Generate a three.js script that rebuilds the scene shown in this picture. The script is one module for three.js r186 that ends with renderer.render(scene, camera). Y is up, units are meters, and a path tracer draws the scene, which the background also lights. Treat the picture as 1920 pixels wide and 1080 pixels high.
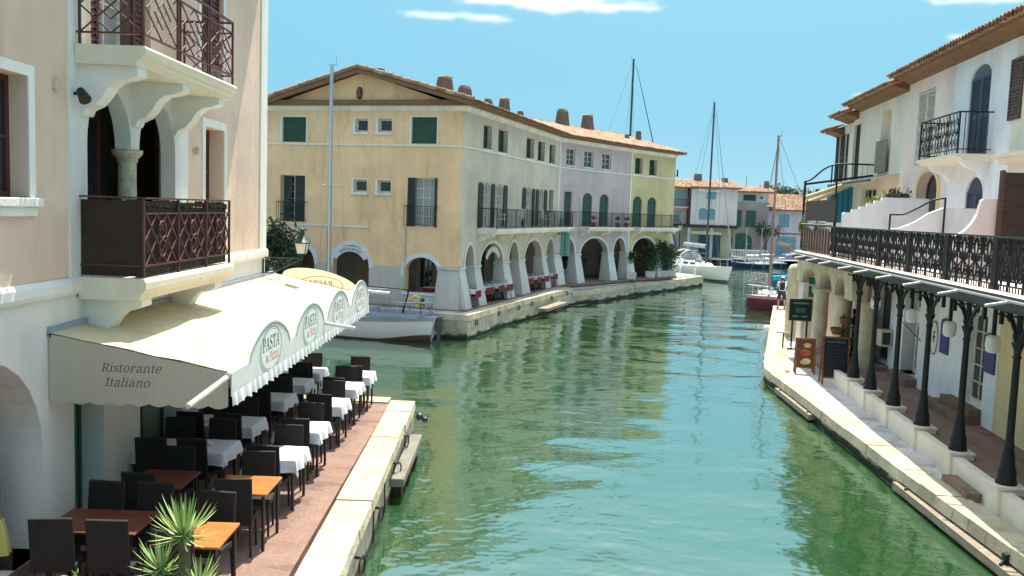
import * as THREE from 'three';
import { mergeGeometries } from 'three/addons/utils/BufferGeometryUtils.js';
import { MarchingCubes } from 'three/addons/objects/MarchingCubes.js';
import { RoundedBoxGeometry } from 'three/addons/geometries/RoundedBoxGeometry.js';

const scene = new THREE.Scene();
const camera = new THREE.PerspectiveCamera(36.87, 16 / 9, 0.1, 6000);
camera.position.set(0, 5.25, 0);
camera.rotation.set(-0.0898, 0, 0.035, 'XYZ');
scene.add(camera);
const renderer = new THREE.WebGLRenderer({ antialias: true });
renderer.setSize(1024, 576);
renderer.toneMapping = THREE.LinearToneMapping;
renderer.toneMappingExposure = 2.25;
renderer.shadowMap.enabled = true;

// ---------- random and noise
function rng(seed) { let a = seed >>> 0; return () => { a = (a + 0x6D2B79F5) | 0; let t = Math.imul(a ^ (a >>> 15), 1 | a); t = (t + Math.imul(t ^ (t >>> 7), 61 | t)) ^ t; return ((t ^ (t >>> 14)) >>> 0) / 4294967296; }; }
const rnd = rng(20240611);
const rr = (a, b) => a + (b - a) * rnd();
function hash2(x, y, s) { let h = Math.imul(x, 374761393) ^ Math.imul(y, 668265263) ^ Math.imul(s, 2147483647); h = Math.imul(h ^ (h >>> 13), 1274126177); h = Math.imul(h ^ (h >>> 16), 2246822519); return ((h ^ (h >>> 15)) >>> 0) / 4294967296; }
function vnoise(x, y, s, px = 0, py = 0) {      // value noise, tileable when px, py are given
  const xi = Math.floor(x), yi = Math.floor(y); let fx = x - xi, fy = y - yi;
  fx = fx * fx * fx * (fx * (fx * 6 - 15) + 10); fy = fy * fy * fy * (fy * (fy * 6 - 15) + 10);
  const w = (v, p) => p ? ((v % p) + p) % p : v;
  const a = hash2(w(xi, px), w(yi, py), s), b = hash2(w(xi + 1, px), w(yi, py), s), c = hash2(w(xi, px), w(yi + 1, py), s), d = hash2(w(xi + 1, px), w(yi + 1, py), s);
  return a + (b - a) * fx + (c - a) * fy + (a - b - c + d) * fx * fy;
}
function fbm(x, y, s, oct = 4, px = 0, py = 0) { let v = 0, a = 0.5, t = 0; for (let i = 0; i < oct; i++) { v += a * vnoise(x, y, s + i * 17, px, py); t += a; x *= 2; y *= 2; px *= 2; py *= 2; a *= 0.5; } return v / t; }
const clamp = (v, a = 0, b = 1) => Math.min(b, Math.max(a, v));
const smooth = (a, b, v) => { const t = clamp((v - a) / (b - a)); return t * t * (3 - 2 * t); };
const mix = (a, b, t) => a + (b - a) * t;

// ---------- sky: clear summer air with a few wisps, zenith out of view whitened as fill
const SUN = new THREE.Vector3(0.125, 1, -0.47).normalize();
{
  const W = 2048, H = 1024, data = new Float32Array(W * H * 4);
  const wisps = [ // azimuth, elevation, half width, half height, tilt (degrees), strength
    [1.8, 13.35, 7.3, 0.72, 0.01, 1.0], [6.2, 12.85, 3.0, 0.3, 0.03, 0.95], [-3.9, 12.12, 5.0, 0.2, -0.022, 0.9], [-2, 15, 9, 0.8, 0, 0.8], [27.4, 12.8, 3.2, 0.26, -0.03, 0.9],
    [26.5, 10.8, 1.2, 0.15, 0.06, 0.7], [21.0, 7.6, 0.8, 0.08, 0.03, 0.6], [-60, 24, 16, 1.8, 0.03, 0.6], [95, 18, 22, 1.4, 0, 0.6], [170, 26, 25, 2.5, 0.02, 0.6], [-140, 15, 20, 1.2, 0.02, 0.5], [60, 35, 18, 2.2, 0.05, 0.5]];
  for (let j = 0; j < H; j++) {
    const el = ((j + 0.5) / H - 0.5) * Math.PI, ed = el * 180 / Math.PI, sy = Math.sin(el), cy = Math.cos(el);
    for (let i = 0; i < W; i++) {
      const ph = ((i + 0.5) / W - 0.5) * 2 * Math.PI, dx = Math.cos(ph) * cy, dz = Math.sin(ph) * cy;
      const h = clamp(sy); let r, g, b;
      const t = 1 - smooth(0.25, 0.85, h), u = Math.pow(1 - h, 16);
      r = mix(0.36, 0.11, t); g = mix(0.45, 0.284, t); b = mix(0.56, 0.384, t);
      r = mix(r, 0.26, u * 0.85); g = mix(g, 0.385, u * 0.85); b = mix(b, 0.42, u * 0.85);
      const c = dx * SUN.x + sy * SUN.y + dz * SUN.z, gl = Math.pow(clamp(c), 40) * 1.2 + Math.pow(clamp(c), 5) * 0.4;
      r += gl; g += gl * 0.95; b += gl * 0.85;
      if (ed < 0) { r = 0.3; g = 0.34; b = 0.3; }
      const az = Math.atan2(dx, -dz) * 180 / Math.PI; let m = 0;
      if (ed > 3 && ed < 60) {
        for (const [a0, e0, hw, hh, tl, st] of wisps) {
          let da = az - a0; if (da > 180) da -= 360; if (da < -180) da += 360;
          if (Math.abs(da) > hw * 1.5 || Math.abs(ed - e0) > hh * 3 + 2) continue;
          const wob = (fbm(az * 0.55, ed * 1.2, 5, 3) - 0.5) * hh * 2.2;
          const q = 1 - (da / hw) ** 2 - ((ed - e0 - da * tl + wob) / hh) ** 2;
          const n = fbm(az * 0.9 + ed * 1.5, ed * 5, 11, 6);
          m = Math.max(m, smooth(0, 0.75, q + (n - 0.5) * 1.1) * st);
        }
      }
      r = mix(r, 0.52, m * 0.9); g = mix(g, 0.57, m * 0.9); b = mix(b, 0.56, m * 0.9);
      const k = (j * W + i) * 4; data[k] = r; data[k + 1] = g; data[k + 2] = b; data[k + 3] = 1;
    }
  }
  const sky = new THREE.DataTexture(data, W, H, THREE.RGBAFormat, THREE.FloatType);
  sky.mapping = THREE.EquirectangularReflectionMapping; sky.magFilter = THREE.LinearFilter; sky.minFilter = THREE.LinearFilter; sky.needsUpdate = true;
  scene.background = sky; scene.environment = sky;
}
const sun = new THREE.DirectionalLight(new THREE.Color().setRGB(1, 0.93, 0.8), 3.8);
sun.position.copy(SUN).multiplyScalar(150).add(new THREE.Vector3(0, 0, -45));
sun.target.position.set(0, 0, -45);
sun.castShadow = true; sun.shadow.mapSize.set(4096, 4096);
Object.assign(sun.shadow.camera, { left: -70, right: 70, top: 80, bottom: -80, near: 1, far: 400 });
scene.add(sun, sun.target);

// ---------- textures (tone only: every map is near white and multiplies a base colour)
function tex(n, fn, rep = 1, srgb = true) {
  const d = new Uint8Array(n * n * 4);
  for (let y = 0; y < n; y++) for (let x = 0; x < n; x++) { const c = fn(x / n, y / n), k = (y * n + x) * 4; const a = Array.isArray(c) ? c : [c, c, c]; for (let i = 0; i < 3; i++) d[k + i] = clamp(a[i]) * 255; d[k + 3] = 255; }
  const t = new THREE.DataTexture(d, n, n); t.wrapS = t.wrapT = THREE.RepeatWrapping; t.magFilter = THREE.LinearFilter; t.minFilter = THREE.LinearMipmapLinearFilter; t.generateMipmaps = true;
  t.repeat.set(rep, rep); if (srgb) t.colorSpace = THREE.SRGBColorSpace; t.needsUpdate = true; return t;
}
const T = {};
T.stucco = tex(512, (u, v) => { const a = fbm(u * 4, v * 4, 1, 5, 4, 4), b = fbm(u * 22, v * 5, 9, 3, 22, 5), s = smooth(0.62, 0.8, fbm(u * 9, v * 3, 21, 4, 9, 3)); const k = 0.9 + 0.12 * a + 0.05 * (b - 0.5) - 0.035 * s; return [k, k * (1 - 0.012 * s), k * (1 - 0.03 * s)]; }, 1 / 4.7);
T.aged = tex(512, (u, v) => { const a = fbm(u * 4, v * 4, 1, 5, 4, 4), b = fbm(u * 30, v * 4, 9, 4, 30, 4), s = smooth(0.6, 0.8, fbm(u * 14, v * 3, 21, 4, 14, 3)), w = smooth(0.66, 0.72, fbm(u * 6, v * 6, 27, 5, 6, 6)); const k = 0.87 + 0.16 * a + 0.055 * (b - 0.5) - 0.06 * s + 0.03 * w; return [k, k * (1 - 0.01 * s), k * (1 - 0.03 * s)]; }, 1 / 5.3);
T.stuccoB = tex(512, (u, v) => 0.5 * fbm(u * 60, v * 60, 31, 3, 60, 60) + 0.5 * fbm(u * 9, v * 9, 33, 3, 9, 9), 1 / 2.3, false);
T.stone = tex(512, (u, v) => { const a = fbm(u * 5, v * 5, 41, 6, 5, 5), p = smooth(0.6, 0.78, fbm(u * 30, v * 30, 43, 3, 30, 30)), k = 0.78 + 0.26 * a - 0.06 * p; return [k, k * (0.985 - 0.015 * p), k * (0.95 - 0.05 * a)]; }, 1 / 2.1);
T.stoneB = tex(512, (u, v) => 0.6 * fbm(u * 12, v * 12, 51, 5, 12, 12) + 0.4 * smooth(0.35, 0.6, fbm(u * 40, v * 40, 53, 2, 40, 40)), 1 / 1.3, false);
T.quay = tex(1024, (u, v) => { // v spans 1.6 m of height from y = 0: weed and damp at the foot
  const n = fbm(u * 12, v * 8, 61, 5, 12, 8), y = v * 1.6, st = smooth(0.55, 0.75, fbm(u * 60, v * 2.0, 63, 3, 60, 2)); const wl = smooth(0.07, 0.27, y + (n - 0.5) * 0.26); const k = mix(0.2, 0.76 + 0.3 * n, wl) - 0.13 * st * wl; return [k, k * mix(1.02, 0.985, wl), k * mix(0.8, 0.93, wl)]; }, 1);
T.pave = tex(1024, (u, v) => { const a = fbm(u * 6, v * 6, 71, 5, 6, 6), f = fbm(u * 120, v * 120, 73, 2, 120, 120), s = smooth(0.6, 0.72, fbm(u * 8, v * 14, 75, 4, 8, 14)); const k = 0.74 + 0.3 * a + 0.16 * (f - 0.5) - 0.1 * s; return [k, k * (0.98 - 0.02 * s), k * 0.97]; }, 1 / 4);
T.wood = tex(512, (u, v) => { const g = fbm(u * 4 + 0.6 * fbm(u * 3, v * 3, 81, 2, 3, 3), v * 60, 83, 3, 0, 60), k = 0.72 + 0.36 * g; return [k, k * 0.96, k * 0.9]; }, 1 / 1.1);
T.wicker = tex(128, (u, v) => { const a = Math.abs(Math.sin(u * Math.PI * 8)), b = Math.abs(Math.sin(v * Math.PI * 8)), o = (Math.floor(u * 8) + Math.floor(v * 8)) % 2; return 0.45 + 0.5 * (o ? a : b); }, 1 / 0.12, false);
T.tile = tex(256, (u, v) => { const a = fbm(u * 7, v * 7, 91, 5, 7, 7), l = smooth(0.6, 0.7, fbm(u * 14, v * 14, 93, 3, 14, 14)); return [0.7 + 0.35 * a, 0.68 + 0.33 * a + 0.06 * l, 0.64 + 0.3 * a + 0.1 * l]; }, 1 / 0.9);
T.fabric = tex(256, (u, v) => { const a = fbm(u * 5, v * 5, 101, 4, 5, 5), w = fbm(u * 40, v * 40, 103, 2, 40, 40); return 0.87 + 0.1 * a + 0.05 * w; }, 1 / 1.9);
T.metal = tex(256, (u, v) => { const a = fbm(u * 8, v * 8, 111, 5, 8, 8); return [0.75 + 0.35 * a, 0.75 + 0.3 * a, 0.75 + 0.28 * a]; }, 1 / 0.7);

T.quay.repeat.set(1 / 6, 1 / 1.6);
const lin = (r, g, b) => new THREE.Color().setRGB(r, g, b);
function mat(c, o = {}) { const m = new THREE.MeshStandardMaterial({ color: lin(...c), roughness: 0.85, ...o }); return m; }
const stucco = (r, g, b, o = {}) => mat([r, g, b], { map: T.stucco, bumpMap: T.stuccoB, bumpScale: 0.006, roughness: 0.94, ...o });
const M = {
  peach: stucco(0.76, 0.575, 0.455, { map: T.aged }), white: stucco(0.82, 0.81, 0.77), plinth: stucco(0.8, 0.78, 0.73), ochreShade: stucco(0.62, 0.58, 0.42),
  cream: stucco(0.66, 0.565, 0.455, { map: T.aged }), ochre: stucco(0.92, 0.61, 0.36, { map: T.aged }), lavender: stucco(0.58, 0.465, 0.48, { map: T.aged }), yellow: stucco(0.66, 0.525, 0.29, { map: T.aged }), trim: stucco(0.8, 0.78, 0.7), archWhite: stucco(0.74, 0.76, 0.76),  // ochre and cream coat one house: warm bounce and cool shade are in their colours
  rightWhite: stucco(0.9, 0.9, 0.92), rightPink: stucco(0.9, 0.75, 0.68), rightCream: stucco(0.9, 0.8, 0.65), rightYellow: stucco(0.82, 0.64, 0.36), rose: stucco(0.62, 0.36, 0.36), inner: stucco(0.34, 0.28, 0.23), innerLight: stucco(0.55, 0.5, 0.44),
  stone: mat([0.66, 0.6, 0.47], { map: T.stone, bumpMap: T.stoneB, bumpScale: 0.012, roughness: 0.95 }),
  stone2: mat([0.6, 0.545, 0.43], { map: T.stone, bumpMap: T.stoneB, bumpScale: 0.014, roughness: 0.95 }),
  stone3: mat([0.7, 0.64, 0.52], { map: T.stone, bumpMap: T.stoneB, bumpScale: 0.01, roughness: 0.95 }),
  quay: mat([0.62, 0.58, 0.5], { map: T.quay, bumpMap: T.stoneB, bumpScale: 0.025, roughness: 0.9 }),
  dark: mat([0.03, 0.028, 0.025], { roughness: 0.7 }), void: mat([0.02, 0.02, 0.022], { roughness: 0.8 }),
  redPave: mat([0.315, 0.205, 0.16], { map: T.pave, bumpMap: T.stoneB, bumpScale: 0.004, roughness: 0.93 }),
  brownPave: mat([0.3, 0.2, 0.155], { map: T.pave, bumpMap: T.stoneB, bumpScale: 0.004, roughness: 0.93 }),
  walkPave: mat([0.74, 0.74, 0.73], { map: T.pave, bumpMap: T.stoneB, bumpScale: 0.004, roughness: 0.95 }), greyPave: mat([0.52, 0.52, 0.5], { map: T.pave, bumpMap: T.stoneB, bumpScale: 0.005, roughness: 0.95 }),
  iron: mat([0.022, 0.023, 0.025], { roughness: 0.5, metalness: 0.35, map: T.metal }), redIron: mat([0.13, 0.045, 0.045], { roughness: 0.55, metalness: 0.2, map: T.metal }),
  greenIron: mat([0.012, 0.06, 0.045], { roughness: 0.5, metalness: 0.2, map: T.metal }),
  greenPaint: mat([0.02, 0.085, 0.06], { roughness: 0.6, map: T.wood }), greenPaint2: mat([0.035, 0.13, 0.11], { roughness: 0.6, map: T.wood }), darkGreen: mat([0.02, 0.045, 0.04], { roughness: 0.6, map: T.wood }), bluePaint: mat([0.06, 0.09, 0.16], { roughness: 0.6, map: T.wood }),
  whitePaint: mat([0.78, 0.78, 0.75], { roughness: 0.6, map: T.wood }), paleBlue: mat([0.2, 0.42, 0.6], { roughness: 0.7, map: T.wood }), brownPaint: mat([0.12, 0.06, 0.05], { roughness: 0.6, map: T.wood }), redBrown: mat([0.11, 0.03, 0.032], { roughness: 0.6, map: T.wood }), greyWood: mat([0.34, 0.31, 0.27], { roughness: 0.9, map: T.wood }), soffit: mat([0.25, 0.145, 0.085], { roughness: 0.9, map: T.wood }), darkWood: mat([0.07, 0.045, 0.035], { roughness: 0.85, map: T.wood }),
  glass: new THREE.MeshPhysicalMaterial({ color: lin(0.03, 0.04, 0.045), roughness: 0.06, metalness: 0, ior: 1.5 }), glassPale: new THREE.MeshPhysicalMaterial({ color: lin(0.3, 0.33, 0.34), roughness: 0.08, ior: 1.5 }), glassGreen: new THREE.MeshPhysicalMaterial({ color: lin(0.16, 0.23, 0.19), roughness: 0.1, ior: 1.5 }),
  awning: mat([0.66, 0.57, 0.38], { map: T.fabric, roughness: 0.95 }),
  awningThin: new THREE.MeshPhysicalMaterial({ color: lin(0.86, 0.77, 0.55), map: T.fabric, roughness: 1, transmission: 0.4, thickness: 0 }),
  whiteMetal: mat([0.8, 0.8, 0.8], { roughness: 0.35, map: T.metal }), cloth: mat([0.82, 0.82, 0.86], { map: T.fabric, roughness: 0.95 }),
  wicker: mat([0.016, 0.013, 0.012], { roughness: 0.75, bumpMap: T.wicker, bumpScale: 0.004, map: T.metal }), chairLeg: mat([0.022, 0.018, 0.018], { roughness: 0.45 }), maroon: mat([0.17, 0.05, 0.03], { roughness: 0.5, map: T.wood }), slab: stucco(0.74, 0.69, 0.55), orange: mat([0.62, 0.2, 0.045], { roughness: 0.45, map: T.wood }),
  gel: mat([0.86, 0.86, 0.85], { roughness: 0.25 }), bottom: mat([0.11, 0.075, 0.05], { roughness: 0.6 }), wine: mat([0.13, 0.014, 0.03], { roughness: 0.3 }), alu: mat([0.55, 0.56, 0.57], { roughness: 0.35, metalness: 0.85 }), aluDark: mat([0.07, 0.08, 0.09], { roughness: 0.4, metalness: 0.5 }), wire: mat([0.2, 0.2, 0.2], { roughness: 0.4, metalness: 0.8 }), blueCanvas: mat([0.01, 0.3, 0.42], { roughness: 0.9, map: T.fabric }), navy: mat([0.03, 0.05, 0.12], { roughness: 0.9, map: T.fabric }), greyCanvas: mat([0.35, 0.4, 0.47], { roughness: 0.9, map: T.fabric }),
};
const leafMat = (r, g, b) => new THREE.MeshPhysicalMaterial({ color: lin(r, g, b), roughness: 0.75, side: THREE.DoubleSide });

// ---------- geometry kit
const I4 = new THREE.Matrix4();
const V3 = (x, y, z) => new THREE.Vector3(x, y, z);
function frame(x, y, z, deg) { return new THREE.Matrix4().makeRotationY(deg * Math.PI / 180).setPosition(x, y, z); }
class Geo {
  constructor(m = I4) { this.m = m; this.l = []; }
  add(g, keep = false) {
    if (g.index) g = g.toNonIndexed(); else g = g.clone();
    for (const k of Object.keys(g.attributes)) if (!['position', 'normal', 'uv'].includes(k)) g.deleteAttribute(k);
    g.morphAttributes = {};
    if (!g.attributes.normal) g.computeVertexNormals();
    if (!keep || !g.attributes.uv) {   // uv in metres from the dominant axis
      const p = g.attributes.position, n = g.attributes.normal, uv = new Float32Array(p.count * 2);
      for (let i = 0; i < p.count; i += 3) {
        let nx = 0, ny = 0, nz = 0; for (let j = i; j < i + 3; j++) { nx += n.getX(j); ny += n.getY(j); nz += n.getZ(j); }
        nx = Math.abs(nx); ny = Math.abs(ny); nz = Math.abs(nz);
        for (let j = i; j < i + 3; j++) { const X = p.getX(j), Y = p.getY(j), Z = p.getZ(j); if (ny > nx && ny > nz) { uv[2 * j] = X; uv[2 * j + 1] = Z; } else if (nx > nz) { uv[2 * j] = Z; uv[2 * j + 1] = Y; } else { uv[2 * j] = X; uv[2 * j + 1] = Y; } }
      }
      g.setAttribute('uv', new THREE.BufferAttribute(uv, 2));
    }
    g.applyMatrix4(this.m); this.l.push(g); return this;
  }
  box(x0, x1, y0, y1, z0, z1) { const g = new THREE.BoxGeometry(Math.abs(x1 - x0), Math.abs(y1 - y0), Math.abs(z1 - z0)); g.translate((x0 + x1) / 2, (y0 + y1) / 2, (z0 + z1) / 2); return this.add(g); }
  rbox(x0, x1, y0, y1, z0, z1, r = 0.02, seg = 1) { const g = new RoundedBoxGeometry(x1 - x0, y1 - y0, z1 - z0, seg, Math.min(r, (x1 - x0) / 2.01, (y1 - y0) / 2.01, (z1 - z0) / 2.01)); g.translate((x0 + x1) / 2, (y0 + y1) / 2, (z0 + z1) / 2); return this.add(g); }
  bar(p, q, r, r2 = r, seg = 6) {
    const a = V3(...p), b = V3(...q), d = b.clone().sub(a), L = d.length(); if (L < 1e-6) return this;
    const g = new THREE.CylinderGeometry(r2, r, L, seg); g.translate(0, L / 2, 0);
    g.applyMatrix4(new THREE.Matrix4().makeRotationFromQuaternion(new THREE.Quaternion().setFromUnitVectors(V3(0, 1, 0), d.normalize())).setPosition(a)); return this.add(g);
  }
  beam(p, q, w, h) { // rectangular bar, h measured upright
    const a = V3(...p), b = V3(...q), d = b.clone().sub(a), L = d.length(), g = new THREE.BoxGeometry(w, h, L);
    g.applyMatrix4(new THREE.Matrix4().lookAt(V3(0, 0, 0), d.clone().negate(), Math.abs(d.x) + Math.abs(d.z) < 1e-5 ? V3(0, 0, 1) : V3(0, 1, 0)).setPosition(a.add(b).multiplyScalar(0.5))); return this.add(g);
  }
  lathe(pts, x = 0, y = 0, z = 0, seg = 14) { const g = new THREE.LatheGeometry(pts.map(p => new THREE.Vector2(p[0], p[1])), seg); g.translate(x, y, z); return this.add(g); }
  sph(r, x, y, z, sx = 1, sy = 1, sz = 1, seg = 10) { const g = new THREE.SphereGeometry(r, seg, Math.max(6, seg * 0.7 | 0)); g.scale(sx, sy, sz); g.translate(x, y, z); return this.add(g); }
  ext(shape, z0, z1, cs = 10) { const g = new THREE.ExtrudeGeometry(shape, { depth: z1 - z0, bevelEnabled: false, curveSegments: cs }); g.translate(0, 0, z0); return this.add(g); }
  extX(shape, x0, x1, cs = 10) { // profile in (z, y) swept along x
    const g = new THREE.ExtrudeGeometry(shape, { depth: x1 - x0, bevelEnabled: false, curveSegments: cs }); g.applyMatrix4(new THREE.Matrix4().set(0, 0, 1, x0, 0, 1, 0, 0, -1, 0, 0, 0, 0, 0, 0, 1)); return this.add(g); }
  tube(pts, r, seg = 6, n = 0) { const c = new THREE.CatmullRomCurve3(pts.map(p => V3(...p))); return this.add(new THREE.TubeGeometry(c, n || pts.length * 4, r, seg, false)); }
  hex(b, t) { // bottom and top quads, same winding
    const v = [...b, ...t], f = [[0, 1, 5, 4], [1, 2, 6, 5], [2, 3, 7, 6], [3, 0, 4, 7], [4, 5, 6, 7], [3, 2, 1, 0]], pos = [];
    for (const q of f) for (const k of [0, 1, 2, 0, 2, 3]) pos.push(...v[q[k]]);
    const g = new THREE.BufferGeometry(); g.setAttribute('position', new THREE.Float32BufferAttribute(pos, 3)); g.computeVertexNormals(); return this.add(g);
  }
  quad(a, b, c, d) { const g = new THREE.BufferGeometry(); g.setAttribute('position', new THREE.Float32BufferAttribute([...a, ...b, ...c, ...a, ...c, ...d], 3)); g.computeVertexNormals(); return this.add(g); }
  merged(off) { const g = this.l.length === 1 ? this.l[0] : mergeGeometries(this.l, false); if (off) g.translate(-off.x, -off.y, -off.z); return g; }
  mesh(name, m, parent = scene) {
    const o = new THREE.Mesh(this.merged(offsetOf(parent)), m); o.name = numbered(name); o.castShadow = o.receiveShadow = true; parent.add(o); return o;
  }
}
function offsetOf(p) { const v = V3(0, 0, 0); for (let o = p; o && o !== scene; o = o.parent) v.add(o.position); return v; }
const used = new Map();
function numbered(n) { const k = used.get(n) || 0; used.set(n, k + 1); return k ? n + '_' + String(k).padStart(3, '0') : n; }
function tag(o, label, category, group) { o.userData.label = label; o.userData.category = category; if (group) o.userData.group = group; return o; }
function thing(name, label, category, pos = [0, 0, 0], group) { const o = new THREE.Group(); o.name = numbered(name); o.position.set(...pos); scene.add(o); return tag(o, label, category, group); }
function struct(o) { o.userData.kind = 'structure'; return o; }
function copy(src, pos, turn, label, group) { const c = src.clone(); c.name = numbered(src.name.replace(/_\d{3}$/, '')); c.userData = { ...src.userData }; c.position.set(...pos); c.rotation.y = turn; if (label) c.userData.label = label; if (group) c.userData.group = group; scene.add(c); return c; }
// shape helpers in the plane of a wall
function holePath(h, P = THREE.Path) {
  const p = new P(), { s0, s1, y0, y1 } = h, r = h.rise || 0;
  p.moveTo(s0, y0); p.lineTo(s1, y0);
  if (!r) { p.lineTo(s1, y1); p.lineTo(s0, y1); } else { p.lineTo(s1, y1 - r); const N = 14; for (let i = 1; i <= N; i++) { const a = Math.PI * i / N; p.lineTo((s0 + s1) / 2 + (s1 - s0) / 2 * Math.cos(a), y1 - r + r * Math.sin(a)); } }
  p.lineTo(s0, y0); return p;
}
function poly(pts) { const s = new THREE.Shape(); pts.forEach((p, i) => i ? s.lineTo(p[0], p[1]) : s.moveTo(p[0], p[1])); s.closePath(); return s; }
function wallGeo(F, outline, holes, n0, n1) { const s = poly(outline); for (const h of holes) s.holes.push(holePath(h)); return new Geo(F).ext(s, n0, n1); }
const rect = (s0, s1, y0, y1) => [[s0, y0], [s1, y0], [s1, y1], [s0, y1]];
function archBand(h, w, legs = 0) { // ring round the head of an arched hole
  const c = (h.s0 + h.s1) / 2, a = (h.s1 - h.s0) / 2, yb = h.y1 - h.rise, N = 16, o = [], i2 = [];
  for (let i = 0; i <= N; i++) { const t = Math.PI * i / N; o.push([c + (a + w) * Math.cos(t), yb + (h.rise + w) * Math.sin(t)]); i2.push([c + a * Math.cos(t), yb + h.rise * Math.sin(t)]); }
  if (legs) { o.unshift([c + a + w, yb - legs]); o.push([c - a - w, yb - legs]); i2.unshift([c + a, yb - legs]); i2.push([c - a, yb - legs]); }
  return poly([...o, ...i2.reverse()]);
}
// window: mesh of frame and bars, each pane a child
function windowPart(F, parent, o) {
  const { s0, s1, y0, y1, n, cols = 1, rows = 1, fw = 0.06, bw = 0.03, m = M.whitePaint, glass = M.glass, rise = 0, name = 'window', d = 0.05, one = false } = o;
  const g = new Geo(F); const sh = poly(holePts({ s0, s1, y0, y1, rise })); sh.holes.push(holePath({ s0: s0 + fw, s1: s1 - fw, y0: y0 + fw, y1: y1 - fw, rise: rise ? rise - fw * 0.6 : 0 })); g.ext(sh, n - d, n);
  const W = s1 - s0 - 2 * fw, Hh = y1 - y0 - 2 * fw;
  for (let i = 1; i < cols; i++) { const x = s0 + fw + W * i / cols, top = rise ? Math.sqrt(Math.max(0, 1 - ((x - (s0 + s1) / 2) / (W / 2)) ** 2)) * (rise - fw) + y1 - rise : y1 - fw; const b = (i * 2 === cols) ? bw * 1.5 : bw; g.box(x - b / 2, x + b / 2, y0 + fw, top, n - d + 0.006, n - 0.004); }
  for (let j = 1; j < rows; j++) { const y = y0 + fw + Hh * j / rows; g.box(s0 + fw, s1 - fw, y - bw / 2, y + bw / 2, n - d + 0.008, n - 0.006); }
  const w = g.mesh(name, m, parent);
  if (one || rise) { const p = new Geo(F); p.ext(poly(holePts({ s0: s0 + fw * 0.6, s1: s1 - fw * 0.6, y0: y0 + fw * 0.6, y1: y1 - fw * 0.6, rise: rise ? rise - fw * 0.4 : 0 })), n - d + 0.014, n - d + 0.022); p.mesh('pane', glass, w); } else for (let i = 0; i < cols; i++) for (let j = 0; j < rows; j++) new Geo(F).box(s0 + fw + W * i / cols + 0.004, s0 + fw + W * (i + 1) / cols - 0.004, y0 + fw + Hh * j / rows + 0.004, y0 + fw + Hh * (j + 1) / rows - 0.004, n - d + 0.014, n - d + 0.022).mesh('pane', glass, w);
  return w;
}
function holePts(h) { const { s0, s1, y0, y1 } = h, r = h.rise || 0; if (!r) return rect(s0, s1, y0, y1); const p = [[s0, y0], [s1, y0], [s1, y1 - r]], N = 14; for (let i = 1; i <= N; i++) { const a = Math.PI * i / N; p.push([(s0 + s1) / 2 + (s1 - s0) / 2 * Math.cos(a), y1 - r + r * Math.sin(a)]); } return p; }
// shutter leaf with louvres; single = each slat a mesh of its own
function shutterPart(F, parent, o) {
  const { s0, s1, y0, y1, n, m = M.greenPaint, rise = 0, slats = 0, single = false, d = 0.04, mid = true } = o;
  const g = new Geo(F), w = Math.min(0.07, (s1 - s0) * 0.22);
  if (!slats) { g.ext(poly(holePts({ s0, s1, y0, y1, rise })), n, n + d); const k = Math.max(1, Math.round((s1 - s0) / 0.16)); for (let i = 1; i < k; i++) { const x = s0 + (s1 - s0) * i / k; g.box(x - 0.012, x + 0.012, y0 + 0.06, y1 - rise - 0.06, n + d, n + d + 0.008); } return g.mesh('shutter', m, parent); }
  const sh = poly(holePts({ s0, s1, y0, y1, rise })), yt = y1 - Math.max(rise, w), H = yt - y0 - w, cells = mid ? [[y0 + w, y0 + w + H * 0.47], [y0 + w + H * 0.53, yt]] : [[y0 + w, yt]];
  for (const [a, b] of cells) sh.holes.push(holePath({ s0: s0 + w, s1: s1 - w, y0: a, y1: b }));
  g.ext(sh, n, n + d); const part = single ? g.mesh('shutter', m, parent) : g;
  for (const [a, b] of cells) { const k = Math.max(2, Math.round(slats * (b - a) / H)); for (let i = 0; i < k; i++) { const y = a + (b - a) * (i + 0.5) / k, h = (b - a) / k; const q = single ? new Geo(F) : g; q.hex([[s0 + w, y - h * 0.5, n + d * 0.95], [s1 - w, y - h * 0.5, n + d * 0.95], [s1 - w, y - h * 0.36, n + d], [s0 + w, y - h * 0.36, n + d]], [[s0 + w, y + h * 0.36, n + 0.004], [s1 - w, y + h * 0.36, n + 0.004], [s1 - w, y + h * 0.5, n + 0.008], [s0 + w, y + h * 0.5, n + 0.008]]); if (single) q.mesh('slat', m, part); } }
  return single ? part : g.mesh('shutter', m, parent);
}
function printed(w, h, draw, res = 256) { // printed sheet as a texture
  const c = document.createElement('canvas'); c.width = Math.round(w * res); c.height = Math.round(h * res); const x = c.getContext('2d'); draw(x, c.width, c.height);
  const t = new THREE.CanvasTexture(c); t.colorSpace = THREE.SRGBColorSpace; t.anisotropy = 8; return t;
}
const prof = pts => poly(pts.map(([n, y]) => [-n, y]));
// ---------- roofs: clay barrel tiles
const tileGeo = (() => { // one barrel tile, convex side up, running down +z
  const o = [], i = [], N = 6, ro = 0.1, ri = 0.078; for (let k = 0; k <= N; k++) { const a = Math.PI * k / N; o.push([ro * Math.cos(a), ro * 0.8 * Math.sin(a)]); i.push([ri * Math.cos(a), ri * 0.75 * Math.sin(a)]); }
  return new Geo().ext(poly([...o, ...i.reverse()]), -0.21, 0.21).merged();
})();
M.tile = mat([1, 1, 1], { map: T.tile, roughness: 0.9 });
const tileMats = [[0.44, 0.235, 0.15], [0.5, 0.31, 0.2], [0.36, 0.19, 0.125], [0.56, 0.4, 0.28], [0.42, 0.26, 0.19]].map(c => mat(c, { map: T.tile, roughness: 0.92 }));
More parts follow.
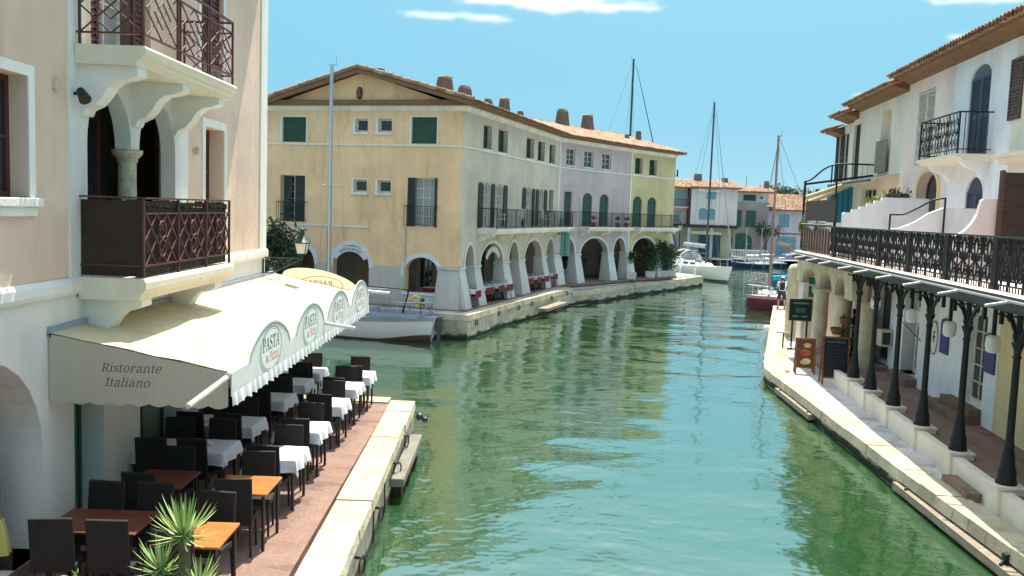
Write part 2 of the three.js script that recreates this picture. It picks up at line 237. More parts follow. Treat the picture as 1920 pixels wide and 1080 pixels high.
// covers the slope a(eave start) b(eave end) c(ridge end) d(ridge start) with tiles
function tileSlope(parent, a, b, c, d, dx = 0.2, dy = 0.33) {
  const A = V3(...a), B = V3(...b), C = V3(...c), D = V3(...d), ex = B.clone().sub(A).normalize(), nrm = ex.clone().cross(D.clone().sub(A)).normalize(); if (nrm.y < 0) nrm.negate();
  const up = nrm.clone().cross(ex).normalize(); if (up.dot(D.clone().sub(A)) < 0) up.negate();
  const q = p => [p.clone().sub(A).dot(ex), p.clone().sub(A).dot(up)], P = [A, B, C, D].map(q), ms = [], cs = [], off = offsetOf(parent);
  const inside = (x, y) => { let r = false; for (let i = 0, j = 3; i < 4; j = i++) if ((P[i][1] > y) !== (P[j][1] > y) && x < (P[j][0] - P[i][0]) * (y - P[i][1]) / (P[j][1] - P[i][1]) + P[i][0]) r = !r; return r; };
  const xs = P.map(p => p[0]), ymax = Math.max(P[2][1], P[3][1]), x0 = Math.min(...xs), x1 = Math.max(...xs), basis = new THREE.Matrix4().makeBasis(ex, nrm, up.clone().negate());
  if (new THREE.Matrix4().copy(basis).determinant() < 0) basis.makeBasis(ex.clone().negate(), nrm, up.clone().negate());
  for (let j = 0; (j + 0.2) * dy < ymax; j++) for (let x = x0 + 0.1; x < x1; x += dx) {
    const y = (j + 0.35) * dy; if (!inside(x, Math.min(y, ymax - 0.01))) continue;
    const p = A.clone().addScaledVector(ex, x + rr(-0.012, 0.012)).addScaledVector(up, y + rr(-0.02, 0.02)).addScaledVector(nrm, rr(0.0, 0.018)).sub(off);
    ms.push(basis.clone().multiply(new THREE.Matrix4().makeRotationX(0.05 + rr(-0.02, 0.02))).setPosition(p));
    const k = rnd(), c2 = k < 0.3 ? [0.42, 0.215, 0.14] : k < 0.6 ? [0.5, 0.3, 0.2] : k < 0.8 ? [0.34, 0.19, 0.13] : [0.58, 0.43, 0.31]; cs.push(lin(...c2).multiplyScalar(rr(0.8, 1.12)));
  }
  const im = new THREE.InstancedMesh(tileGeo, M.tile, ms.length); ms.forEach((m, i) => { im.setMatrixAt(i, m); im.setColorAt(i, cs[i]); });
  im.name = numbered('tiles'); im.userData.kind = 'stuff'; im.castShadow = im.receiveShadow = true; parent.add(im); return im;
}
function slabQuad(parent, name, a, b, c, d, t, m) { // roof deck of thickness t under the quad
  const lo = p => [p[0], p[1] - t, p[2]]; return new Geo().hex([a, b, c, d].map(lo), [a, b, c, d]).mesh(name, m, parent);
}
// ---------- ironwork
function barMesh(F, parent, p, q, r, m, name = 'bar') { return new Geo(F).bar(p, q, r, r, 5).mesh(name, m, parent); }

// =====================================================================  LEFT: peach house, terrace
const FL = frame(-5.35, 0, 0, 90);   // x = distance down the canal, z = out from the wall
{
  const b = thing('peach_house', 'tall peach house with white loggia arches and two small balconies on the left bank', 'house', [-5.35, 0.9, -12]);
  const holesLow = [{ s0: 7.35, s1: 9.75, y0: 1.12, y1: 3.52, rise: 1.2 }, { s0: 10.47, s1: 11.25, y0: 0.95, y1: 3.2 }, { s0: 12.35, s1: 13.95, y0: 0.95, y1: 3.2 }, { s0: 14.7, s1: 16.1, y0: 0.95, y1: 3.2 }, { s0: 16.7, s1: 18.1, y0: 0.95, y1: 3.2 }];
  wallGeo(FL, rect(4, 18.6, 0.4, 4.05), holesLow, -0.5, 0).mesh('wall', M.plinth, b);
  new Geo(FL).extX(prof([[-0.5, 4.05], [0.05, 4.05], [0.07, 4.1], [0.07, 4.2], [0.03, 4.25], [-0.5, 4.25]]), 4, 18.62).mesh('string_course', M.white, b);
  const holesUp = [{ s0: 8.4, s1: 9.54, y0: 5.2, y1: 6.52 }, { s0: 10.39, s1: 14.14, y0: 4.25, y1: 6.92 }, { s0: 14.96, s1: 15.92, y0: 4.95, y1: 6.5 }, { s0: 10.98, s1: 12.75, y0: 7.05, y1: 9.3 }, { s0: 14.75, s1: 15.85, y0: 7.35, y1: 9.2 }];
  wallGeo(FL, rect(4, 18.6, 4.25, 11.4), holesUp, -0.45, 0).mesh('wall', M.peach, b);
  { const sh = poly(rect(10.39, 14.14, 4.25, 6.92)), h = new THREE.Path(); h.moveTo(10.81, 4.3); h.lineTo(13.6, 4.3); for (const [a, z] of [[12.3, 13.6], [10.81, 12.05]]) for (let i = 0; i <= 16; i++) { const t = Math.PI * i / 16; h.lineTo((a + z) / 2 + (z - a) / 2 * Math.cos(t), 5.9 + 0.76 * Math.sin(t)); } h.lineTo(10.81, 4.3); sh.holes.push(h); new Geo(FL).ext(sh, -0.2, 0.025).mesh('loggia_wall', M.white, b); }
  new Geo(FL).lathe([[0, 4.3], [0.17, 4.3], [0.17, 4.38], [0.125, 4.44], [0.12, 5.72], [0.14, 5.74], [0.14, 5.78], [0.2, 5.84], [0.21, 5.9], [0, 5.9]], 12.175, 0, -0.09, 20).mesh('column', M.stone3, b);
  new Geo(FL).box(10.39, 10.81, 6.92, 11.4, 0, 0.022).mesh('pilaster', M.white, b);
  new Geo(FL).box(18.17, 18.62, 4.25, 11.4, -0.44, 0.02).mesh('corner_band', M.white, b);
  // closed body behind the facade
  const body = new Geo(FL); body.box(18.3, 18.58, 0.4, 11.4, -9, -0.5); body.box(4, 4.25, 0.4, 11.4, -9, -0.5); body.box(4.25, 18.3, 0.4, 11.4, -9.2, -9); body.box(4.25, 18.3, 3.85, 4.22, -9, -0.5); body.box(4.25, 18.3, 6.72, 6.98, -9, -0.5);
  body.mesh('wall', M.peach, b);
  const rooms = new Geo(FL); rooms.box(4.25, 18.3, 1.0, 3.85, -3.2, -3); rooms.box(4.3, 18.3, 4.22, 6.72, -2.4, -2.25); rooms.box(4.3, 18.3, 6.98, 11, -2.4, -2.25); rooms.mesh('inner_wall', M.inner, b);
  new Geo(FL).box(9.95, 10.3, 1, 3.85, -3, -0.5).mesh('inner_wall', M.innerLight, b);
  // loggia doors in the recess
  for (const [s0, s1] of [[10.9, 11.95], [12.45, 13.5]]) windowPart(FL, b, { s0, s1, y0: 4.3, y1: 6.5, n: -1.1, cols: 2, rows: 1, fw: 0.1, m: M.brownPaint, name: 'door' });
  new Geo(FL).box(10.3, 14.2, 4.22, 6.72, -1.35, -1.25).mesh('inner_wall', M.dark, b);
  // window trims and windows
  const trim = (o, w, sill) => { const s = poly(rect(o.s0 - w, o.s1 + w, o.y0 - (sill ? 0 : w), o.y1 + w)); s.holes.push(holePath(o)); return new Geo(FL).ext(s, 0, 0.018).mesh('window_surround', M.white, b); };
  trim(holesUp[0], 0.12, true); trim(holesUp[2], 0.14, true); trim(holesUp[4], 0.12, true);
  new Geo(FL).rbox(8.2, 9.7, 5.1, 5.2, -0.19, 0.09, 0.015).rbox(8.26, 9.64, 5.0, 5.1, -0.3, 0.05, 0.01).mesh('sill', M.white, b);
  new Geo(FL).rbox(14.8, 16.08, 4.86, 4.95, -0.3, 0.07, 0.015).mesh('sill', M.white, b);
  windowPart(FL, b, { s0: 8.4, s1: 9.54, y0: 5.2, y1: 6.52, n: -0.2, cols: 2, rows: 2, fw: 0.07, m: M.redBrown });
  shutterPart(FL, b, { s0: 14.96, s1: 15.44, y0: 4.97, y1: 6.5, n: -0.3, m: M.redBrown, slats: 20 }); shutterPart(FL, b, { s0: 15.44, s1: 15.92, y0: 4.97, y1: 6.5, n: -0.3, m: M.redBrown, slats: 20 });
  windowPart(FL, b, { s0: 11.38, s1: 12.35, y0: 7.05, y1: 9.3, n: -0.26, cols: 2, rows: 3, fw: 0.08, m: M.whitePaint, name: 'door', glass: M.glassPale });
  for (const [s0, s1] of [[10.98, 11.37], [12.36, 12.75]]) shutterPart(FL, b, { s0, s1, y0: 7.07, y1: 9.28, n: -0.12, m: M.redBrown, slats: 26 });
  windowPart(FL, b, { s0: 14.75, s1: 15.4, y0: 7.35, y1: 9.2, n: -0.25, cols: 1, rows: 2, fw: 0.07, m: M.whitePaint, glass: M.glassPale }); shutterPart(FL, b, { s0: 15.4, s1: 15.85, y0: 7.37, y1: 9.18, n: -0.1, m: M.redBrown, slats: 22 });
  // ground floor glazing
  for (const h of holesLow.slice(1)) windowPart(FL, b, { ...h, n: -0.3, cols: h.s1 - h.s0 > 1 ? 2 : 1, rows: 2, fw: 0.07, m: M.greenPaint2, glass: M.glassGreen, name: 'shop_window' });
  new Geo(FL).box(4.3, 9.75, 0.95, 1.12, -3, 0.02).mesh('floor', M.brownPave, b);
  // roof with deep eaves
  new Geo(FL).box(3.6, 18.95, 11.4, 11.52, -9.4, 0.72).mesh('eaves', M.soffit, b);
  const rf = new Geo(FL).hex([[3.5, 11.52, 0.8], [19, 11.52, 0.8], [19, 11.52, -9.6], [3.5, 11.52, -9.6]], [[3.5, 11.6, 0.8], [19, 11.6, 0.8], [19, 13.2, -4.4], [3.5, 13.2, -4.4]]).mesh('roof', tileMats[0], b);
  // balconies
  const cons = (y1, h, d) => [[0, y1], [d, y1], [d, y1 - 0.1], [d * 0.86, y1 - 0.14], [d * 0.66, y1 - 0.17], [d * 0.52, y1 - h * 0.42], [d * 0.42, y1 - h * 0.62], [d * 0.3, y1 - h * 0.78], [d * 0.14, y1 - h * 0.88], [d * 0.1, y1 - h], [0, y1 - h]];
  const bl = new Geo(FL); bl.extX(prof([[0.03, 3.98], [0.78, 3.98], [0.8, 4.05], [0.84, 4.09], [0.86, 4.12], [0.86, 4.2], [0.83, 4.25], [0.03, 4.25]]), 10.55, 13.9); const lowBal = bl.mesh('balcony', M.slab, b);
  for (const s of [10.75, 13.4]) new Geo(FL).extX(prof(cons(3.98, 0.62, 0.72).map(([n, y]) => [n + 0.0, y])), s, s + 0.3).mesh('console', M.white, lowBal);
  const bu = new Geo(FL); bu.extX(prof([[0.03, 6.82], [0.76, 6.82], [0.78, 6.88], [0.82, 6.9], [0.83, 6.94], [0.87, 6.96], [0.88, 7.02], [0.86, 7.05], [0.03, 7.05]]), 10.52, 13.95); const upBal = bu.mesh('balcony', M.slab, b);
  for (const s of [10.62, 12.05, 13.5]) new Geo(FL).extX(prof(cons(6.82, 0.6, 0.74)), s, s + 0.26).mesh('console', M.white, upBal);
  // lower railing: dark screen behind crossed bars with rings
  const scr = new Geo(FL); scr.rbox(10.62, 10.65, 4.27, 5.2, 0.03, 0.78, 0.01); scr.rbox(10.65, 13.78, 4.27, 5.13, 0.735, 0.76, 0.01); for (let i = 0; i < 26; i++) { const s = 10.65 + i * 0.12; scr.rbox(s, s + 0.14, 5.1 + rr(0, 0.05), 5.2 + rr(-0.02, 0.03), 0.72 + rr(0, 0.03), 0.78, 0.02); } for (let i = 0; i < 8; i++) scr.rbox(10.61, 10.655, 5.12, 5.2 + rr(0, 0.03), 0.05 + i * 0.09, 0.16 + i * 0.09, 0.015);
  scr.mesh('screen', mat([0.045, 0.03, 0.024], { roughness: 0.95, bumpMap: T.stoneB, bumpScale: 0.02, map: T.stone }), lowBal);
  const rl = new Geo(FL), Y0 = 4.4, Y1 = 5.05; const posts = [10.62, 11.72, 12.78, 13.82];
  for (const s of posts) rl.beam([s, 4.25, 0.8], [s, 5.24, 0.8], 0.03, 0.03); rl.beam([10.62, 5.24, 0.8], [13.82, 5.24, 0.8], 0.05, 0.022); rl.beam([10.62, Y1, 0.8], [13.82, Y1, 0.8], 0.03, 0.02); rl.beam([10.62, Y0, 0.8], [13.82, Y0, 0.8], 0.03, 0.022); rl.beam([10.62, 5.24, 0.02], [10.62, 5.24, 0.8], 0.05, 0.022); rl.beam([10.62, Y0, 0.02], [10.62, Y0, 0.8], 0.03, 0.02); rl.beam([13.82, 5.24, 0.02], [13.82, 5.24, 0.8], 0.05, 0.022); rl.beam([13.82, Y0, 0.02], [13.82, Y0, 0.8], 0.03, 0.02);
  for (let i = 1; i < 6; i++) rl.beam([13.82, 4.25, 0.8 * i / 6], [13.82, 5.24, 0.8 * i / 6], 0.016, 0.016);
  rl.mesh('railing', M.redIron, lowBal);
  const bw = 0.014;
  for (let k = 0; k < 3; k++) { const a = posts[k] + 0.06, z = posts[k + 1] - 0.06, w = z - a, c = (a + z) / 2, m2 = (Y0 + Y1) / 2, n = 0.8; const P = (u, v) => [a + w * u, Y0 + (Y1 - Y0) * v, n];
    for (const [p, q] of [[P(0, 0), P(0.66, 1)], [P(0.34, 0), P(1, 1)], [P(0.34, 1), P(1, 0)], [P(0, 1), P(0.66, 0)], [P(0, 0.5), P(0.34, 1)], [P(0, 0.5), P(0.34, 0)], [P(1, 0.5), P(0.66, 1)], [P(1, 0.5), P(0.66, 0)]]) barMesh(FL, lowBal, p, q, bw, M.redIron);
    for (const v of [0.68, 0.32]) { const g = new THREE.TorusGeometry(0.11, 0.012, 5, 16); g.translate(c, Y0 + (Y1 - Y0) * v, n + 0.012); new Geo(FL).add(g).mesh('ring', M.redIron, lowBal); } }
  // upper railing: lattice of slanted bars
  const ru = new Geo(FL), U0 = 7.2, U1 = 8.02, PU = [10.58, 11.66, 12.78, 13.88]; const rails = (p, q) => { for (const [y, h] of [[U1, 0.03], [U0, 0.022], [U1 - 0.16, 0.018]]) ru.beam([p[0], y, p[1]], [q[0], y, q[1]], 0.035, h); };
  rails([10.58, 0.82], [13.88, 0.82]); rails([10.58, 0.02], [10.58, 0.82]); rails([13.88, 0.02], [13.88, 0.82]); for (const s of PU) { ru.beam([s, 7.05, 0.82], [s, U1, 0.82], 0.028, 0.028); if (s > 10.6 && s < 13.8) ru.beam([s + 0.09, 7.05, 0.82], [s + 0.09, U1, 0.82], 0.022, 0.022); } for (const s of [10.58, 13.88]) ru.beam([s, 7.05, 0.06], [s, U1, 0.06], 0.028, 0.028);
  ru.mesh('railing', M.redIron, upBal);
  const lattice = Pf => { for (const [p, q] of [[[0, 0.5], [0.5, 0]], [[0, 1], [1, 0]], [[0.5, 1], [1, 0.5]], [[0, 0.5], [0.5, 1]], [[0, 0], [1, 1]], [[0.5, 0], [1, 0.5]], [[0.25, 0.5], [0.5, 0.75]], [[0.5, 0.25], [0.75, 0.5]], [[0.25, 0.5], [0.5, 0.25]], [[0.5, 0.75], [0.75, 0.5]]]) barMesh(FL, upBal, Pf(...p), Pf(...q), 0.011, M.redIron); };
  for (let k = 0; k < 3; k++) lattice((u, v) => [mix(PU[k] + 0.09, PU[k + 1], u), mix(U0, U1 - 0.16, v), 0.82]);
  lattice((u, v) => [10.58, mix(U0, U1 - 0.16, v), mix(0.06, 0.82, u)]); lattice((u, v) => [13.88, mix(U0, U1 - 0.16, v), mix(0.06, 0.82, u)]);
  // spot lamp and medallion on the wall
  new Geo(FL).bar([10.12, 6.5, 0], [10.12, 6.5, 0.04], 0.08, 0.07, 14).mesh('wall_disc', M.stone3, b);
  new Geo(FL).bar([10.5, 6.46, 0.02], [10.5, 6.46, 0.1], 0.02).bar([10.5, 6.5, 0.1], [10.42, 6.38, 0.2], 0.045, 0.075, 10).mesh('spotlight', M.iron, b);
  new Geo(FL).bar([14.45, 6.05, 0], [14.45, 6.05, 0.05], 0.05, 0.05, 10).bar([14.45, 5.98, 0.05], [14.45, 6.12, 0.07], 0.035, 0.03, 8).mesh('bell_box', M.stone3, b);
}
// potted plant on the upper balcony, plant below
{
  const o = thing('flower_pot', 'grey flower pot with bare stems on the far corner of the upper left balcony', 'flower pot', [-4.75, 7.05, -13.6]);
  new Geo().lathe([[0, 7.05], [0.09, 7.05], [0.13, 7.28], [0.14, 7.3], [0.11, 7.3], [0.1, 7.25], [0, 7.25]], -4.75, 0, -13.6, 14).mesh('pot', M.greyWood, o);
  const st = new Geo(); for (let i = 0; i < 9; i++) { const a = i * 2.4; st.tube([[-4.75, 7.25, -13.6], [-4.75 + 0.06 * Math.cos(a), 7.45, -13.6 + 0.06 * Math.sin(a)], [-4.75 + 0.16 * Math.cos(a), 7.62 + 0.05 * (i % 3), -13.6 + 0.16 * Math.sin(a)]], 0.006, 4, 6); } st.mesh('stem', mat([0.2, 0.16, 0.1]), o);
}
// awning
{
  const a = thing('restaurant_awning', 'cream restaurant awning with four PASTA arches along its front edge over the terrace', 'awning', [-5.35, 3.65, -14.5]);
  const S0 = 9.87, S1 = 19.3, N1 = 2.1, ribs = 4, W = S1 - S0;
  const yTop = (s, n) => { const t = n / N1, k = (s - S0) / W * ribs % 1; return 3.66 - 0.38 * t - 0.035 * Math.sin(Math.PI * t) * Math.sin(Math.PI * k) - 0.012 * Math.sin(n * 9) * Math.sin(s * 5) * t - 0.022 * (fbm(s * 1.1 + n * 0.8, n * 3.2, 55, 3) - 0.5) * Math.min(1, t * 3); };
  { const g = new THREE.PlaneGeometry(1, 1, 190, 36), p = g.attributes.position; for (let i = 0; i < p.count; i++) { const s = S0 + (p.getX(i) + 0.5) * W, n = 0.02 + (0.5 - p.getY(i)) * N1; p.setXYZ(i, s, yTop(s, n), n); } g.computeVertexNormals(); const g2 = g.clone(); g2.translate(0, -0.008, 0); new Geo(FL).add(g).add(g2).box(S0, S1, 3.63, 3.645, 0.0, 0.05).mesh('canopy', M.awning, a); }
  for (let i = 1; i < 8; i++) { const s = S0 + W * i / 8 + 0.02, g = new Geo(FL); for (let k = 0; k < 16; k++) { const n0 = 0.02 + N1 * k / 16, n1 = 0.02 + N1 * (k + 1) / 16; g.quad([s - 0.014, yTop(s, n0) + 0.004, n0], [s + 0.014, yTop(s, n0) + 0.004, n0], [s + 0.014, yTop(s, n1) + 0.004, n1], [s - 0.014, yTop(s, n1) + 0.004, n1]); } g.mesh('seam', M.awning, a); }
  for (let i = 1; i < ribs; i++) { const s = S0 + W * i / ribs; new Geo(FL).bar([s, 3.62, 0.05], [s, 3.24, N1 - 0.03], 0.018).mesh('arm', M.whiteMetal, a); }
  new Geo(FL).box(S0, S1, 3.6, 3.72, 0.002, 0.05).mesh('wall_rail', M.greyCanvas, a);
  new Geo(FL).bar([S0 - 0.05, 3.25, N1 + 0.01], [S1 + 0.05, 3.25, N1 + 0.01], 0.028, 0.028, 10).mesh('front_bar', M.whiteMetal, a);
  // printed side panel, scalloped foot
  const side = (s, name, text) => {
    const pts = [[0.03, 3.64], [N1, 3.26], [N1, 2.9]]; const k = 9; for (let i = 0; i < k * 6; i++) { const t = i / (k * 6), n = N1 - (N1 - 0.03) * t; pts.push([n, 2.86 - 0.035 * Math.abs(Math.sin(t * k * Math.PI))]); } pts.push([0.03, 2.86]);
    const g = new THREE.ShapeGeometry(poly(pts)); const P = g.attributes.position, uv = new Float32Array(P.count * 2); for (let i = 0; i < P.count; i++) { uv[2 * i] = P.getX(i) / 2.2; uv[2 * i + 1] = (P.getY(i) - 2.75) / 0.95; } g.setAttribute('uv', new THREE.BufferAttribute(uv, 2));
    g.applyMatrix4(new THREE.Matrix4().set(0, 0, 1, s, 0, 1, 0, 0, 1, 0, 0, 0, 0, 0, 0, 1)); g.computeVertexNormals();
    const m = mat([0.5, 0.445, 0.345], { roughness: 0.95, side: THREE.DoubleSide });
    if (text) m.map = printed(2.2, 0.95, (x, w, h) => { x.fillStyle = '#fff'; x.fillRect(0, 0, w, h); for (let i = 0; i < 400; i++) { x.fillStyle = `rgba(120,110,90,${0.006 + 0.01 * rnd()})`; x.fillRect(rnd() * w, 0, 2 + rnd() * 6, h); } x.fillStyle = '#828b78'; x.textAlign = 'center'; x.font = 'italic ' + Math.round(h * 0.15) + 'px serif'; x.fillText('Ristorante', w * 0.44, h * 0.5); x.fillText('Italiano', w * 0.42, h * 0.68); }, 420);
    else m.map = T.fabric;
    return new Geo(FL).add(g, true).mesh(name, m, a);
  };
  side(S0, 'side_panel', true); side(S1, 'side_panel', false);
  // front valance with raised arches
  const C = [11.5, 13.77, 15.98, 18.22], top = [[S0, 3.26]];
  for (const c of C) { for (let i = 0; i <= 16; i++) { const t = -1 + i / 8, h = Math.pow(Math.cos(t * Math.PI / 2), 0.62) * 0.4; top.push([c + t * 1.02, 3.26 + h]); } } top.push([S1, 3.26]);
  const vs = poly([...top, [S1, 2.98], [S0, 2.98]]); const vm = mat([0.74, 0.78, 0.75], { map: T.fabric, roughness: 0.95 });
  { const g = new Geo(FL).ext(vs, N1 + 0.03, N1 + 0.042); const va = g.mesh('valance', vm, a);
    for (const c of C) { const rim = [], rin = []; for (let i = 0; i <= 20; i++) { const t = -1 + i / 10; rim.push([c + t * 0.97, 3.26 + Math.pow(Math.cos(t * Math.PI / 2), 0.62) * 0.375]); rin.push([c + t * 0.94, 3.255 + Math.pow(Math.cos(t * Math.PI / 2), 0.62) * 0.355]); } new Geo(FL).ext(poly([...rim, ...rin.reverse()]), N1 + 0.042, N1 + 0.047).mesh('piping', mat([0.2, 0.26, 0.24]), va); } }
  { const tx = printed(1, 0.7, (x, w, h) => { x.fillStyle = '#fff'; x.fillRect(0, 0, w, h); x.strokeStyle = '#4a6a60'; x.lineWidth = w * 0.018; x.beginPath(); x.ellipse(w / 2, h / 2, w * 0.47, h * 0.47, 0, 0, 7); x.stroke(); x.lineWidth = w * 0.008; x.beginPath(); x.ellipse(w / 2, h / 2, w * 0.43, h * 0.425, 0, 0, 7); x.stroke(); x.textAlign = 'center'; x.fillStyle = '#3a5f54'; x.font = 'bold ' + Math.round(h * 0.4) + 'px serif'; x.save(); x.translate(w * 0.48, h * 0.5); x.fillText('PASTA', 0, 0, w * 0.76); x.restore(); x.font = 'bold ' + Math.round(h * 0.22) + 'px serif'; x.fillText('&', w * 0.3, h * 0.75); x.fillStyle = '#e08a5c'; x.font = 'italic bold ' + Math.round(h * 0.3) + 'px serif'; x.fillText('Pizza', w * 0.6, h * 0.76, w * 0.42); }, 360);
    const om = mat([0.74, 0.78, 0.75], { map: tx, roughness: 0.95 });
    for (const c of C) { const g = new THREE.CircleGeometry(1, 32), P = g.attributes.position; for (let i = 0; i < P.count; i++) P.setXYZ(i, c + P.getX(i) * 0.53, 3.285 + P.getY(i) * 0.315, N1 + 0.0465); new Geo(FL).add(g, true).mesh('printed_oval', om, a); } }
  { const g = new THREE.PlaneGeometry(1, 1, 560, 4), p = g.attributes.position; for (let i = 0; i < p.count; i++) { const s = S0 + (p.getX(i) + 0.5) * W, v = 0.5 - p.getY(i); p.setXYZ(i, s, 3.02 - v * (0.14 + 0.03 * Math.abs(Math.sin(s * 13))), N1 + 0.05 + v * 0.02 + (0.006 + 0.014 * v) * Math.sin(s * 26 + Math.sin(s * 7))); } g.computeVertexNormals(); new Geo(FL).add(g).mesh('ruffle', vm, a); }
  // arch standing on the far end
  { const pts = []; for (let i = 0; i <= 24; i++) { const t = -1 + i / 12; pts.push([1.05 + t * 0.88, 3.475 - t * 0.155 + 0.31 * Math.sqrt(Math.max(0, 1 - t * t)) - 0.02]); } const g = new THREE.ShapeGeometry(poly(pts.map(([n, y]) => [n, y]))); const P = g.attributes.position, uv = new Float32Array(P.count * 2); for (let i = 0; i < P.count; i++) { uv[2 * i] = P.getX(i) / 2.1; uv[2 * i + 1] = (P.getY(i) - 3.2) / 0.7; } g.setAttribute('uv', new THREE.BufferAttribute(uv, 2)); g.applyMatrix4(new THREE.Matrix4().set(0, 0, 1, S1 - 0.01, 0, 1, 0, 0, 1, 0, 0, 0, 0, 0, 0, 1)); g.computeVertexNormals();
    const m = M.awningThin.clone(); m.side = THREE.DoubleSide; m.map = printed(2.1, 0.7, (x, w, h) => { x.fillStyle = '#fff'; x.fillRect(0, 0, w, h); x.strokeStyle = 'rgba(120,80,40,.55)'; x.lineWidth = 5; x.beginPath(); x.ellipse(w * 0.5, h * 0.68, w * 0.24, h * 0.28, 0, 0, 7); x.stroke(); x.translate(w, 0); x.scale(-1, 1); x.fillStyle = 'rgba(120,80,40,.6)'; x.textAlign = 'center'; x.font = 'bold ' + Math.round(h * 0.24) + 'px serif'; x.fillText('PASTA', w * 0.5, h * 0.7); }, 300); new Geo(FL).add(g, true).mesh('end_arch', m, a); }
  const rods = [[[9.86, 3.22, N1], [9.0, 3.06, 1.96]], [[14.75, 3.2, N1 + 0.05], [15.1, 3.08, N1 + 0.5]], [[19.2, 3.34, N1 + 0.04], [19.3, 3.3, N1 + 0.5]]];
  for (const [p, q] of rods) new Geo(FL).bar(p, q, 0.032, 0.032, 10).bar(q, [q[0] + (q[0] - p[0]) * 0.01, q[1] + (q[1] - p[1]) * 0.01, q[2] + (q[2] - p[2]) * 0.01], 0.026, 0.026, 10).mesh('rod', M.whiteMetal, a);
}
// terrace, quay and coping
{
  const out = z => -1.9 + (z + 9) * 0.0195;   // x of the outer edge
  const core = new Geo(); core.hex([[-16, -1.5, -3], [-1.86, -1.5, -3], [out(-19.25) - 0.03, -1.5, -19.25], [-16, -1.5, -19.9]], [[-16, 0.78, -3], [-1.86, 0.78, -3], [out(-19.25) - 0.03, 0.78, -19.25], [-16, 0.78, -19.9]].map(p => p));
  const q = struct(core.mesh('quay_wall', M.quay));
  const pv = new Geo(); pv.hex([[-16, 0.782, -3], [-2.4, 0.782, -3], [-2.62, 0.782, -18.75], [-16, 0.782, -19.5]], [[-16, 0.9, -3], [-2.4, 0.9, -3], [-2.62, 0.9, -18.75], [-16, 0.9, -19.5]]); struct(pv.mesh('terrace_paving', M.redPave));
  let z = -5; const ms = [M.stone, M.stone3, M.stone, M.stone2];
  while (z > -18.7) { const l = Math.min(rr(0.85, 1.35), z + 19.3); const z1 = z - l, i0 = -2.41 - (z + 9) * -0.021, i1 = -2.41 - (z1 + 9) * -0.021, e = rr(-0.008, 0.012), h = 0.9 + rr(0.012, 0.03), g = 0.006; new Geo().hex([[i0 + 0.0, 0.76, z - g], [out(z) + 0.03 + e, 0.76, z - g], [out(z1) + 0.03 + e, 0.76, z1 + g], [i1, 0.76, z1 + g]], [[i0 + 0.006, h, z - g - 0.004], [out(z) + 0.012 + e, h, z - g - 0.004], [out(z1) + 0.012 + e, h, z1 + g + 0.004], [i1 + 0.006, h, z1 + g + 0.004]]).mesh('coping_stone', ms[(rnd() * 4) | 0], q); z = z1; }
  let x = -2.66; while (x > -8) { const l = rr(0.9, 1.3), f = t => -18.78 - (-2.62 - t) * 0.055, e = rr(0.012, 0.03); new Geo().hex([[x, 0.76, f(x)], [x, 0.76, f(x) - 0.52], [x - l + 0.01, 0.76, f(x - l) - 0.52], [x - l + 0.01, 0.76, f(x - l)]].reverse(), [[x, 0.9 + e, f(x)], [x, 0.9 + e, f(x) - 0.5], [x - l + 0.01, 0.9 + e, f(x - l) - 0.5], [x - l + 0.01, 0.9 + e, f(x - l)]].reverse()).mesh('coping_stone', ms[(rnd() * 4) | 0], q); x -= l; }
  for (const [zz, y] of [[-11.3, 0.5], [-13.2, 0.52], [-15.4, 0.58], [-17, 0.66]]) { const xx = out(zz) + 0.0; const g = new THREE.TorusGeometry(0.11, 0.013, 6, 18); g.scale(1, 1.1, 1); g.rotateY(1.2 + rr(-0.2, 0.2)); g.translate(xx + 0.05, y - 0.1, zz); new Geo().add(g).bar([xx - 0.06, y, zz], [xx + 0.07, y, zz], 0.02).mesh('mooring_ring', M.iron, q); }
  for (const zz of [-12.6, -13.9]) new Geo().bar([out(zz) + 0.01, 0.72, zz], [out(zz) + 0.02, 0.2, zz + 0.03], 0.012).mesh('iron_strap', M.iron, q);
  new Geo().rbox(-2.06, -1.8, 0.26, 0.42, -18.1, -15.0, 0.03).mesh('fender_ledge', mat([0.25, 0.245, 0.23], { map: T.stone, bumpMap: T.stoneB, bumpScale: 0.012 }), q); for (const zz of [-15.4, -16.6, -17.8]) new Geo().box(-2.05, -1.88, -0.4, 0.26, zz - 0.1, zz + 0.1).mesh('ledge_post', M.darkWood, q);
  new Geo().sph(0.09, -1.98, 0.55, -19.1).sph(0.07, -1.85, 0.5, -19.05).tube([[-2.08, 0.66, -19.1], [-1.95, 0.6, -19.1], [-1.85, 0.5, -19.05]], 0.015).mesh('rubber_bumper', M.aluDark, q);
}
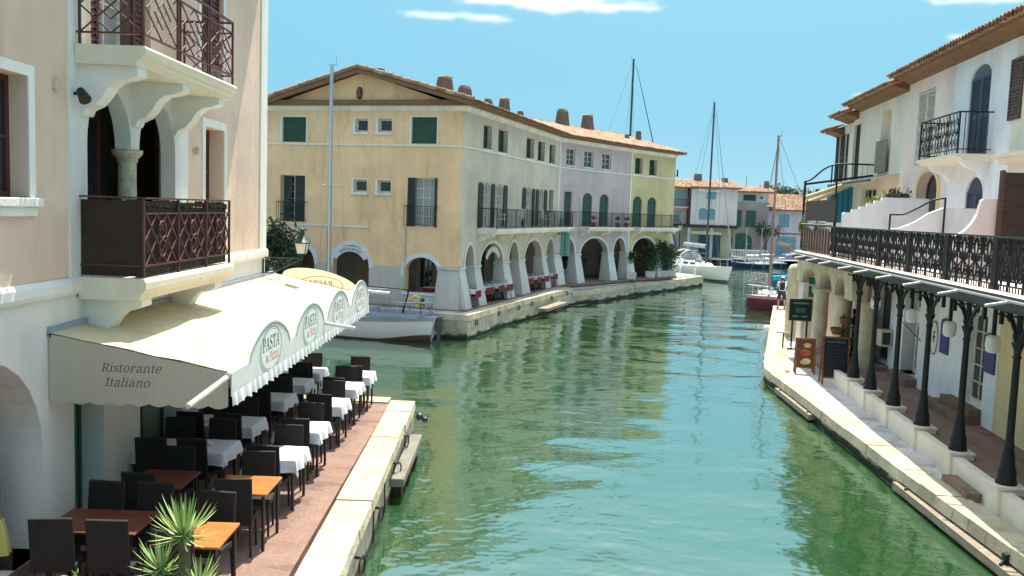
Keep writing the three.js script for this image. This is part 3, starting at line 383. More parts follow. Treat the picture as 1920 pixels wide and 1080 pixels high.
// dining furniture
{
  const chair = thing('dining_chair', 'x', 'chair');
  new Geo().rbox(-0.22, 0.22, 0.4, 0.47, -0.22, 0.22, 0.02).mesh('seat', M.wicker, chair);
  { const g = new RoundedBoxGeometry(0.44, 0.56, 0.05, 1, 0.018); const p = g.attributes.position; for (let i = 0; i < p.count; i++) p.setZ(i, p.getZ(i) - (p.getY(i) + 0.28) * 0.1); g.translate(0, 0.73, -0.2); new Geo().add(g).mesh('backrest', M.wicker, chair); }
  for (const [x, z] of [[-1, 1], [1, 1], [-1, -1], [1, -1]]) new Geo().bar([x * 0.2, 0, z * 0.205], [x * 0.195, 0.42, z * 0.195], 0.016, 0.022, 6).mesh('leg', M.chairLeg, chair);
  scene.remove(chair); used.set('dining_chair', 0);
  const bare = thing('cafe_table', 'x', 'table'); new Geo().rbox(-0.36, 0.36, 0.715, 0.745, -0.36, 0.36, 0.008).mesh('tabletop', M.orange, bare); for (const x of [-0.31, 0.31]) for (const z of [-0.31, 0.31]) new Geo().bar([x, 0, z], [x, 0.715, z], 0.022).mesh('leg', M.chairLeg, bare);
  const under = thing('cafe_table', 'x', 'table'); new Geo().rbox(-0.35, 0.35, 0.7, 0.73, -0.35, 0.35, 0.008).mesh('tabletop', M.darkWood, under); for (const x of [-0.31, 0.31]) for (const z of [-0.31, 0.31]) new Geo().bar([x, 0, z], [x, 0.7, z], 0.022).mesh('leg', M.chairLeg, under);
  const shade = bare.clone(); shade.children[0].material = M.maroon; scene.remove(bare, under); used.set('cafe_table', 0);  // middle-row tables: orange tops with the awning shade put into the colour
  const clothGeo = seed => { // square of cloth falling over the table edges, corners hanging lowest
    const r = rng(seed), g = new THREE.PlaneGeometry(1.08, 1.08, 40, 40); g.rotateX(-Math.PI / 2); const rot = (r() - 0.5) * 0.1; const p = g.attributes.position, H = 0.365, ph = r() * 6;
    for (let i = 0; i < p.count; i++) { let x = p.getX(i), z = p.getZ(i); const ox = Math.max(0, Math.abs(x) - H), oz = Math.max(0, Math.abs(z) - H), o = Math.hypot(ox, oz); let X = Math.min(Math.abs(x), H) * Math.sign(x), Z = Math.min(Math.abs(z), H) * Math.sign(z), y = 0.737 + 0.002 * Math.sin(x * 20 + ph);
      if (o > 0) { y -= o * 1.02; const f = o * (0.16 + 0.14 * Math.sin((ox > oz ? z : x) * 17 + ph)); X += Math.sign(x) * (ox / o) * f; Z += Math.sign(z) * (oz / o) * f; }
      p.setXYZ(i, X * Math.cos(rot) - Z * Math.sin(rot), y, X * Math.sin(rot) + Z * Math.cos(rot)); } g.computeVertexNormals(); return g; };
  const cloths = [1, 2, 3, 4].map(s => new Geo().add(clothGeo(s)).merged());
  const rows = [-9.1, -10.74, -12.25, -13.75, -15.6, -17.08, -18.35], ord = ['first', 'second', 'third', 'fourth', 'fifth'];
  const cols = [['water-side row', -3.32, [0, 1, 2, 3, 4, 5, 6]], ['middle row under the awning', -4.42, [0, 1, 2, 3, 4, 5, 6]], ['wall-side row under the awning', -5.0, [2, 3, 4, 5, 6]]];
  let firstChair = true, n = 0;
  const put = (src, pos, turn, label, group) => copy(src, pos, turn, label, group);
  for (const [cn, x, list] of cols) for (const i of list) {
    const z = rows[i] - (cn[0] === 'm' ? (i === 1 ? 0.14 : 0.22) : cn[0] === 'w' && cn[1] === 'a' && cn[2] === 'l' ? 0.2 : 0), wide = cn[0] === 'm' && i === 0, clothed = i >= 2, kind = clothed ? 'white-clothed table' : 'bare wooden table', o = clothed ? ord[i - 2 - (cn[0] === 'w' && cn[1] === 'a' && cn[2] === 'l' ? 0 : 0)] : ord[i], dx = rr(-0.03, 0.03), dz = rr(-0.03, 0.03);
    if (cn.startsWith('wall') && !clothed) continue;
    const t = put(clothed ? under : cn[0] === 'm' ? shade : bare, [x + dx, 0.9, z + dz], rr(-0.02, 0.02), clothed ? `dark dining table under the ${o} white cloth of the ${cn}` : `bare ${cn[0] === 'm' ? 'shade-darkened orange' : 'orange'} table, ${o} from the near end of the ${cn}`, 'restaurant terrace tables');
    if (wide) { t.scale.x = 1.42; t.position.x -= 0.06; }
    if (clothed) { const c = new THREE.Mesh(cloths[n++ % 4], M.cloth); c.name = numbered('tablecloth'); c.castShadow = c.receiveShadow = true; c.position.set(x + dx, 0.9, z + dz); scene.add(c); tag(c, `white cloth with hanging corners on the ${o} clothed table, ${cn}`, 'tablecloth', 'white tablecloths on the terrace');
      if (n % 3 !== 2) { const d = new Geo().lathe([[0, 0.742], [0.045, 0.742], [0.055, 0.78], [0.05, 0.782], [0.04, 0.755], [0, 0.752]], 0, 0, 0, 12).mesh('ashtray', M.gel); d.position.set(x + rr(-0.12, 0.12), 0.9, z + rr(-0.1, 0.1)); tag(d, `small white ashtray on the ${o} white cloth of the ${cn}`, 'ashtray', 'ashtrays on the terrace tables'); } }
    for (const side of [1, -1]) for (const off of wide ? [-0.3, 0.3] : [0]) {
      const tx = x + dx + off + (wide ? -0.03 : 0) + rr(-0.03, 0.03), tz = z + side * (0.335 + rr(-0.03, 0.05));
      put(chair, [tx, 0.9, tz], (side > 0 ? Math.PI : 0) + rr(-0.13, 0.13), `dark wicker chair ${side > 0 ? 'with back to viewer' : 'facing viewer'} at ${o} ${kind}${wide ? (off < 0 ? ' (wall end)' : ' (water end)') : ''}, ${cn.replace(' under the awning', '')}`, 'dark wicker chairs on the restaurant terrace');
    }
  }
}
// wall lantern on a scrolled bracket
{
  const o = thing('wall_lantern', 'green lantern with frosted panes on a scrolled iron wall bracket by the peach house corner', 'lantern', [-5.35, 4.1, -18.4]);
  const br = new Geo(FL), S = 18.42; br.beam([S, 4.06, 0], [S, 4.06, 0.86], 0.03, 0.03); br.beam([S, 3.72, 0.02], [S, 4.1, 0.02], 0.03, 0.03);
  const spiral = (cn, cy, r0, r1, a0, turns, sg = 1) => { const p = []; for (let i = 0; i <= 22; i++) { const t = i / 22, a = a0 + sg * t * turns * 6.283, r = mix(r0, r1, t); p.push([S, cy + r * Math.sin(a), cn + r * Math.cos(a)]); } br.tube(p, 0.012, 5, 40); };
  spiral(0.24, 3.9, 0.13, 0.02, 3.1, 1.8); spiral(0.58, 3.97, 0.075, 0.015, 3.4, 1.6, -1); br.tube([[S, 3.74, 0.02], [S, 3.74, 0.2], [S, 3.84, 0.42], [S, 3.96, 0.66], [S, 4.05, 0.84]], 0.014, 5, 20); br.tube([[S, 4.05, 0.36], [S, 3.93, 0.46], [S, 4.04, 0.52]], 0.01, 4, 10);
  br.mesh('bracket', M.greenIron, o);
  const L = new Geo(FL), cn = 0.84; L.bar([S, 4.06, cn], [S, 4.15, cn], 0.03, 0.025, 8); L.lathe([[0, 4.14], [0.09, 4.14], [0.1, 4.17], [0, 4.17]], S, 0, cn, 4); for (const [a, b] of [[1, 1], [1, -1], [-1, 1], [-1, -1]]) L.bar([S + a * 0.085, 4.17, cn + b * 0.085], [S + a * 0.13, 4.4, cn + b * 0.13], 0.011); for (const a of [-1, 1]) { L.beam([S - 0.14, 4.4, cn + a * 0.135], [S + 0.14, 4.4, cn + a * 0.135], 0.025, 0.025); L.beam([S + a * 0.135, 4.4, cn - 0.14], [S + a * 0.135, 4.4, cn + 0.14], 0.025, 0.025); }
  L.mesh('lantern_frame', M.greenIron, o); { const rg = new THREE.CylinderGeometry(0.06, 0.215, 0.16, 4); rg.rotateY(Math.PI / 4); rg.translate(S, 4.49, cn); new Geo(FL).add(rg).lathe([[0.05, 4.56], [0.06, 4.62], [0.035, 4.64], [0.07, 4.68], [0.02, 4.7], [0, 4.72]], S, 0, cn, 10).mesh('lantern_roof', M.greenIron, o); }
  for (const [ax, sg] of [['x', 1], ['x', -1], ['z', 1], ['z', -1]]) { const q = (u, y, r) => ax === 'x' ? [S + sg * r, y, cn + u * r] : [S + u * r, y, cn + sg * r]; new Geo(FL).quad(q(-1, 4.175, 0.082), q(1, 4.175, 0.082), q(1, 4.39, 0.123), q(-1, 4.39, 0.123)).mesh('pane', M.frost || (M.frost = new THREE.MeshPhysicalMaterial({ color: lin(0.85, 0.83, 0.76), roughness: 0.6, transmission: 0.35, thickness: 0, side: THREE.DoubleSide })), o); }
}
// dress on a hanger in the near arch
{
  const o = thing('hanging_dress', 'white and yellow dress hung in the near archway at the left edge', 'dress', [-5.75, 1.3, -9.2]);
  const X = -5.7, Z = -9.16, f = (pts, nm, m) => { const g = new THREE.LatheGeometry(pts.map(p => new THREE.Vector2(p[0], p[1])), 36), p = g.attributes.position; for (let i = 0; i < p.count; i++) { const a = Math.atan2(p.getZ(i), p.getX(i)), k = 1 + 0.08 * Math.sin(a * 9) * clamp((2.1 - p.getY(i)) * 1.5); p.setXYZ(i, X + p.getX(i) * k, p.getY(i), Z + p.getZ(i) * 0.55 * k); } g.computeVertexNormals(); new Geo().add(g).mesh(nm, m, o); };
  f([[0.16, 2.35], [0.2, 2.22], [0.17, 2.05], [0.15, 1.95]], 'bodice', M.cloth); f([[0.15, 1.95], [0.2, 1.85], [0.22, 1.7]], 'waist', mat([0.35, 0.27, 0.17], { map: T.stone, side: THREE.DoubleSide })); f([[0.22, 1.7], [0.26, 1.5], [0.29, 1.3]], 'skirt', mat([0.68, 0.6, 0.18], { map: T.fabric, side: THREE.DoubleSide }));
  new Geo().tube([[X - 0.17, 2.33, Z], [X, 2.44, Z], [X + 0.17, 2.33, Z]], 0.012).bar([X, 2.42, Z], [X, 2.95, Z], 0.006).mesh('hanger', M.wire, o);
}
// yucca and small shrub in front of the terrace
function bladeGeo(len, w) { const g = new THREE.PlaneGeometry(w, len, 2, 6); g.translate(0, len / 2, 0); const p = g.attributes.position; for (let i = 0; i < p.count; i++) { const t = p.getY(i) / len, k = Math.min(1, 0.55 + t * 2) * Math.pow(1 - t, 0.6) + 0.02; p.setX(i, p.getX(i) * k); p.setZ(i, Math.abs(p.getX(i)) * 0.35 - t * t * len * 0.16); } g.computeVertexNormals(); return g; }
{
  const o = thing('yucca', 'tall yucca with spiky pale green leaf rosettes before the near terrace tables', 'yucca', [-2.68, 0.9, -7]);
  const heads = [[-2.67, 2.44, -7, 0.37, 66], [-2.84, 2.16, -6.95, 0.3, 50], [-2.56, 2.0, -7.05, 0.28, 44], [-2.75, 1.96, -6.7, 0.26, 36]];
  const tr = new Geo(); tr.tube([[-2.72, 0.9, -7.02], [-2.7, 1.6, -7], [-2.66, 2.1, -7.0], [-2.67, 2.42, -7]], 0.05, 8, 14); tr.tube([[-2.71, 1.4, -7], [-2.82, 1.8, -6.97], [-2.86, 2.16, -6.95]], 0.035, 7, 10); tr.tube([[-2.7, 1.4, -7], [-2.6, 1.75, -7.04], [-2.55, 2, -7.05]], 0.03, 7, 10); tr.tube([[-2.71, 1.3, -7], [-2.75, 1.7, -6.75], [-2.75, 1.95, -6.7]], 0.03, 7, 10); tr.mesh('trunk', mat([0.16, 0.13, 0.08], { map: T.stone, roughness: 0.95 }), o);
  const lm = [leafMat(0.26, 0.38, 0.1), leafMat(0.38, 0.46, 0.2), leafMat(0.17, 0.28, 0.07), leafMat(0.42, 0.4, 0.2)], geos = [bladeGeo(1, 0.12), bladeGeo(1, 0.1)];
  for (const [x, y, z, L, n] of heads) for (let i = 0; i < n; i++) { const t = i / n, el = mix(1.45, -0.45, Math.pow(t, 0.85)) + rr(-0.1, 0.1), az = i * 2.399 + rr(-0.15, 0.15), l = L * rr(0.8, 1.05) * (0.75 + 0.3 * Math.sin(Math.PI * Math.min(1, t + 0.15))); const g = geos[i % 2].clone(); g.scale(l * 0.95, l, l); g.applyMatrix4(new THREE.Matrix4().makeRotationX(Math.PI / 2 - el)); g.applyMatrix4(new THREE.Matrix4().makeRotationY(az)); g.translate(x, y + rr(-0.03, 0.03), z); new Geo().add(g).mesh('leaf', lm[t > 0.9 && rnd() < 0.5 ? 3 : (rnd() * 3) | 0], o); }
  const p = thing('terracotta_planter', 'square dark planter holding the yucca beyond the lower frame edge', 'planter', [-2.72, 0.9, -7]); new Geo().hex([[-2.98, 0.9, -6.76], [-2.46, 0.9, -6.76], [-2.46, 0.9, -7.28], [-2.98, 0.9, -7.28]], [[-3.04, 1.35, -6.7], [-2.4, 1.35, -6.7], [-2.4, 1.35, -7.34], [-3.04, 1.35, -7.34]]).mesh('pot', M.darkWood, p);
}
function shrub(o, x, y, z, rx, ry, n, size, cols, seed, stemN = 7, dense = 0) { // leafy shrub from leaf clusters on stems
  const r = rng(seed), st = new Geo(), tips = []; for (let i = 0; i < stemN; i++) { const a = r() * 6.283, k = Math.sqrt(r()), p = [x + rx * k * Math.cos(a), y + ry * (0.55 + 0.45 * r()) * (1 - 0.35 * k * k), z + rx * k * Math.sin(a)]; tips.push(p); st.tube([[x, y - ry * 0.3, z], [mix(x, p[0], 0.4), mix(y, p[1], 0.55), mix(z, p[2], 0.4)], p], Math.max(0.006, rx * 0.018), 4, 6); } st.mesh('stem', mat([0.11, 0.085, 0.05]), o);
  const base = new THREE.PlaneGeometry(0.45, 1, 1, 2); { const p = base.attributes.position; for (let i = 0; i < p.count; i++) { const t = p.getY(i); if (Math.abs(t) > 0.4) p.setX(i, p.getX(i) * 0.15); p.setZ(i, -t * t * 0.3); } base.computeVertexNormals(); }
  for (const c of cols) { const g = new Geo(); for (let i = 0; i < n / cols.length; i++) { const t = tips[(r() * tips.length) | 0], q = r(), R = rx * 0.42; let lx = mix(x, t[0], 0.45 + 0.55 * q) + (r() + r() - 1) * R, ly = mix(y, t[1], 0.45 + 0.6 * q) + (r() + r() - 1) * R * 0.8, lz = mix(z, t[2], 0.45 + 0.55 * q) + (r() + r() - 1) * R; if (r() < dense) { const a = r() * 6.283, k = Math.pow(r(), 0.4), v = r() * 2 - 1, w = Math.sqrt(1 - v * v) * (1 + 0.18 * Math.sin(a * 3 + v * 5 + seed)); lx = x + rx * k * w * Math.cos(a); ly = y + ry * k * v; lz = z + rx * k * w * Math.sin(a); } const l = base.clone(), s = size * (0.7 + 0.6 * r()); l.scale(s, s, s); l.applyMatrix4(new THREE.Matrix4().makeRotationFromEuler(new THREE.Euler(r() * 6.28, r() * 6.28, r() * 6.28))); l.translate(lx, ly, lz); g.add(l); } g.mesh('foliage', leafMat(...c), o); }
}
{ const o = thing('leafy_shrub', 'small bright green leafy shrub at the bottom edge left of the yucca', 'shrub', [-3.5, 0.9, -6.6]); shrub(o, -3.36, 1.92, -6.6, 0.24, 0.34, 420, 0.06, [[0.3, 0.42, 0.07], [0.2, 0.33, 0.05], [0.38, 0.48, 0.12]], 77); const p = thing('planter_box', 'low dark planter box under the leafy shrub at the frame edge', 'planter', [-3.42, 0.9, -6.6]); new Geo().hex([[-3.75, 0.9, -6.3], [-3.1, 0.9, -6.3], [-3.1, 0.9, -6.9], [-3.75, 0.9, -6.9]], [[-3.8, 1.4, -6.25], [-3.05, 1.4, -6.25], [-3.05, 1.4, -6.95], [-3.8, 1.4, -6.95]]).mesh('box', M.darkWood, p); }
// =====================================================================  CENTRE: the arcaded row with cream, lavender and yellow houses
const FK = frame(-2.25, 0, -36.15, 71.5), FF = frame(-2.25, 0, -36.15, -16), F2 = frame(2.5, 0, -50.36, 53), F3 = frame(7.55, 0, -57.07, 50);
const at = (F, s, y, n) => V3(s, y, n).applyMatrix4(F).toArray();
M.lowWall = stucco(0.56, 0.53, 0.49); M.pier = stucco(0.66, 0.66, 0.63);
function offsetLine(F1, L, Fb, n) { // meeting point of two offset facade lines, F1 before Fb
  const a = at(F1, 0, 0, n), b = at(F1, 1, 0, n), c = at(Fb, 0, 0, n), d = at(Fb, 1, 0, n), r = [b[0] - a[0], b[2] - a[2]], q = [d[0] - c[0], d[2] - c[2]], den = r[0] * q[1] - r[1] * q[0], t = ((c[0] - a[0]) * q[1] - (c[2] - a[2]) * q[0]) / den; return [a[0] + r[0] * t, a[2] + r[1] * t]; }
const Y = (p, y) => [p[0], y, p[1] ?? p[2]];
function arcadeHouse(o) {
  const { F, b, L, arches, wins, doors, wallM, edge = 0 } = o, spring = 2.75;
  const holes = [...arches.map(([s0, s1, top]) => ({ s0, s1, y0: 1.0, y1: top, rise: top - spring })), ...wins.map(w => ({ s0: w[0], s1: w[1], y0: w[2] ?? 7.92, y1: w[3] ?? 8.97 })), ...doors.map(d => ({ s0: d[0], s1: d[1], y0: 4.43, y1: 6.45, rise: d[2] || 0 }))];
  wallGeo(F, rect(0, L, 0.9, 9.5), holes, -0.36, 0).mesh('wall', wallM, b);
  // white arch bands and flared piers
  for (const [s0, s1, top] of arches) new Geo(F).ext(archBand({ s0, s1, y1: top, rise: top - spring }, 0.14), -0.02, 0.035).mesh('arch_band', M.archWhite, b);
  const edges = [o.firstPier ?? 0, ...arches.flatMap(a => [a[0], a[1]]), L]; for (let i = 0; i < edges.length; i += 2) { const p = edges[i], q = edges[i + 1]; if (q - p < 0.15) continue; const g = new Geo(F), f = Math.min(0.14, (q - p) * 0.15), e0 = i === 0 && o.firstPier !== undefined ? 0 : f, e1 = f; g.hex([[p - e0, 0.9, -0.5], [q + e1, 0.9, -0.5], [q + e1, 0.9, 0.4], [p - e0, 0.9, 0.4]], [[p - 0.005, 2.66, -0.42], [q + 0.005, 2.66, -0.42], [q + 0.005, 2.66, 0.03], [p - 0.005, 2.66, 0.03]]); g.rbox(p - 0.06, q + 0.06, 2.66, 2.78, -0.46, 0.075, 0.02); g.mesh('pier', M.pier, b); }
  new Geo(F).box(0, L, 7.78, 7.86, 0, 0.045).mesh('string_course', M.trim, b);
  new Geo(F).extX(prof([[0, 9.28], [0.04, 9.28], [0.06, 9.36], [0.12, 9.42], [0.14, 9.5], [0, 9.5]]), edge, L).mesh('cornice', M.trim, b);
  new Geo(F).extX(prof([[-0.3, 9.5], [0.55, 9.5], [0.58, 9.58], [-0.3, 9.66]]), edge - 0.0, L).mesh('eaves', M.soffit, b);
  for (const w of wins) { const h = { s0: w[0], s1: w[1], y0: w[2] ?? 7.92, y1: w[3] ?? 8.97 };
    const rv = new Geo(F); rv.box(h.s0 - 0.03, h.s1 + 0.03, h.y0 - 0.06, h.y0, -0.2, 0.05); rv.mesh('sill', M.trim, b);
    const ln = new Geo(F); ln.box(h.s1 - 0.012, h.s1 - 0.002, h.y0, h.y1, -0.34, 0.004); ln.box(h.s0 + 0.002, h.s0 + 0.012, h.y0, h.y1, -0.34, 0.004); ln.mesh('reveal', M.whitePaint, b);
    if (w[4] === 'grid') windowPart(F, b, { ...h, s0: h.s0 + 0.015, s1: h.s1 - 0.015, n: -0.1, cols: 2, rows: 3, fw: 0.06, m: M.whitePaint }); else shutterPart(F, b, { ...h, s0: h.s0 + 0.015, s1: h.s1 - 0.015, n: -0.26, m: M.greenPaint, slats: 12 }); }
}
function balcony(F, b, s0, s1, depth, m, spacing = 0.12, cons = 3) {
  const bal = new Geo(F).extX(prof([[0, 4.16], [depth - 0.12, 4.16], [depth - 0.08, 4.24], [depth, 4.28], [depth, 4.4], [0, 4.4]]), s0, s1).mesh('balcony', M.trim, b);
  for (let i = 0; i < cons; i++) { const s = mix(s0 + 0.15, s1 - 0.4, cons > 1 ? i / (cons - 1) : 0.5); new Geo(F).extX(prof([[0, 4.16], [depth * 0.8, 4.16], [depth * 0.7, 4.04], [depth * 0.35, 3.98], [depth * 0.15, 3.86], [0, 3.84]]), s, s + 0.22).mesh('console', M.trim, bal); }
  const g = new Geo(F), n = depth - 0.06, top = 5.28; g.beam([s0 + 0.05, top, n], [s1 - 0.05, top, n], 0.04, 0.035); g.beam([s0 + 0.05, 4.5, n], [s1 - 0.05, 4.5, n], 0.025, 0.025); for (const s of [s0 + 0.05, s1 - 0.05]) { g.beam([s, top, 0.02], [s, top, n], 0.04, 0.035); g.beam([s, 4.5, 0.02], [s, 4.5, n], 0.025, 0.025); for (let q = 0.1; q < n; q += spacing) g.box(s - 0.007, s + 0.007, 4.5, top, q - 0.007, q + 0.007); }
  g.mesh('railing', m, bal); const k = Math.round((s1 - s0 - 0.1) / spacing); for (let i = 0; i <= k; i++) { const s = mix(s0 + 0.05, s1 - 0.05, i / k), post = i % 10 === 0, r = post ? 0.016 : 0.008; new Geo(F).box(s - r, s + r, 4.4, post ? top + 0.03 : top, n - r, n + r).mesh('baluster', m, bal); }
  return bal;
}
// ---- cream house with the gable
const cream = thing('cream_house', 'long cream arcaded house with the gable end and green shutters across the canal', 'house', [-2.25, 1, -36.15]);
{
  const b = cream;
  const A = [[0.62, 1.72, 3.7], [2.45, 5.5, 3.7], [6.4, 7.9, 3.7], [8.9, 12.0, 3.7], [12.85, 14.4, 3.7]];
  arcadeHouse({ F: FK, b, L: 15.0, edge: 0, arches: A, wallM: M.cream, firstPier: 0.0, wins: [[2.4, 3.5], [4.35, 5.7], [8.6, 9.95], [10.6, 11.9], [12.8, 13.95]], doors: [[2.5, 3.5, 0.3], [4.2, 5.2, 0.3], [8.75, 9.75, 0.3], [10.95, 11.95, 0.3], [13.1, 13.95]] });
  for (const s of [2.5, 4.2, 8.75, 10.95]) windowPart(FK, b, { s0: s, s1: s + 1, y0: 4.43, y1: 6.45, rise: 0.3, n: -0.1, cols: 2, rows: 4, fw: 0.09, name: 'french_door', glass: M.glassPale });
  windowPart(FK, b, { s0: 13.1, s1: 13.95, y0: 4.43, y1: 6.45, n: -0.2, fw: 0.06, m: M.darkGreen, name: 'door', glass: M.dark });
  for (const [s0, s1] of [[1.95, 2.44], [3.56, 3.98], [5.26, 5.75], [8.2, 8.69], [9.81, 10.2], [10.5, 10.9], [12.01, 12.5]]) { const p = shutterPart(FK, b, { s0, s1, y0: 4.45, y1: 6.42, rise: 0.12, n: 0.03, m: M.darkGreen, slats: 22 }); }
  balcony(FK, b, 2.0, 15.15, 0.95, M.iron, 0.13, 6);
  // front, towards the side canal
  const fw = [{ s0: -8.44, s1: -7.25, y0: 7.9, y1: 8.98 }, { s0: -2.31, s1: -1.15, y0: 7.9, y1: 9.0 }, { s0: -4.91, s1: -4.3, y0: 8.36, y1: 8.93 }, { s0: -3.84, s1: -3.19, y0: 8.36, y1: 8.93 }, { s0: -4.94, s1: -4.3, y0: 5.79, y1: 6.34 }, { s0: -3.81, s1: -3.18, y0: 5.79, y1: 6.34 }, { s0: -8.49, s1: -7.27, y0: 4.42, y1: 6.44 }, { s0: -2.38, s1: -1.12, y0: 4.42, y1: 6.47 }];
  const fa = [{ s0: -8.4, s1: -6.75, y0: 1.0, y1: 3.45, rise: 0.85 }, { s0: -5.85, s1: -4.12, y0: 1.0, y1: 3.5, rise: 0.95 }, { s0: -2.42, s1: -0.95, y0: 1.62, y1: 3.12, rise: 0.55 }];
  wallGeo(FF, [[-9.25, 0.9], [0, 0.9], [0, 9.4], [-4.62, 10.85], [-9.25, 9.4]], [...fw, ...fa], -0.36, 0).mesh('wall', M.ochre, b);  // same house as the cream side; warm bounce light is put into this colour
  for (const [a, c, y] of [[-9.25, -8.4, 2.68], [-6.75, -5.85, 2.68], [-4.12, -2.42, 2.68], [-2.42, -0.95, 1.5]]) new Geo(FF).box(a, c, 0.9, y, 0, 0.014).mesh('plinth', M.lowWall, b);
  for (const h of fa) new Geo(FF).ext(archBand(h, 0.2, h.s0 === -2.42 ? 0.3 : 0), 0, 0.03).mesh('arch_band', M.archWhite, b);
  new Geo(FF).rbox(-2.55, -0.85, 1.5, 1.62, -0.3, 0.1, 0.02).box(-2.5, -0.9, 1.22, 1.5, 0.002, 0.03).mesh('sill', M.archWhite, b);
  new Geo(FF).hex([[-0.98, 0.9, -0.5], [0.12, 0.9, -0.5], [0.12, 0.9, 0.36], [-1.0, 0.9, 0.36]], [[-0.93, 2.64, -0.42], [0.0, 2.64, -0.42], [0.0, 2.64, 0.03], [-0.93, 2.64, 0.03]]).rbox(-0.99, 0.06, 2.64, 2.78, -0.4, 0.078, 0.02).mesh('pier', M.lowWall, b);
  new Geo(FF).box(-9.25, 0.045, 7.78, 7.86, 0, 0.046).mesh('string_course', M.trim, b); new Geo(FF).box(-9.25, -4.2, 4.27, 4.35, 0, 0.04).mesh('string_course', M.trim, b);
  new Geo(FF).extX(prof([[0, 9.26], [0.04, 9.26], [0.07, 9.34], [0.14, 9.42], [0.14, 9.46], [0, 9.46]]), -9.4, 0.12).mesh('cornice', M.trim, b);
  new Geo(FF).box(-9.5, 0.45, 9.46, 9.68, 0, 0.3).mesh('eaves', M.soffit, b);
  const wf = (h, cols, rows, m = M.whitePaint, glass = M.glass, n = -0.16) => windowPart(FF, b, { ...h, n, cols, rows, fw: 0.08, m, glass });
  for (const h of fw.slice(0, 2)) { const r = new Geo(FF); r.box(h.s0 + 0.001, h.s0 + 0.02, h.y0, h.y1, -0.3, 0.012); r.box(h.s0 - 0.08, h.s0, h.y0 - 0.03, h.y1 + 0.06, 0, 0.015); r.box(h.s1, h.s1 + 0.06, h.y0 - 0.03, h.y1 + 0.06, 0, 0.015); r.box(h.s0, h.s1, h.y1, h.y1 + 0.06, 0, 0.015); r.mesh('window_surround', M.trim, b); shutterPart(FF, b, { s0: h.s0 + 0.02, s1: (h.s0 + h.s1) / 2 - 0.003, y0: h.y0, y1: h.y1, n: -0.14, m: M.greenPaint }); shutterPart(FF, b, { s0: (h.s0 + h.s1) / 2 + 0.003, s1: h.s1, y0: h.y0, y1: h.y1, n: -0.14, m: M.greenPaint }); }
  for (const h of fw.slice(2, 6)) { const s = poly(rect(h.s0 - 0.1, h.s1 + 0.02, h.y0 - 0.05, h.y1 + 0.05)); s.holes.push(holePath(h)); new Geo(FF).ext(s, 0, 0.012).box(h.s0, h.s0 + 0.012, h.y0, h.y1, -0.3, 0.01).rbox(h.s0 - 0.12, h.s1 + 0.05, h.y0 - 0.11, h.y0 - 0.02, 0.0, 0.07, 0.01).mesh('window_surround', M.trim, b); wf(h, 1, 1); }
  for (const [i, h] of fw.slice(6).entries()) { windowPart(FF, b, { ...h, n: -0.18, cols: i ? 4 : 2, rows: i ? 5 : 6, fw: 0.06, m: M.whitePaint, name: 'french_door', glass: i ? M.glassPale : M.glass });
    if (i) { shutterPart(FF, b, { s0: h.s0 - 0.02, s1: h.s0 + 0.3, y0: h.y0, y1: h.y1, n: -0.02, m: M.darkGreen, slats: 24 }); shutterPart(FF, b, { s0: h.s1 - 0.05, s1: h.s1 + 0.06, y0: h.y0, y1: h.y1, n: -0.0, m: M.darkGreen }); } else { shutterPart(FF, b, { s0: h.s0 + 0.14, s1: h.s0 + 0.54, y0: h.y0, y1: h.y1, n: -0.1, m: M.darkGreen, slats: 24 }); shutterPart(FF, b, { s0: h.s1 - 0.5, s1: h.s1, y0: h.y0, y1: h.y1, n: -0.1, m: M.darkGreen, slats: 24 }); }
    const g = new Geo(FF), a = h.s0 - 0.1, z = h.s1 + 0.08; g.beam([a, 5.28, 0.16], [z, 5.28, 0.16], 0.03, 0.03); g.beam([a, 4.5, 0.16], [z, 4.5, 0.16], 0.02, 0.02); for (let k = 0; k <= 12; k++) { const s = mix(a, z, k / 12); g.box(s - 0.008, s + 0.008, 4.42, 5.28, 0.152, 0.168); } for (const s of [a, z]) g.beam([s, 5.28, 0], [s, 5.28, 0.16], 0.03, 0.03).beam([s, 4.5, 0], [s, 4.5, 0.16], 0.02, 0.02); g.mesh('railing', M.iron, b); }
  { const g = new THREE.CylinderGeometry(0.15, 0.15, 0.03, 16); g.rotateX(Math.PI / 2); g.scale(1, 1.8, 1); g.translate(-4.72, 10.0, 0.012); const ni = new Geo(FF).add(g).mesh('gable_niche', M.brownPaint, b); new Geo(FF).lathe([[0, 9.78], [0.09, 9.78], [0.1, 9.95], [0.05, 10.02], [0.04, 10.06], [0.07, 10.13], [0.05, 10.2], [0, 10.22]], -4.72, 0, 0.06, 10).mesh('bust', M.soffit, ni); }
  new Geo(FF).bar([-2.45, 1.2, 0.05], [-2.45, 4.4, 0.05], 0.035, 0.035, 8).mesh('drainpipe', M.lowWall, b);
  // body and arcade rooms
  const hexq = (pts, y0, y1, nm, m) => new Geo().hex(pts.map(p => [p[0], y0, p[2]]), pts.map(p => [p[0], y1, p[2]])).mesh(nm, m, b);
  const K = Y(offsetLine(FK, 15, F2, -0.38), 0);
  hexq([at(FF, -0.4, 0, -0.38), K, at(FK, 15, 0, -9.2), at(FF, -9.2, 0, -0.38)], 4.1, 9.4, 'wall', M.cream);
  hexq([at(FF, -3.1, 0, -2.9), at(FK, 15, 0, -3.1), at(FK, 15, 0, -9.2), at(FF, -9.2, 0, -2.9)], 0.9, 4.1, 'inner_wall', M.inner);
  hexq([at(FF, 0.5, 0, 0.5), at(FK, 15.0, 0, 0.45), at(FK, 15, 0, -9.2), at(FF, -9.25, 0, 0.5)], 0.86, 1.02, 'floor', M.brownPave);
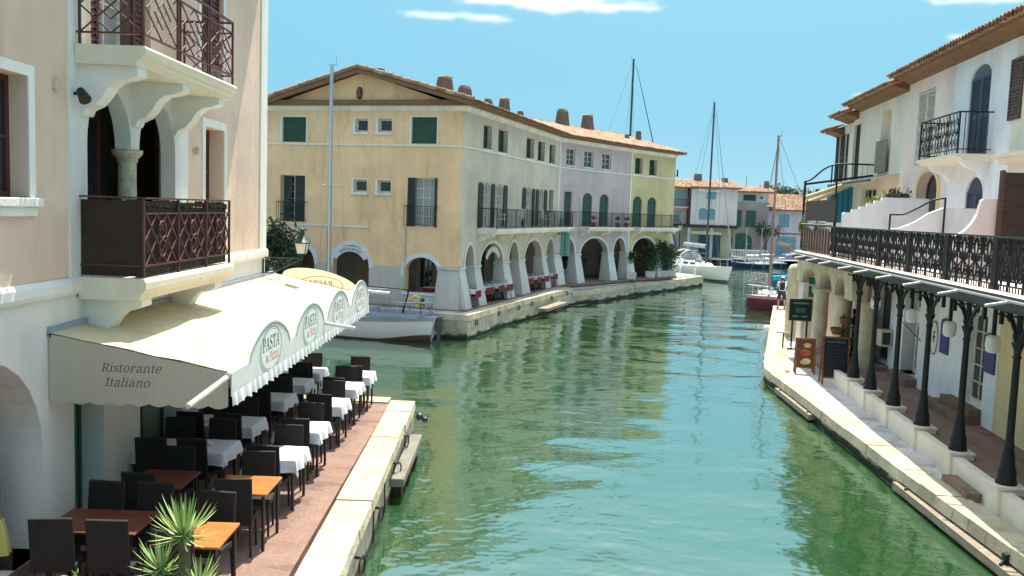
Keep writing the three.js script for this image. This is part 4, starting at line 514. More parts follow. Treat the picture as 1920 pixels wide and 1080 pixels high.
  hexq([at(FF, -9.25, 0, -0.36), at(FF, -9.0, 0, -0.36), at(FF, -9.0, 0, -13), at(FF, -9.25, 0, -13)], 0.9, 9.4, 'wall', M.cream);
  for (const [s, w] of [[3.2, 1], [5.4, 1.2], [10.2, 1.1]]) windowPart(FK, b, { s0: s, s1: s + w, y0: 1.05, y1: 3.2, n: -3.02, cols: 2, rows: 3, fw: 0.08, m: M.greyWood, name: 'shop_door', glass: M.glass });
  windowPart(FK, b, { s0: 12.6, s1: 13.5, y0: 2.1, y1: 3.4, rise: 0.4, n: -3.02, cols: 3, rows: 4, fw: 0.06, m: M.whitePaint, glass: M.glassPale });
}
// ---- lavender and yellow houses
const lav = thing('lavender_house', 'lavender arcaded house between the cream and the yellow house', 'house', [2.6, 1, -50.3]);
{
  arcadeHouse({ F: F2, b: lav, L: 8.4, arches: [[0.5, 1.95, 3.7], [2.6, 5.8, 3.7], [6.5, 8.05, 3.7]], wallM: M.lavender, wins: [[0.66, 1.62, 7.98, 8.99, 'grid'], [2.58, 3.66, 7.98, 8.99, 'grid'], [4.66, 5.76, 7.98, 8.99, 'grid']], doors: [[0.62, 1.42], [2.62, 3.72, 0.4], [4.58, 5.7, 0.4]] });
  shutterPart(F2, lav, { s0: 0.62, s1: 1.42, y0: 4.43, y1: 6.45, n: -0.14, m: M.greenPaint2, slats: 24 });
  for (const s of [2.62, 4.58]) for (const k of [0, 1]) shutterPart(F2, lav, { s0: s + k * 0.555, s1: s + 0.552 + k * 0.555, y0: 4.44, y1: 6.4, rise: k ? 0.12 : 0.12, n: -0.12, m: M.greenPaint2, slats: 22 });
  balcony(F2, lav, 2.25, 7.6, 0.8, M.iron, 0.13, 3);
  { const bal = new Geo(F2).box(0.25, 1.7, 4.2, 4.38, 0, 0.3).mesh('balcony', M.lavender, lav); const g = new Geo(F2); g.beam([0.3, 5.28, 0.26], [1.65, 5.28, 0.26], 0.03, 0.03); for (let i = 0; i <= 10; i++) g.box(0.3 + i * 0.135 - 0.007, 0.3 + i * 0.135 + 0.007, 4.38, 5.28, 0.253, 0.267); g.mesh('railing', M.iron, bal); }
  new Geo(F2).box(-0.08, 0.06, 0.95, 9.28, 0.001, 0.05).mesh('corner_band', M.trim, lav);
  const hexq = (F, n0, n1, s0, s1, y0, y1, nm, m, b) => new Geo(F).box(s0, s1, y0, y1, n1, n0).mesh(nm, m, b);
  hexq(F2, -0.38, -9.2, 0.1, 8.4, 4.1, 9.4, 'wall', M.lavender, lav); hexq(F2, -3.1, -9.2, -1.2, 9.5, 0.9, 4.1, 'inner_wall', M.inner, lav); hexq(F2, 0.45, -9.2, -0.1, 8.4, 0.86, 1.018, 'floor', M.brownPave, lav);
  new Geo(F2).rbox(2.9, 5.3, 1.02, 1.75, -2.9, -2.2, 0.02).mesh('bench_wall', M.pier, lav);
}
const yel = thing('yellow_house', 'yellow arcaded house at the far end of the row above the moored yacht', 'house', [7.66, 1, -57]);
{
  arcadeHouse({ F: F3, b: yel, L: 5.75, arches: [[0.5, 3.5, 3.7], [4.1, 5.15, 3.3]], wallM: M.yellow, wins: [[0.4, 1.35], [2.2, 3.2]], doors: [[0.36, 1.5, 0.4], [2.2, 3.35, 0.4]] });
  for (const s of [0.36, 2.2]) for (const k of [0, 1]) shutterPart(F3, yel, { s0: s + k * 0.572, s1: s + 0.57 + k * 0.572, y0: 4.44, y1: 6.4, rise: 0.12, n: -0.12, m: M.greenPaint2, slats: 22 });
  balcony(F3, yel, 0.2, 5.3, 0.8, M.iron, 0.13, 3); new Geo(F3).box(-0.12, 0.03, 0.95, 9.28, 0.001, 0.05).mesh('corner_band', M.trim, yel);
  new Geo(F3).box(0.05, 5.75, 4.1, 9.4, -9.2, -0.38).mesh('wall', M.yellow, yel); new Geo(F3).box(0.3, 4.9, 0.9, 4.1, -9.2, -3.1).mesh('inner_wall', M.inner, yel); new Geo(F3).box(5.39, 5.75, 0.9, 4.1, -9.2, -0.36).mesh('wall', M.yellow, yel); new Geo(F3).box(0, 5.9, 0.86, 1.016, -9.2, 0.45).mesh('floor', M.brownPave, yel);
  windowPart(F3, yel, { s0: 2.4, s1: 3.3, y0: 2.0, y1: 3.6, n: -3.02, cols: 2, rows: 2, fw: 0.08, glass: M.glassPale });
  new Geo(F3).bar([5.85, 8.0, 0.1], [5.85, 8.5, 0.1], 0.06, 0.05, 8).bar([5.6, 8.1, 0.1], [5.85, 8.1, 0.1], 0.02).mesh('wall_lamp', M.iron, yel);
}
// ---- roofs of the row
{
  const e = 0.62, r = -4.62, bk = -9.7, ye = 9.62, yr = 11.0, yb = 9.5;
  const P1 = n => offsetLine(FK, 15, F2, n), P2 = n => offsetLine(F2, 8.4, F3, n);
  const f0 = at(FK, -0.45, 0, e), f1 = at(FF, -4.62, 0, 0.42), f2 = at(FF, -9.75, 0, 0.42);
  const ends = [[cream, [f0[0], f0[2]], P1(e), P1(r), [f1[0], f1[2]], P1(bk), [f2[0], f2[2]]], [lav, P1(e), P2(e), P2(r), P1(r), P2(bk), P1(bk)]];
  const x3 = n => { const p = at(F3, 6.1, 0, n); return [p[0], p[2]]; }; ends.push([yel, P2(e), x3(e), x3(r), P2(r), x3(bk), P2(bk)]);
  for (const [b, a, c, d, f, g, h] of ends) {
    const rf = slabQuad(b, 'roof', Y(a, ye), Y(c, ye), Y(d, yr), Y(f, yr), 0.1, M.soffit);
    slabQuad(b, 'roof', Y(f, yr), Y(d, yr), Y(g, yb), Y(h, yb), 0.1, M.soffit);
    tileSlope(rf, Y(a, ye + 0.02), Y(c, ye + 0.02), Y(d, yr + 0.02), Y(f, yr + 0.02), 0.21, 0.34);
    if (b === cream) tileSlope(rf, Y(h, yb + 0.02), Y(g, yb + 0.02), Y(d, yr + 0.02), Y(f, yr + 0.02), 0.21, 0.34);
    const A = V3(...Y(f, yr + 0.04)), B = V3(...Y(d, yr + 0.04)), k = Math.round(A.distanceTo(B) / 0.36); for (let i = 0; i < k; i++) { const p = A.clone().lerp(B, (i + 0.5) / k), ang = Math.atan2(B.x - A.x, B.z - A.z); const g2 = tileGeo.clone(); g2.scale(1.25, 1.25, 1.05); g2.applyMatrix4(new THREE.Matrix4().makeRotationFromEuler(new THREE.Euler(0.05, ang, 0, 'YXZ'))); g2.translate(p.x, p.y, p.z); new Geo().add(g2).mesh('ridge_tile', tileMats[(rnd() * 5) | 0], rf); }
  }
  // tiled verge along the front gable
  const A0 = V3(...Y([f0[0], f0[2]], ye)), A1 = V3(...Y([f1[0], f1[2]], yr)), A2 = V3(...Y([f2[0], f2[2]], yb)); for (const [p, q] of [[A0, A1], [A2, A1]]) { const k = 13; for (let i = 0; i < k; i++) { const a = p.clone().lerp(q, i / k), c = p.clone().lerp(q, (i + 1.1) / k); a.y += 0.07; c.y += 0.055; new Geo().bar(a.toArray(), c.toArray(), 0.105, 0.085, 8).mesh('verge_tile', tileMats[(rnd() * 5) | 0], cream); } const lo = V3(0, -0.14, 0); new Geo().beam(p.clone().add(lo).toArray(), q.clone().add(lo).toArray(), 0.1, 0.16).mesh('verge_board', M.soffit, cream); }
  // chimneys: x, z, base y, height, width, depth, kind
  const roofAt = (F, s, n) => { const p = at(F, s, 0, n); return [p[0], p[2], n > r ? mix(yr, ye, (n - r) / (e - r)) : mix(yr, yb, (r - n) / (r - bk))]; };
  const list = [[cream, FK, 2.6, -5.2, 0.9, 0.42, 0], [cream, FK, 7.7, -4.2, 1.12, 0.92, 1], [cream, FK, 10.7, -4.3, 1.05, 0.86, 2], [cream, FK, 16.0, -4.9, 1.05, 0.62, 2], [lav, F2, 0.4, -4.5, 1.15, 0.74, 1], [lav, F2, 2.2, -4.6, 0.68, 0.44, 0], [lav, F2, 6.6, -4.4, 1.2, 0.94, 2], [yel, F3, 1.15, -4.5, 1.15, 0.94, 1], [yel, F3, 3.0, -2.4, 0.6, 0.4, 0], [yel, F3, 4.8, -2.6, 0.95, 0.46, 0]];
  const cm = mat([0.23, 0.165, 0.13], { map: T.stone, bumpMap: T.stoneB, bumpScale: 0.02, roughness: 0.95 });
  for (const [b, F, s, n, h, w, kind] of list) { const [x, z, y] = roofAt(F, s, n), g = new Geo(new THREE.Matrix4().makeRotationY(1.0).setPosition(x, y - 0.25, z)), a = w / 2, c = a * 0.72, d = a * 0.62, e2 = d * 0.82; g.hex([[-a, 0, -d * 1.2], [a, 0, -d * 1.2], [a, 0, d * 1.2], [-a, 0, d * 1.2]], [[-c, h, -e2], [c, h, -e2], [c, h, e2], [-c, h, e2]]); if (kind === 2) g.hex([[-c, h, -e2], [c, h, -e2], [c, h, e2], [-c, h, e2]], [[-c * 0.75, h + 0.16, -e2 * 0.7], [c * 0.75, h + 0.16, -e2 * 0.7], [c * 0.75, h + 0.16, e2 * 0.7], [-c * 0.75, h + 0.16, e2 * 0.7]]); const ch = g.mesh('chimney', cm, b);
    if (kind === 1) for (let i = -1; i <= 1; i++) { const t = new THREE.CylinderGeometry(0.09, 0.09, e2 * 2.2, 8, 1); t.rotateX(Math.PI / 2); t.translate(i * c * 0.62, h + 0.08, 0); new Geo(new THREE.Matrix4().makeRotationY(1.0).setPosition(x, y - 0.25, z)).add(t).mesh('cap_tile', tileMats[3], ch); } }
}
// ---- signs
function arcSign(F, c, y, R, t, half, n, map, m0) { // curved band with print along the arc
  const N = 28, pos = [], uv = [], idx = []; for (let i = 0; i <= N; i++) { const a = Math.PI / 2 + half - 2 * half * i / N; for (const [k, v] of [[R - t, 0], [R, 1]]) { pos.push(c + k * Math.cos(a), y + k * Math.sin(a), n); uv.push(i / N, v); } } for (let i = 0; i < N; i++) idx.push(2 * i, 2 * i + 2, 2 * i + 1, 2 * i + 1, 2 * i + 2, 2 * i + 3);
  const g = new THREE.BufferGeometry(); g.setAttribute('position', new THREE.Float32BufferAttribute(pos, 3)); g.setAttribute('uv', new THREE.Float32BufferAttribute(uv, 2)); g.setIndex(idx); g.computeVertexNormals(); return new Geo(F).add(g, true); }
{
  const o = thing('restaurant_sign', 'white arched RESTAURANT sign hung in the front archway of the cream house', 'sign', at(FF, -5, 2.9, 0.05));
  const tx = printed(2.0, 0.25, (x, w, h) => { x.fillStyle = '#e9eaf4'; x.fillRect(0, 0, w, h); x.fillStyle = '#1a1c2e'; x.textAlign = 'center'; x.textBaseline = 'middle'; x.font = 'bold ' + Math.round(h * 0.72) + 'px serif'; x.fillText('RESTAURANT', w / 2, h * 0.54, w * 0.94); }, 500);
  const band = o2 => { const pts = [], p2 = []; for (let i = 0; i <= 20; i++) { const a = Math.PI / 2 + 1.02 - 2.04 * i / 20; pts.push([-5 + 1.0 * Math.cos(a), 2.46 + 1.0 * Math.sin(a)]); p2.push([-5 + 0.76 * Math.cos(a), 2.46 + 0.76 * Math.sin(a)]); } return poly([...pts, ...p2.reverse()]); };
  new Geo(FF).ext(band(), 0.03, 0.058).mesh('board', M.whitePaint, o); arcSign(FF, -5, 2.46, 0.985, 0.21, 1.0, 0.062).mesh('lettering', mat([0.8, 0.8, 0.84], { map: tx, roughness: 0.5 }), o);
  const q = thing('arched_sign', 'blank looking pale arched sign hung in the second canal-side arch of the cream house', 'sign', at(FK, 3.97, 2.9, 0.05)); const pts = [], p2 = []; for (let i = 0; i <= 20; i++) { const a = Math.PI / 2 + 0.95 - 1.9 * i / 20; pts.push([3.97 + 1.15 * Math.cos(a), 2.5 + 1.05 * Math.sin(a)]); p2.push([3.97 + 0.93 * Math.cos(a), 2.5 + 0.8 * Math.sin(a)]); } new Geo(FK).ext(poly([...pts, ...p2.reverse()]), 0.04, 0.07).mesh('board', M.whitePaint, q);
  const z = thing('pizza_sign', 'teal vertical PIZZAS sign projecting between the cream and lavender houses', 'sign', at(FK, 14.7, 3.4, 0.6)); new Geo(FK).box(14.66, 14.7, 2.72, 4.08, 0.32, 0.86).mesh('board', mat([0.3, 0.6, 0.55]), z);
  const ztx = printed(0.54, 1.36, (x, w, h) => { x.fillStyle = '#8fd0c4'; x.fillRect(0, 0, w, h); x.fillStyle = '#123c36'; x.textAlign = 'center'; x.textBaseline = 'middle'; x.font = 'bold ' + Math.round(h * 0.17) + 'px sans-serif'; [...'PIZZAS'].forEach((c, i) => x.fillText(c, w / 2, h * (0.1 + i * 0.16))); }, 256);
  { const g = new THREE.PlaneGeometry(0.52, 1.34); g.rotateY(-Math.PI / 2); g.translate(14.655, 3.4, 0.59); new Geo(FK).add(g, true).mesh('lettering', mat([0.62, 0.66, 0.64], { map: ztx }), z); } new Geo(FK).bar([14.7, 4.0, 0], [14.7, 4.0, 0.34], 0.015).bar([14.7, 2.85, 0], [14.7, 2.85, 0.34], 0.015).mesh('bracket', M.iron, z);
}
// ---- quay of the row
{
  const q = [[-20, -39.45], [-1.72, -34.2], [-0.15, -39.1], [1.15, -42.3], [2.3, -45.6], [3.4, -48.55]], lowq = [[3.4, -48.55], [5.0, -50.55], [6.7, -53.6], [8.6, -56.7], [11.5, -60.9], [14.6, -66.0]];
  const ring = (pts, y0, y1) => { const s = poly(pts.map(p => [p[0], -p[1]])); const g = new THREE.ExtrudeGeometry(s, { depth: y1 - y0, bevelEnabled: false }); g.rotateX(-Math.PI / 2); g.translate(0, y0, 0); return g; };
  const main = struct(new Geo().add(ring([...q, [2.4, -49.5], [-2, -60], [-20, -60]], -1.5, 0.84)).mesh('quay_wall', M.quay));
  struct(new Geo().add(ring([...q.map(p => [p[0] - 0.35, p[1] - 0.1]), [2.4, -49.5], [-2, -60], [-20, -60]], 0.842, 0.985)).mesh('quay_paving', M.greyPave));
  const sec = struct(new Geo().add(ring([...lowq, [12, -70], [4, -76], [-14, -72], [-4, -58], [2.4, -49.2]], -1.5, 0.6)).mesh('quay_wall', M.quay));
  struct(new Geo().add(ring([[3.2, -49.1], [4.7, -51.0], [6.35, -53.9], [8.25, -57.1], [11.1, -61.2], [14.1, -66.0], [12, -69.8], [4, -75.8], [-13.8, -71.8], [-4, -58], [2.4, -49.3]], 0.602, 0.8)).mesh('quay_paving', M.greyPave));
  const run = (pts, y0, y1, w, parent, lmin, lmax) => { for (let i = 0; i + 1 < pts.length; i++) { const a = V3(pts[i][0], 0, pts[i][1]), b = V3(pts[i + 1][0], 0, pts[i + 1][1]), L = a.distanceTo(b), d = b.clone().sub(a).normalize(), n = V3(-d.z, 0, d.x); if (n.dot(V3(1, 0, 0.6)) < 0) n.negate(); let t = 0; while (t < L - 0.05) { let l = Math.min(rr(lmin, lmax), L - t); if (L - t - l < 0.4) l = L - t; const p = a.clone().addScaledVector(d, t + 0.008), r = a.clone().addScaledVector(d, t + l - 0.008), e = rr(0.0, 0.03), h = y1 + rr(-0.008, 0.015), f = (v, k, y) => [v.x + n.x * k, y, v.z + n.z * k]; new Geo().hex([f(p, 0.02 + e, y0), f(r, 0.02 + e, y0), f(r, -w, y0), f(p, -w, y0)], [f(p, e, h), f(r, e, h), f(r, -w, h), f(p, -w, h)]).mesh('coping_stone', [M.stone, M.stone2, M.stone3][(rnd() * 3) | 0], parent); t += l; } } };
  run(q.slice(0, 2).map((p, i) => i ? p : [-11, -36.87]), 0.78, 1.005, 0.5, main, 1.0, 1.7); run(q.slice(1), 0.78, 1.005, 0.45, main, 0.9, 1.6); run(lowq, 0.52, 0.74, 0.45, sec, 0.9, 1.6);
  new Geo().hex([[1.3, 0.36, -42.2], [1.75, 0.36, -42.05], [3.0, 0.36, -45.6], [2.5, 0.36, -45.75]], [[1.3, 0.5, -42.2], [1.75, 0.5, -42.05], [3.0, 0.5, -45.6], [2.5, 0.5, -45.75]]).mesh('fender_ledge', M.greyWood, main);
  for (const [x, z, y] of [[-1.45, -35.1, 0.62], [-0.6, -37.8, 0.7], [0.3, -40.2, 0.72], [0.95, -41.7, 0.75], [2.05, -44.7, 0.75], [3.0, -47.3, 0.8]]) { const g = new THREE.TorusGeometry(0.1, 0.022, 6, 14); g.rotateY(1.1); g.translate(x + 0.06, y, z); new Geo().add(g).bar([x - 0.1, y + 0.1, z], [x + 0.08, y + 0.1, z], 0.03).mesh('mooring_ring', M.iron, main); }
  for (const [x, z] of [[4.25, -49.7], [6.0, -52.5], [7.9, -55.6], [10, -58.9]]) new Geo().bar([x, 0.35, z], [x + 0.02, 0.75, z], 0.05).mesh('mooring_post', M.iron, sec);
}
// ---- tables in the arcade
{
  const red = mat([0.2, 0.022, 0.03], { map: T.fabric, roughness: 0.95 });
  const t = thing('bistro_table', 'x', 'table'); new Geo().bar([0, 0, 0], [0, 0.7, 0], 0.03).box(-0.25, 0.25, 0, 0.03, -0.03, 0.03).box(-0.03, 0.03, 0.001, 0.029, -0.25, 0.25).box(-0.35, 0.35, 0.7, 0.73, -0.35, 0.35).mesh('stand', M.iron, t);
  { const g = new Geo(); g.box(-0.36, 0.36, 0.73, 0.737, -0.36, 0.36); for (const [x0, x1, z0, z1] of [[-0.37, 0.37, 0.36, 0.372], [-0.37, 0.37, -0.372, -0.36], [0.36, 0.372, -0.36, 0.36], [-0.372, -0.36, -0.36, 0.36]]) g.box(x0, x1, x0 > 0.3 || z0 > 0.3 ? 0.42 : 0.56, 0.735, z0, z1); g.mesh('tablecloth', red, t); }
  { const g = new Geo(); g.rbox(-0.385, 0.3, 0.738, 0.744, -0.385, 0.385, 0.003).box(-0.386, -0.375, 0.6, 0.74, -0.36, 0.36).box(-0.36, 0.2, 0.6, 0.74, -0.386, -0.375); g.mesh('top_cloth', M.cloth, t); for (const [x, z] of [[0.15, 0.1], [-0.16, -0.12]]) { new Geo().lathe([[0, 0.745], [0.03, 0.745], [0.006, 0.75], [0.006, 0.82], [0.035, 0.85], [0.033, 0.92]], x, 0, z, 8).mesh('glass', M.glassPale, t); } }
  scene.remove(t); used.set('bistro_table', 0);
  const c = thing('bistro_chair', 'x', 'chair'); { new Geo().lathe([[0, 0.44], [0.19, 0.44], [0.2, 0.46], [0.19, 0.475], [0, 0.47]], 0, 0, 0, 14).mesh('seat', red, c); const g = new Geo(); const arc = []; for (let i = 0; i <= 12; i++) { const a = Math.PI * i / 12; arc.push([0.19 * Math.cos(a), 0.46 + 0.46 * Math.sin(a), -0.17]); } g.tube(arc, 0.014, 5, 20); const a2 = []; for (let i = 0; i <= 10; i++) { const a = Math.PI * i / 10; a2.push([0.12 * Math.cos(a), 0.46 + 0.33 * Math.sin(a), -0.17]); } g.tube(a2, 0.01, 4, 16); g.mesh('backrest', mat([0.5, 0.46, 0.42], { roughness: 0.4 }), c); for (const [x, z] of [[-1, 1], [1, 1], [-1, -1], [1, -1]]) new Geo().bar([x * 0.19, 0, z * 0.19], [x * 0.14, 0.45, z * 0.14], 0.013).mesh('leg', M.iron, c); }
  scene.remove(c); used.set('bistro_chair', 0);
  const spots = [[1.15, 0.3, 'first'], [2.95, 0.2, 'second'], [4.3, 0.25, 'third'], [5.15, 0.4, 'fourth'], [9.4, 0.1, 'fifth'], [10.4, 0.25, 'sixth'], [11.5, 0.35, 'seventh'], [13.4, 0.3, 'eighth']];
  for (const [s, n, w] of spots) { const p = at(FK, s, 1.02, n - 0.2); copy(t, p, 1.2 + rr(-0.1, 0.1), `${w} red-clothed bistro table from the near corner of the cream arcade`, 'red-clothed tables in the cream arcade'); for (const k of [-1, 1]) { const p2 = at(FK, s + k * 0.56, 1.02, n - 0.22); copy(c, p2, 1.25 + (k > 0 ? Math.PI / 2 : -Math.PI / 2) * 1 + rr(-0.15, 0.15), `bentwood bistro chair on the ${k < 0 ? 'near' : 'far'} side of the ${w} red-clothed arcade table`, 'bistro chairs in the cream arcade'); } }
  // inside the big front window
  const p = at(FF, -1.6, 1.02, -1.2); copy(t, p, -0.28, 'red-clothed bistro table behind the front window opening of the cream house', 'red-clothed tables in the cream arcade');
}
// balcony furniture and flower pots
{
  const chr = thing('garden_chair', 'x', 'chair'); { new Geo().rbox(-0.23, 0.23, 0.42, 0.46, -0.22, 0.22, 0.015).mesh('seat', M.gel, chr); const g = new Geo(); for (let i = 0; i < 5; i++) g.rbox(-0.2 + i * 0.085, -0.14 + i * 0.085, 0.5, 0.86, -0.25, -0.225, 0.008); g.rbox(-0.23, 0.23, 0.84, 0.92, -0.255, -0.22, 0.01); g.mesh('backrest', M.gel, chr); for (const [x, z] of [[-1, 1], [1, 1], [-1, -1], [1, -1]]) new Geo().bar([x * 0.23, 0, z * 0.23], [x * 0.2, z < 0 ? 0.9 : 0.64, z * 0.2], 0.018).mesh('leg', M.gel, chr); for (const x of [-1, 1]) new Geo().rbox(x * 0.22 - 0.025, x * 0.22 + 0.025, 0.62, 0.66, -0.22, 0.22, 0.01).mesh('armrest', M.gel, chr); } scene.remove(chr); used.set('garden_chair', 0);
  const tb = thing('garden_table', 'x', 'table'); new Geo().lathe([[0, 0.7], [0.38, 0.7], [0.4, 0.72], [0.39, 0.74], [0, 0.74]], 0, 0, 0, 20).mesh('tabletop', M.gel, tb); for (let i = 0; i < 3; i++) { const a = i * 2.094; new Geo().bar([0.3 * Math.cos(a), 0, 0.3 * Math.sin(a)], [0.12 * Math.cos(a), 0.7, 0.12 * Math.sin(a)], 0.02).mesh('leg', M.gel, tb); } scene.remove(tb); used.set('garden_table', 0);
  for (const [s, n, a, l] of [[4.0, 0.4, 0.6, 'white garden chair nearest the near end of the cream house balcony'], [6.4, 0.45, 2.9, 'white garden chair right of the first table on the cream house balcony'], [11.0, 0.4, -0.3, 'white garden chair before the second table on the cream house balcony'], [13.6, 0.4, 2.7, 'white garden chair at the far end of the cream house balcony']]) copy(chr, at(FK, s, 4.4, n), a + 1.25, l, 'white chairs on the cream balcony');
  for (const [s, l] of [[5.4, 'round white garden table in the near half of the cream house balcony'], [12.4, 'round white garden table in the far half of the cream house balcony']]) copy(tb, at(FK, s, 4.4, 0.45), 0, l, 'white tables on the cream balcony');
  for (const [s, i] of [[3.1, 'left'], [6.0, 'middle'], [7.1, 'right']]) { const p = at(F2, s, 4.4, 0.55), o = thing('flower_pot', `${i === 'left' ? 'first' : i === 'middle' ? 'second' : 'third'} pot of red flowers from the near end of the lavender balcony`, 'flower pot', p, 'red flower pots on the lavender balcony'); new Geo().lathe([[0, 0], [0.12, 0], [0.17, 0.26], [0.19, 0.27], [0.18, 0.3], [0.13, 0.28]].map(q => [q[0], q[1] + p[1]]), p[0], 0, p[2], 12).mesh('pot', mat([0.3, 0.1, 0.06]), o); shrub(o, p[0], p[1] + 0.45, p[2], 0.22, 0.25, 130, 0.09, [[0.05, 0.09, 0.03], [0.4, 0.03, 0.04]], 300 + s * 10, 5); }
}
// plants in and before the arcades
{
  const P = (F, s, n, rx, ry, y, n2, lab, seed, cols = [[0.035, 0.08, 0.03], [0.06, 0.12, 0.04], [0.02, 0.05, 0.02]]) => { const p = at(F, s, 1.02, n), o = thing('potted_shrub', lab, 'shrub', p); new Geo().hex([[-0.3, 0, -0.25], [0.3, 0, -0.25], [0.3, 0, 0.25], [-0.3, 0, 0.25]].map(v => [v[0] + p[0], p[1] + v[1], v[2] + p[2]]), [[-0.35, 0.42, -0.3], [0.35, 0.42, -0.3], [0.35, 0.42, 0.3], [-0.35, 0.42, 0.3]].map(v => [v[0] + p[0], p[1] + v[1], v[2] + p[2]])).mesh('planter', M.pier, o); shrub(o, p[0], p[1] + y, p[2], rx, ry, n2 * 1.8, 0.17, cols, seed, 12, 0.65); };
  P(F3, 1.1, -0.6, 0.6, 0.75, 1.1, 520, 'dark green shrub in a pale planter filling the left of the yellow arch', 501); P(F3, 2.6, 0.2, 0.7, 1.05, 1.35, 680, 'tall dark green shrub in a pale planter before the middle of the yellow arch', 502); P(F3, 4.1, 0.35, 0.8, 1.1, 1.4, 780, 'largest leafy shrub in a pale planter before the yellow house pier', 503); P(F3, 5.2, 0.35, 0.55, 0.9, 1.15, 420, 'yellowish green shrub in a pale planter at the yellow house corner', 504, [[0.09, 0.12, 0.03], [0.03, 0.07, 0.02], [0.15, 0.16, 0.04]]);
  P(F2, 4.1, -1.7, 1.0, 0.6, 1.2, 700, 'dark clipped shrub deep inside the wide lavender arch', 505, [[0.015, 0.03, 0.012], [0.02, 0.045, 0.018]]); P(F2, 7.3, -1.0, 0.45, 0.75, 1.2, 380, 'slim potted shrub inside the narrow lavender arch', 506); P(F2, 8.2, 0.42, 0.22, 0.4, 1.4, 140, 'small potted shrub against the pier between lavender and yellow', 507); P(FK, 6.7, -0.5, 0.35, 0.3, 0.75, 180, 'low potted shrub inside the third arch of the cream house', 508);
  const o = thing('oleander_tree', 'dark leafy tree beyond the peach house corner on the side canal bank', 'tree', [-9.6, 1, -35.2]); new Geo().bar([-9.6, 0.9, -35.2], [-9.5, 2.4, -35.2], 0.12, 0.07, 8).bar([-9.5, 2.3, -35.2], [-9.9, 3.3, -35.1], 0.06, 0.03).bar([-9.5, 2.3, -35.2], [-9.2, 3.2, -35.3], 0.06, 0.03).mesh('trunk', M.darkWood, o); shrub(o, -9.7, 2.9, -35.1, 1.15, 1.6, 2200, 0.2, [[0.02, 0.05, 0.025], [0.012, 0.03, 0.016], [0.035, 0.07, 0.03]], 601, 16, 0.6); 
}
// =====================================================================  RIGHT BANK
const FR = frame(9.431, 0, 1.141, -96.9);   // x = minus the distance along the bank, z = out from the upper wall towards the canal
const hs = h => ({ ...h, s0: -h.s1, s1: -h.s0 });
const D = d => 9.5 - d;
const rp = (s, y, d) => at(FR, -s, y, D(d));
const rRect = (s0, s1, y0, y1) => rect(-s1, -s0, y0, y1);
class RGeo extends Geo { constructor() { super(FR); } // s, y and distance d given directly
  rb(s0, s1, y0, y1, d0, d1, r = 0) { return r ? this.rbox(-s1, -s0, y0, y1, D(d1), D(d0), r) : this.box(-s1, -s0, y0, y1, D(d1), D(d0)); }
  rbar(p, q, r, r2, seg) { return this.bar([-p[0], p[1], D(p[2])], [-q[0], q[1], D(q[2])], r, r2, seg); }
  rbeam(p, q, w, h) { return this.beam([-p[0], p[1], D(p[2])], [-q[0], q[1], D(q[2])], w, h); }
  rtube(pts, r, seg, n) { return this.tube(pts.map(p => [-p[0], p[1], D(p[2])]), r, seg, n); }
}
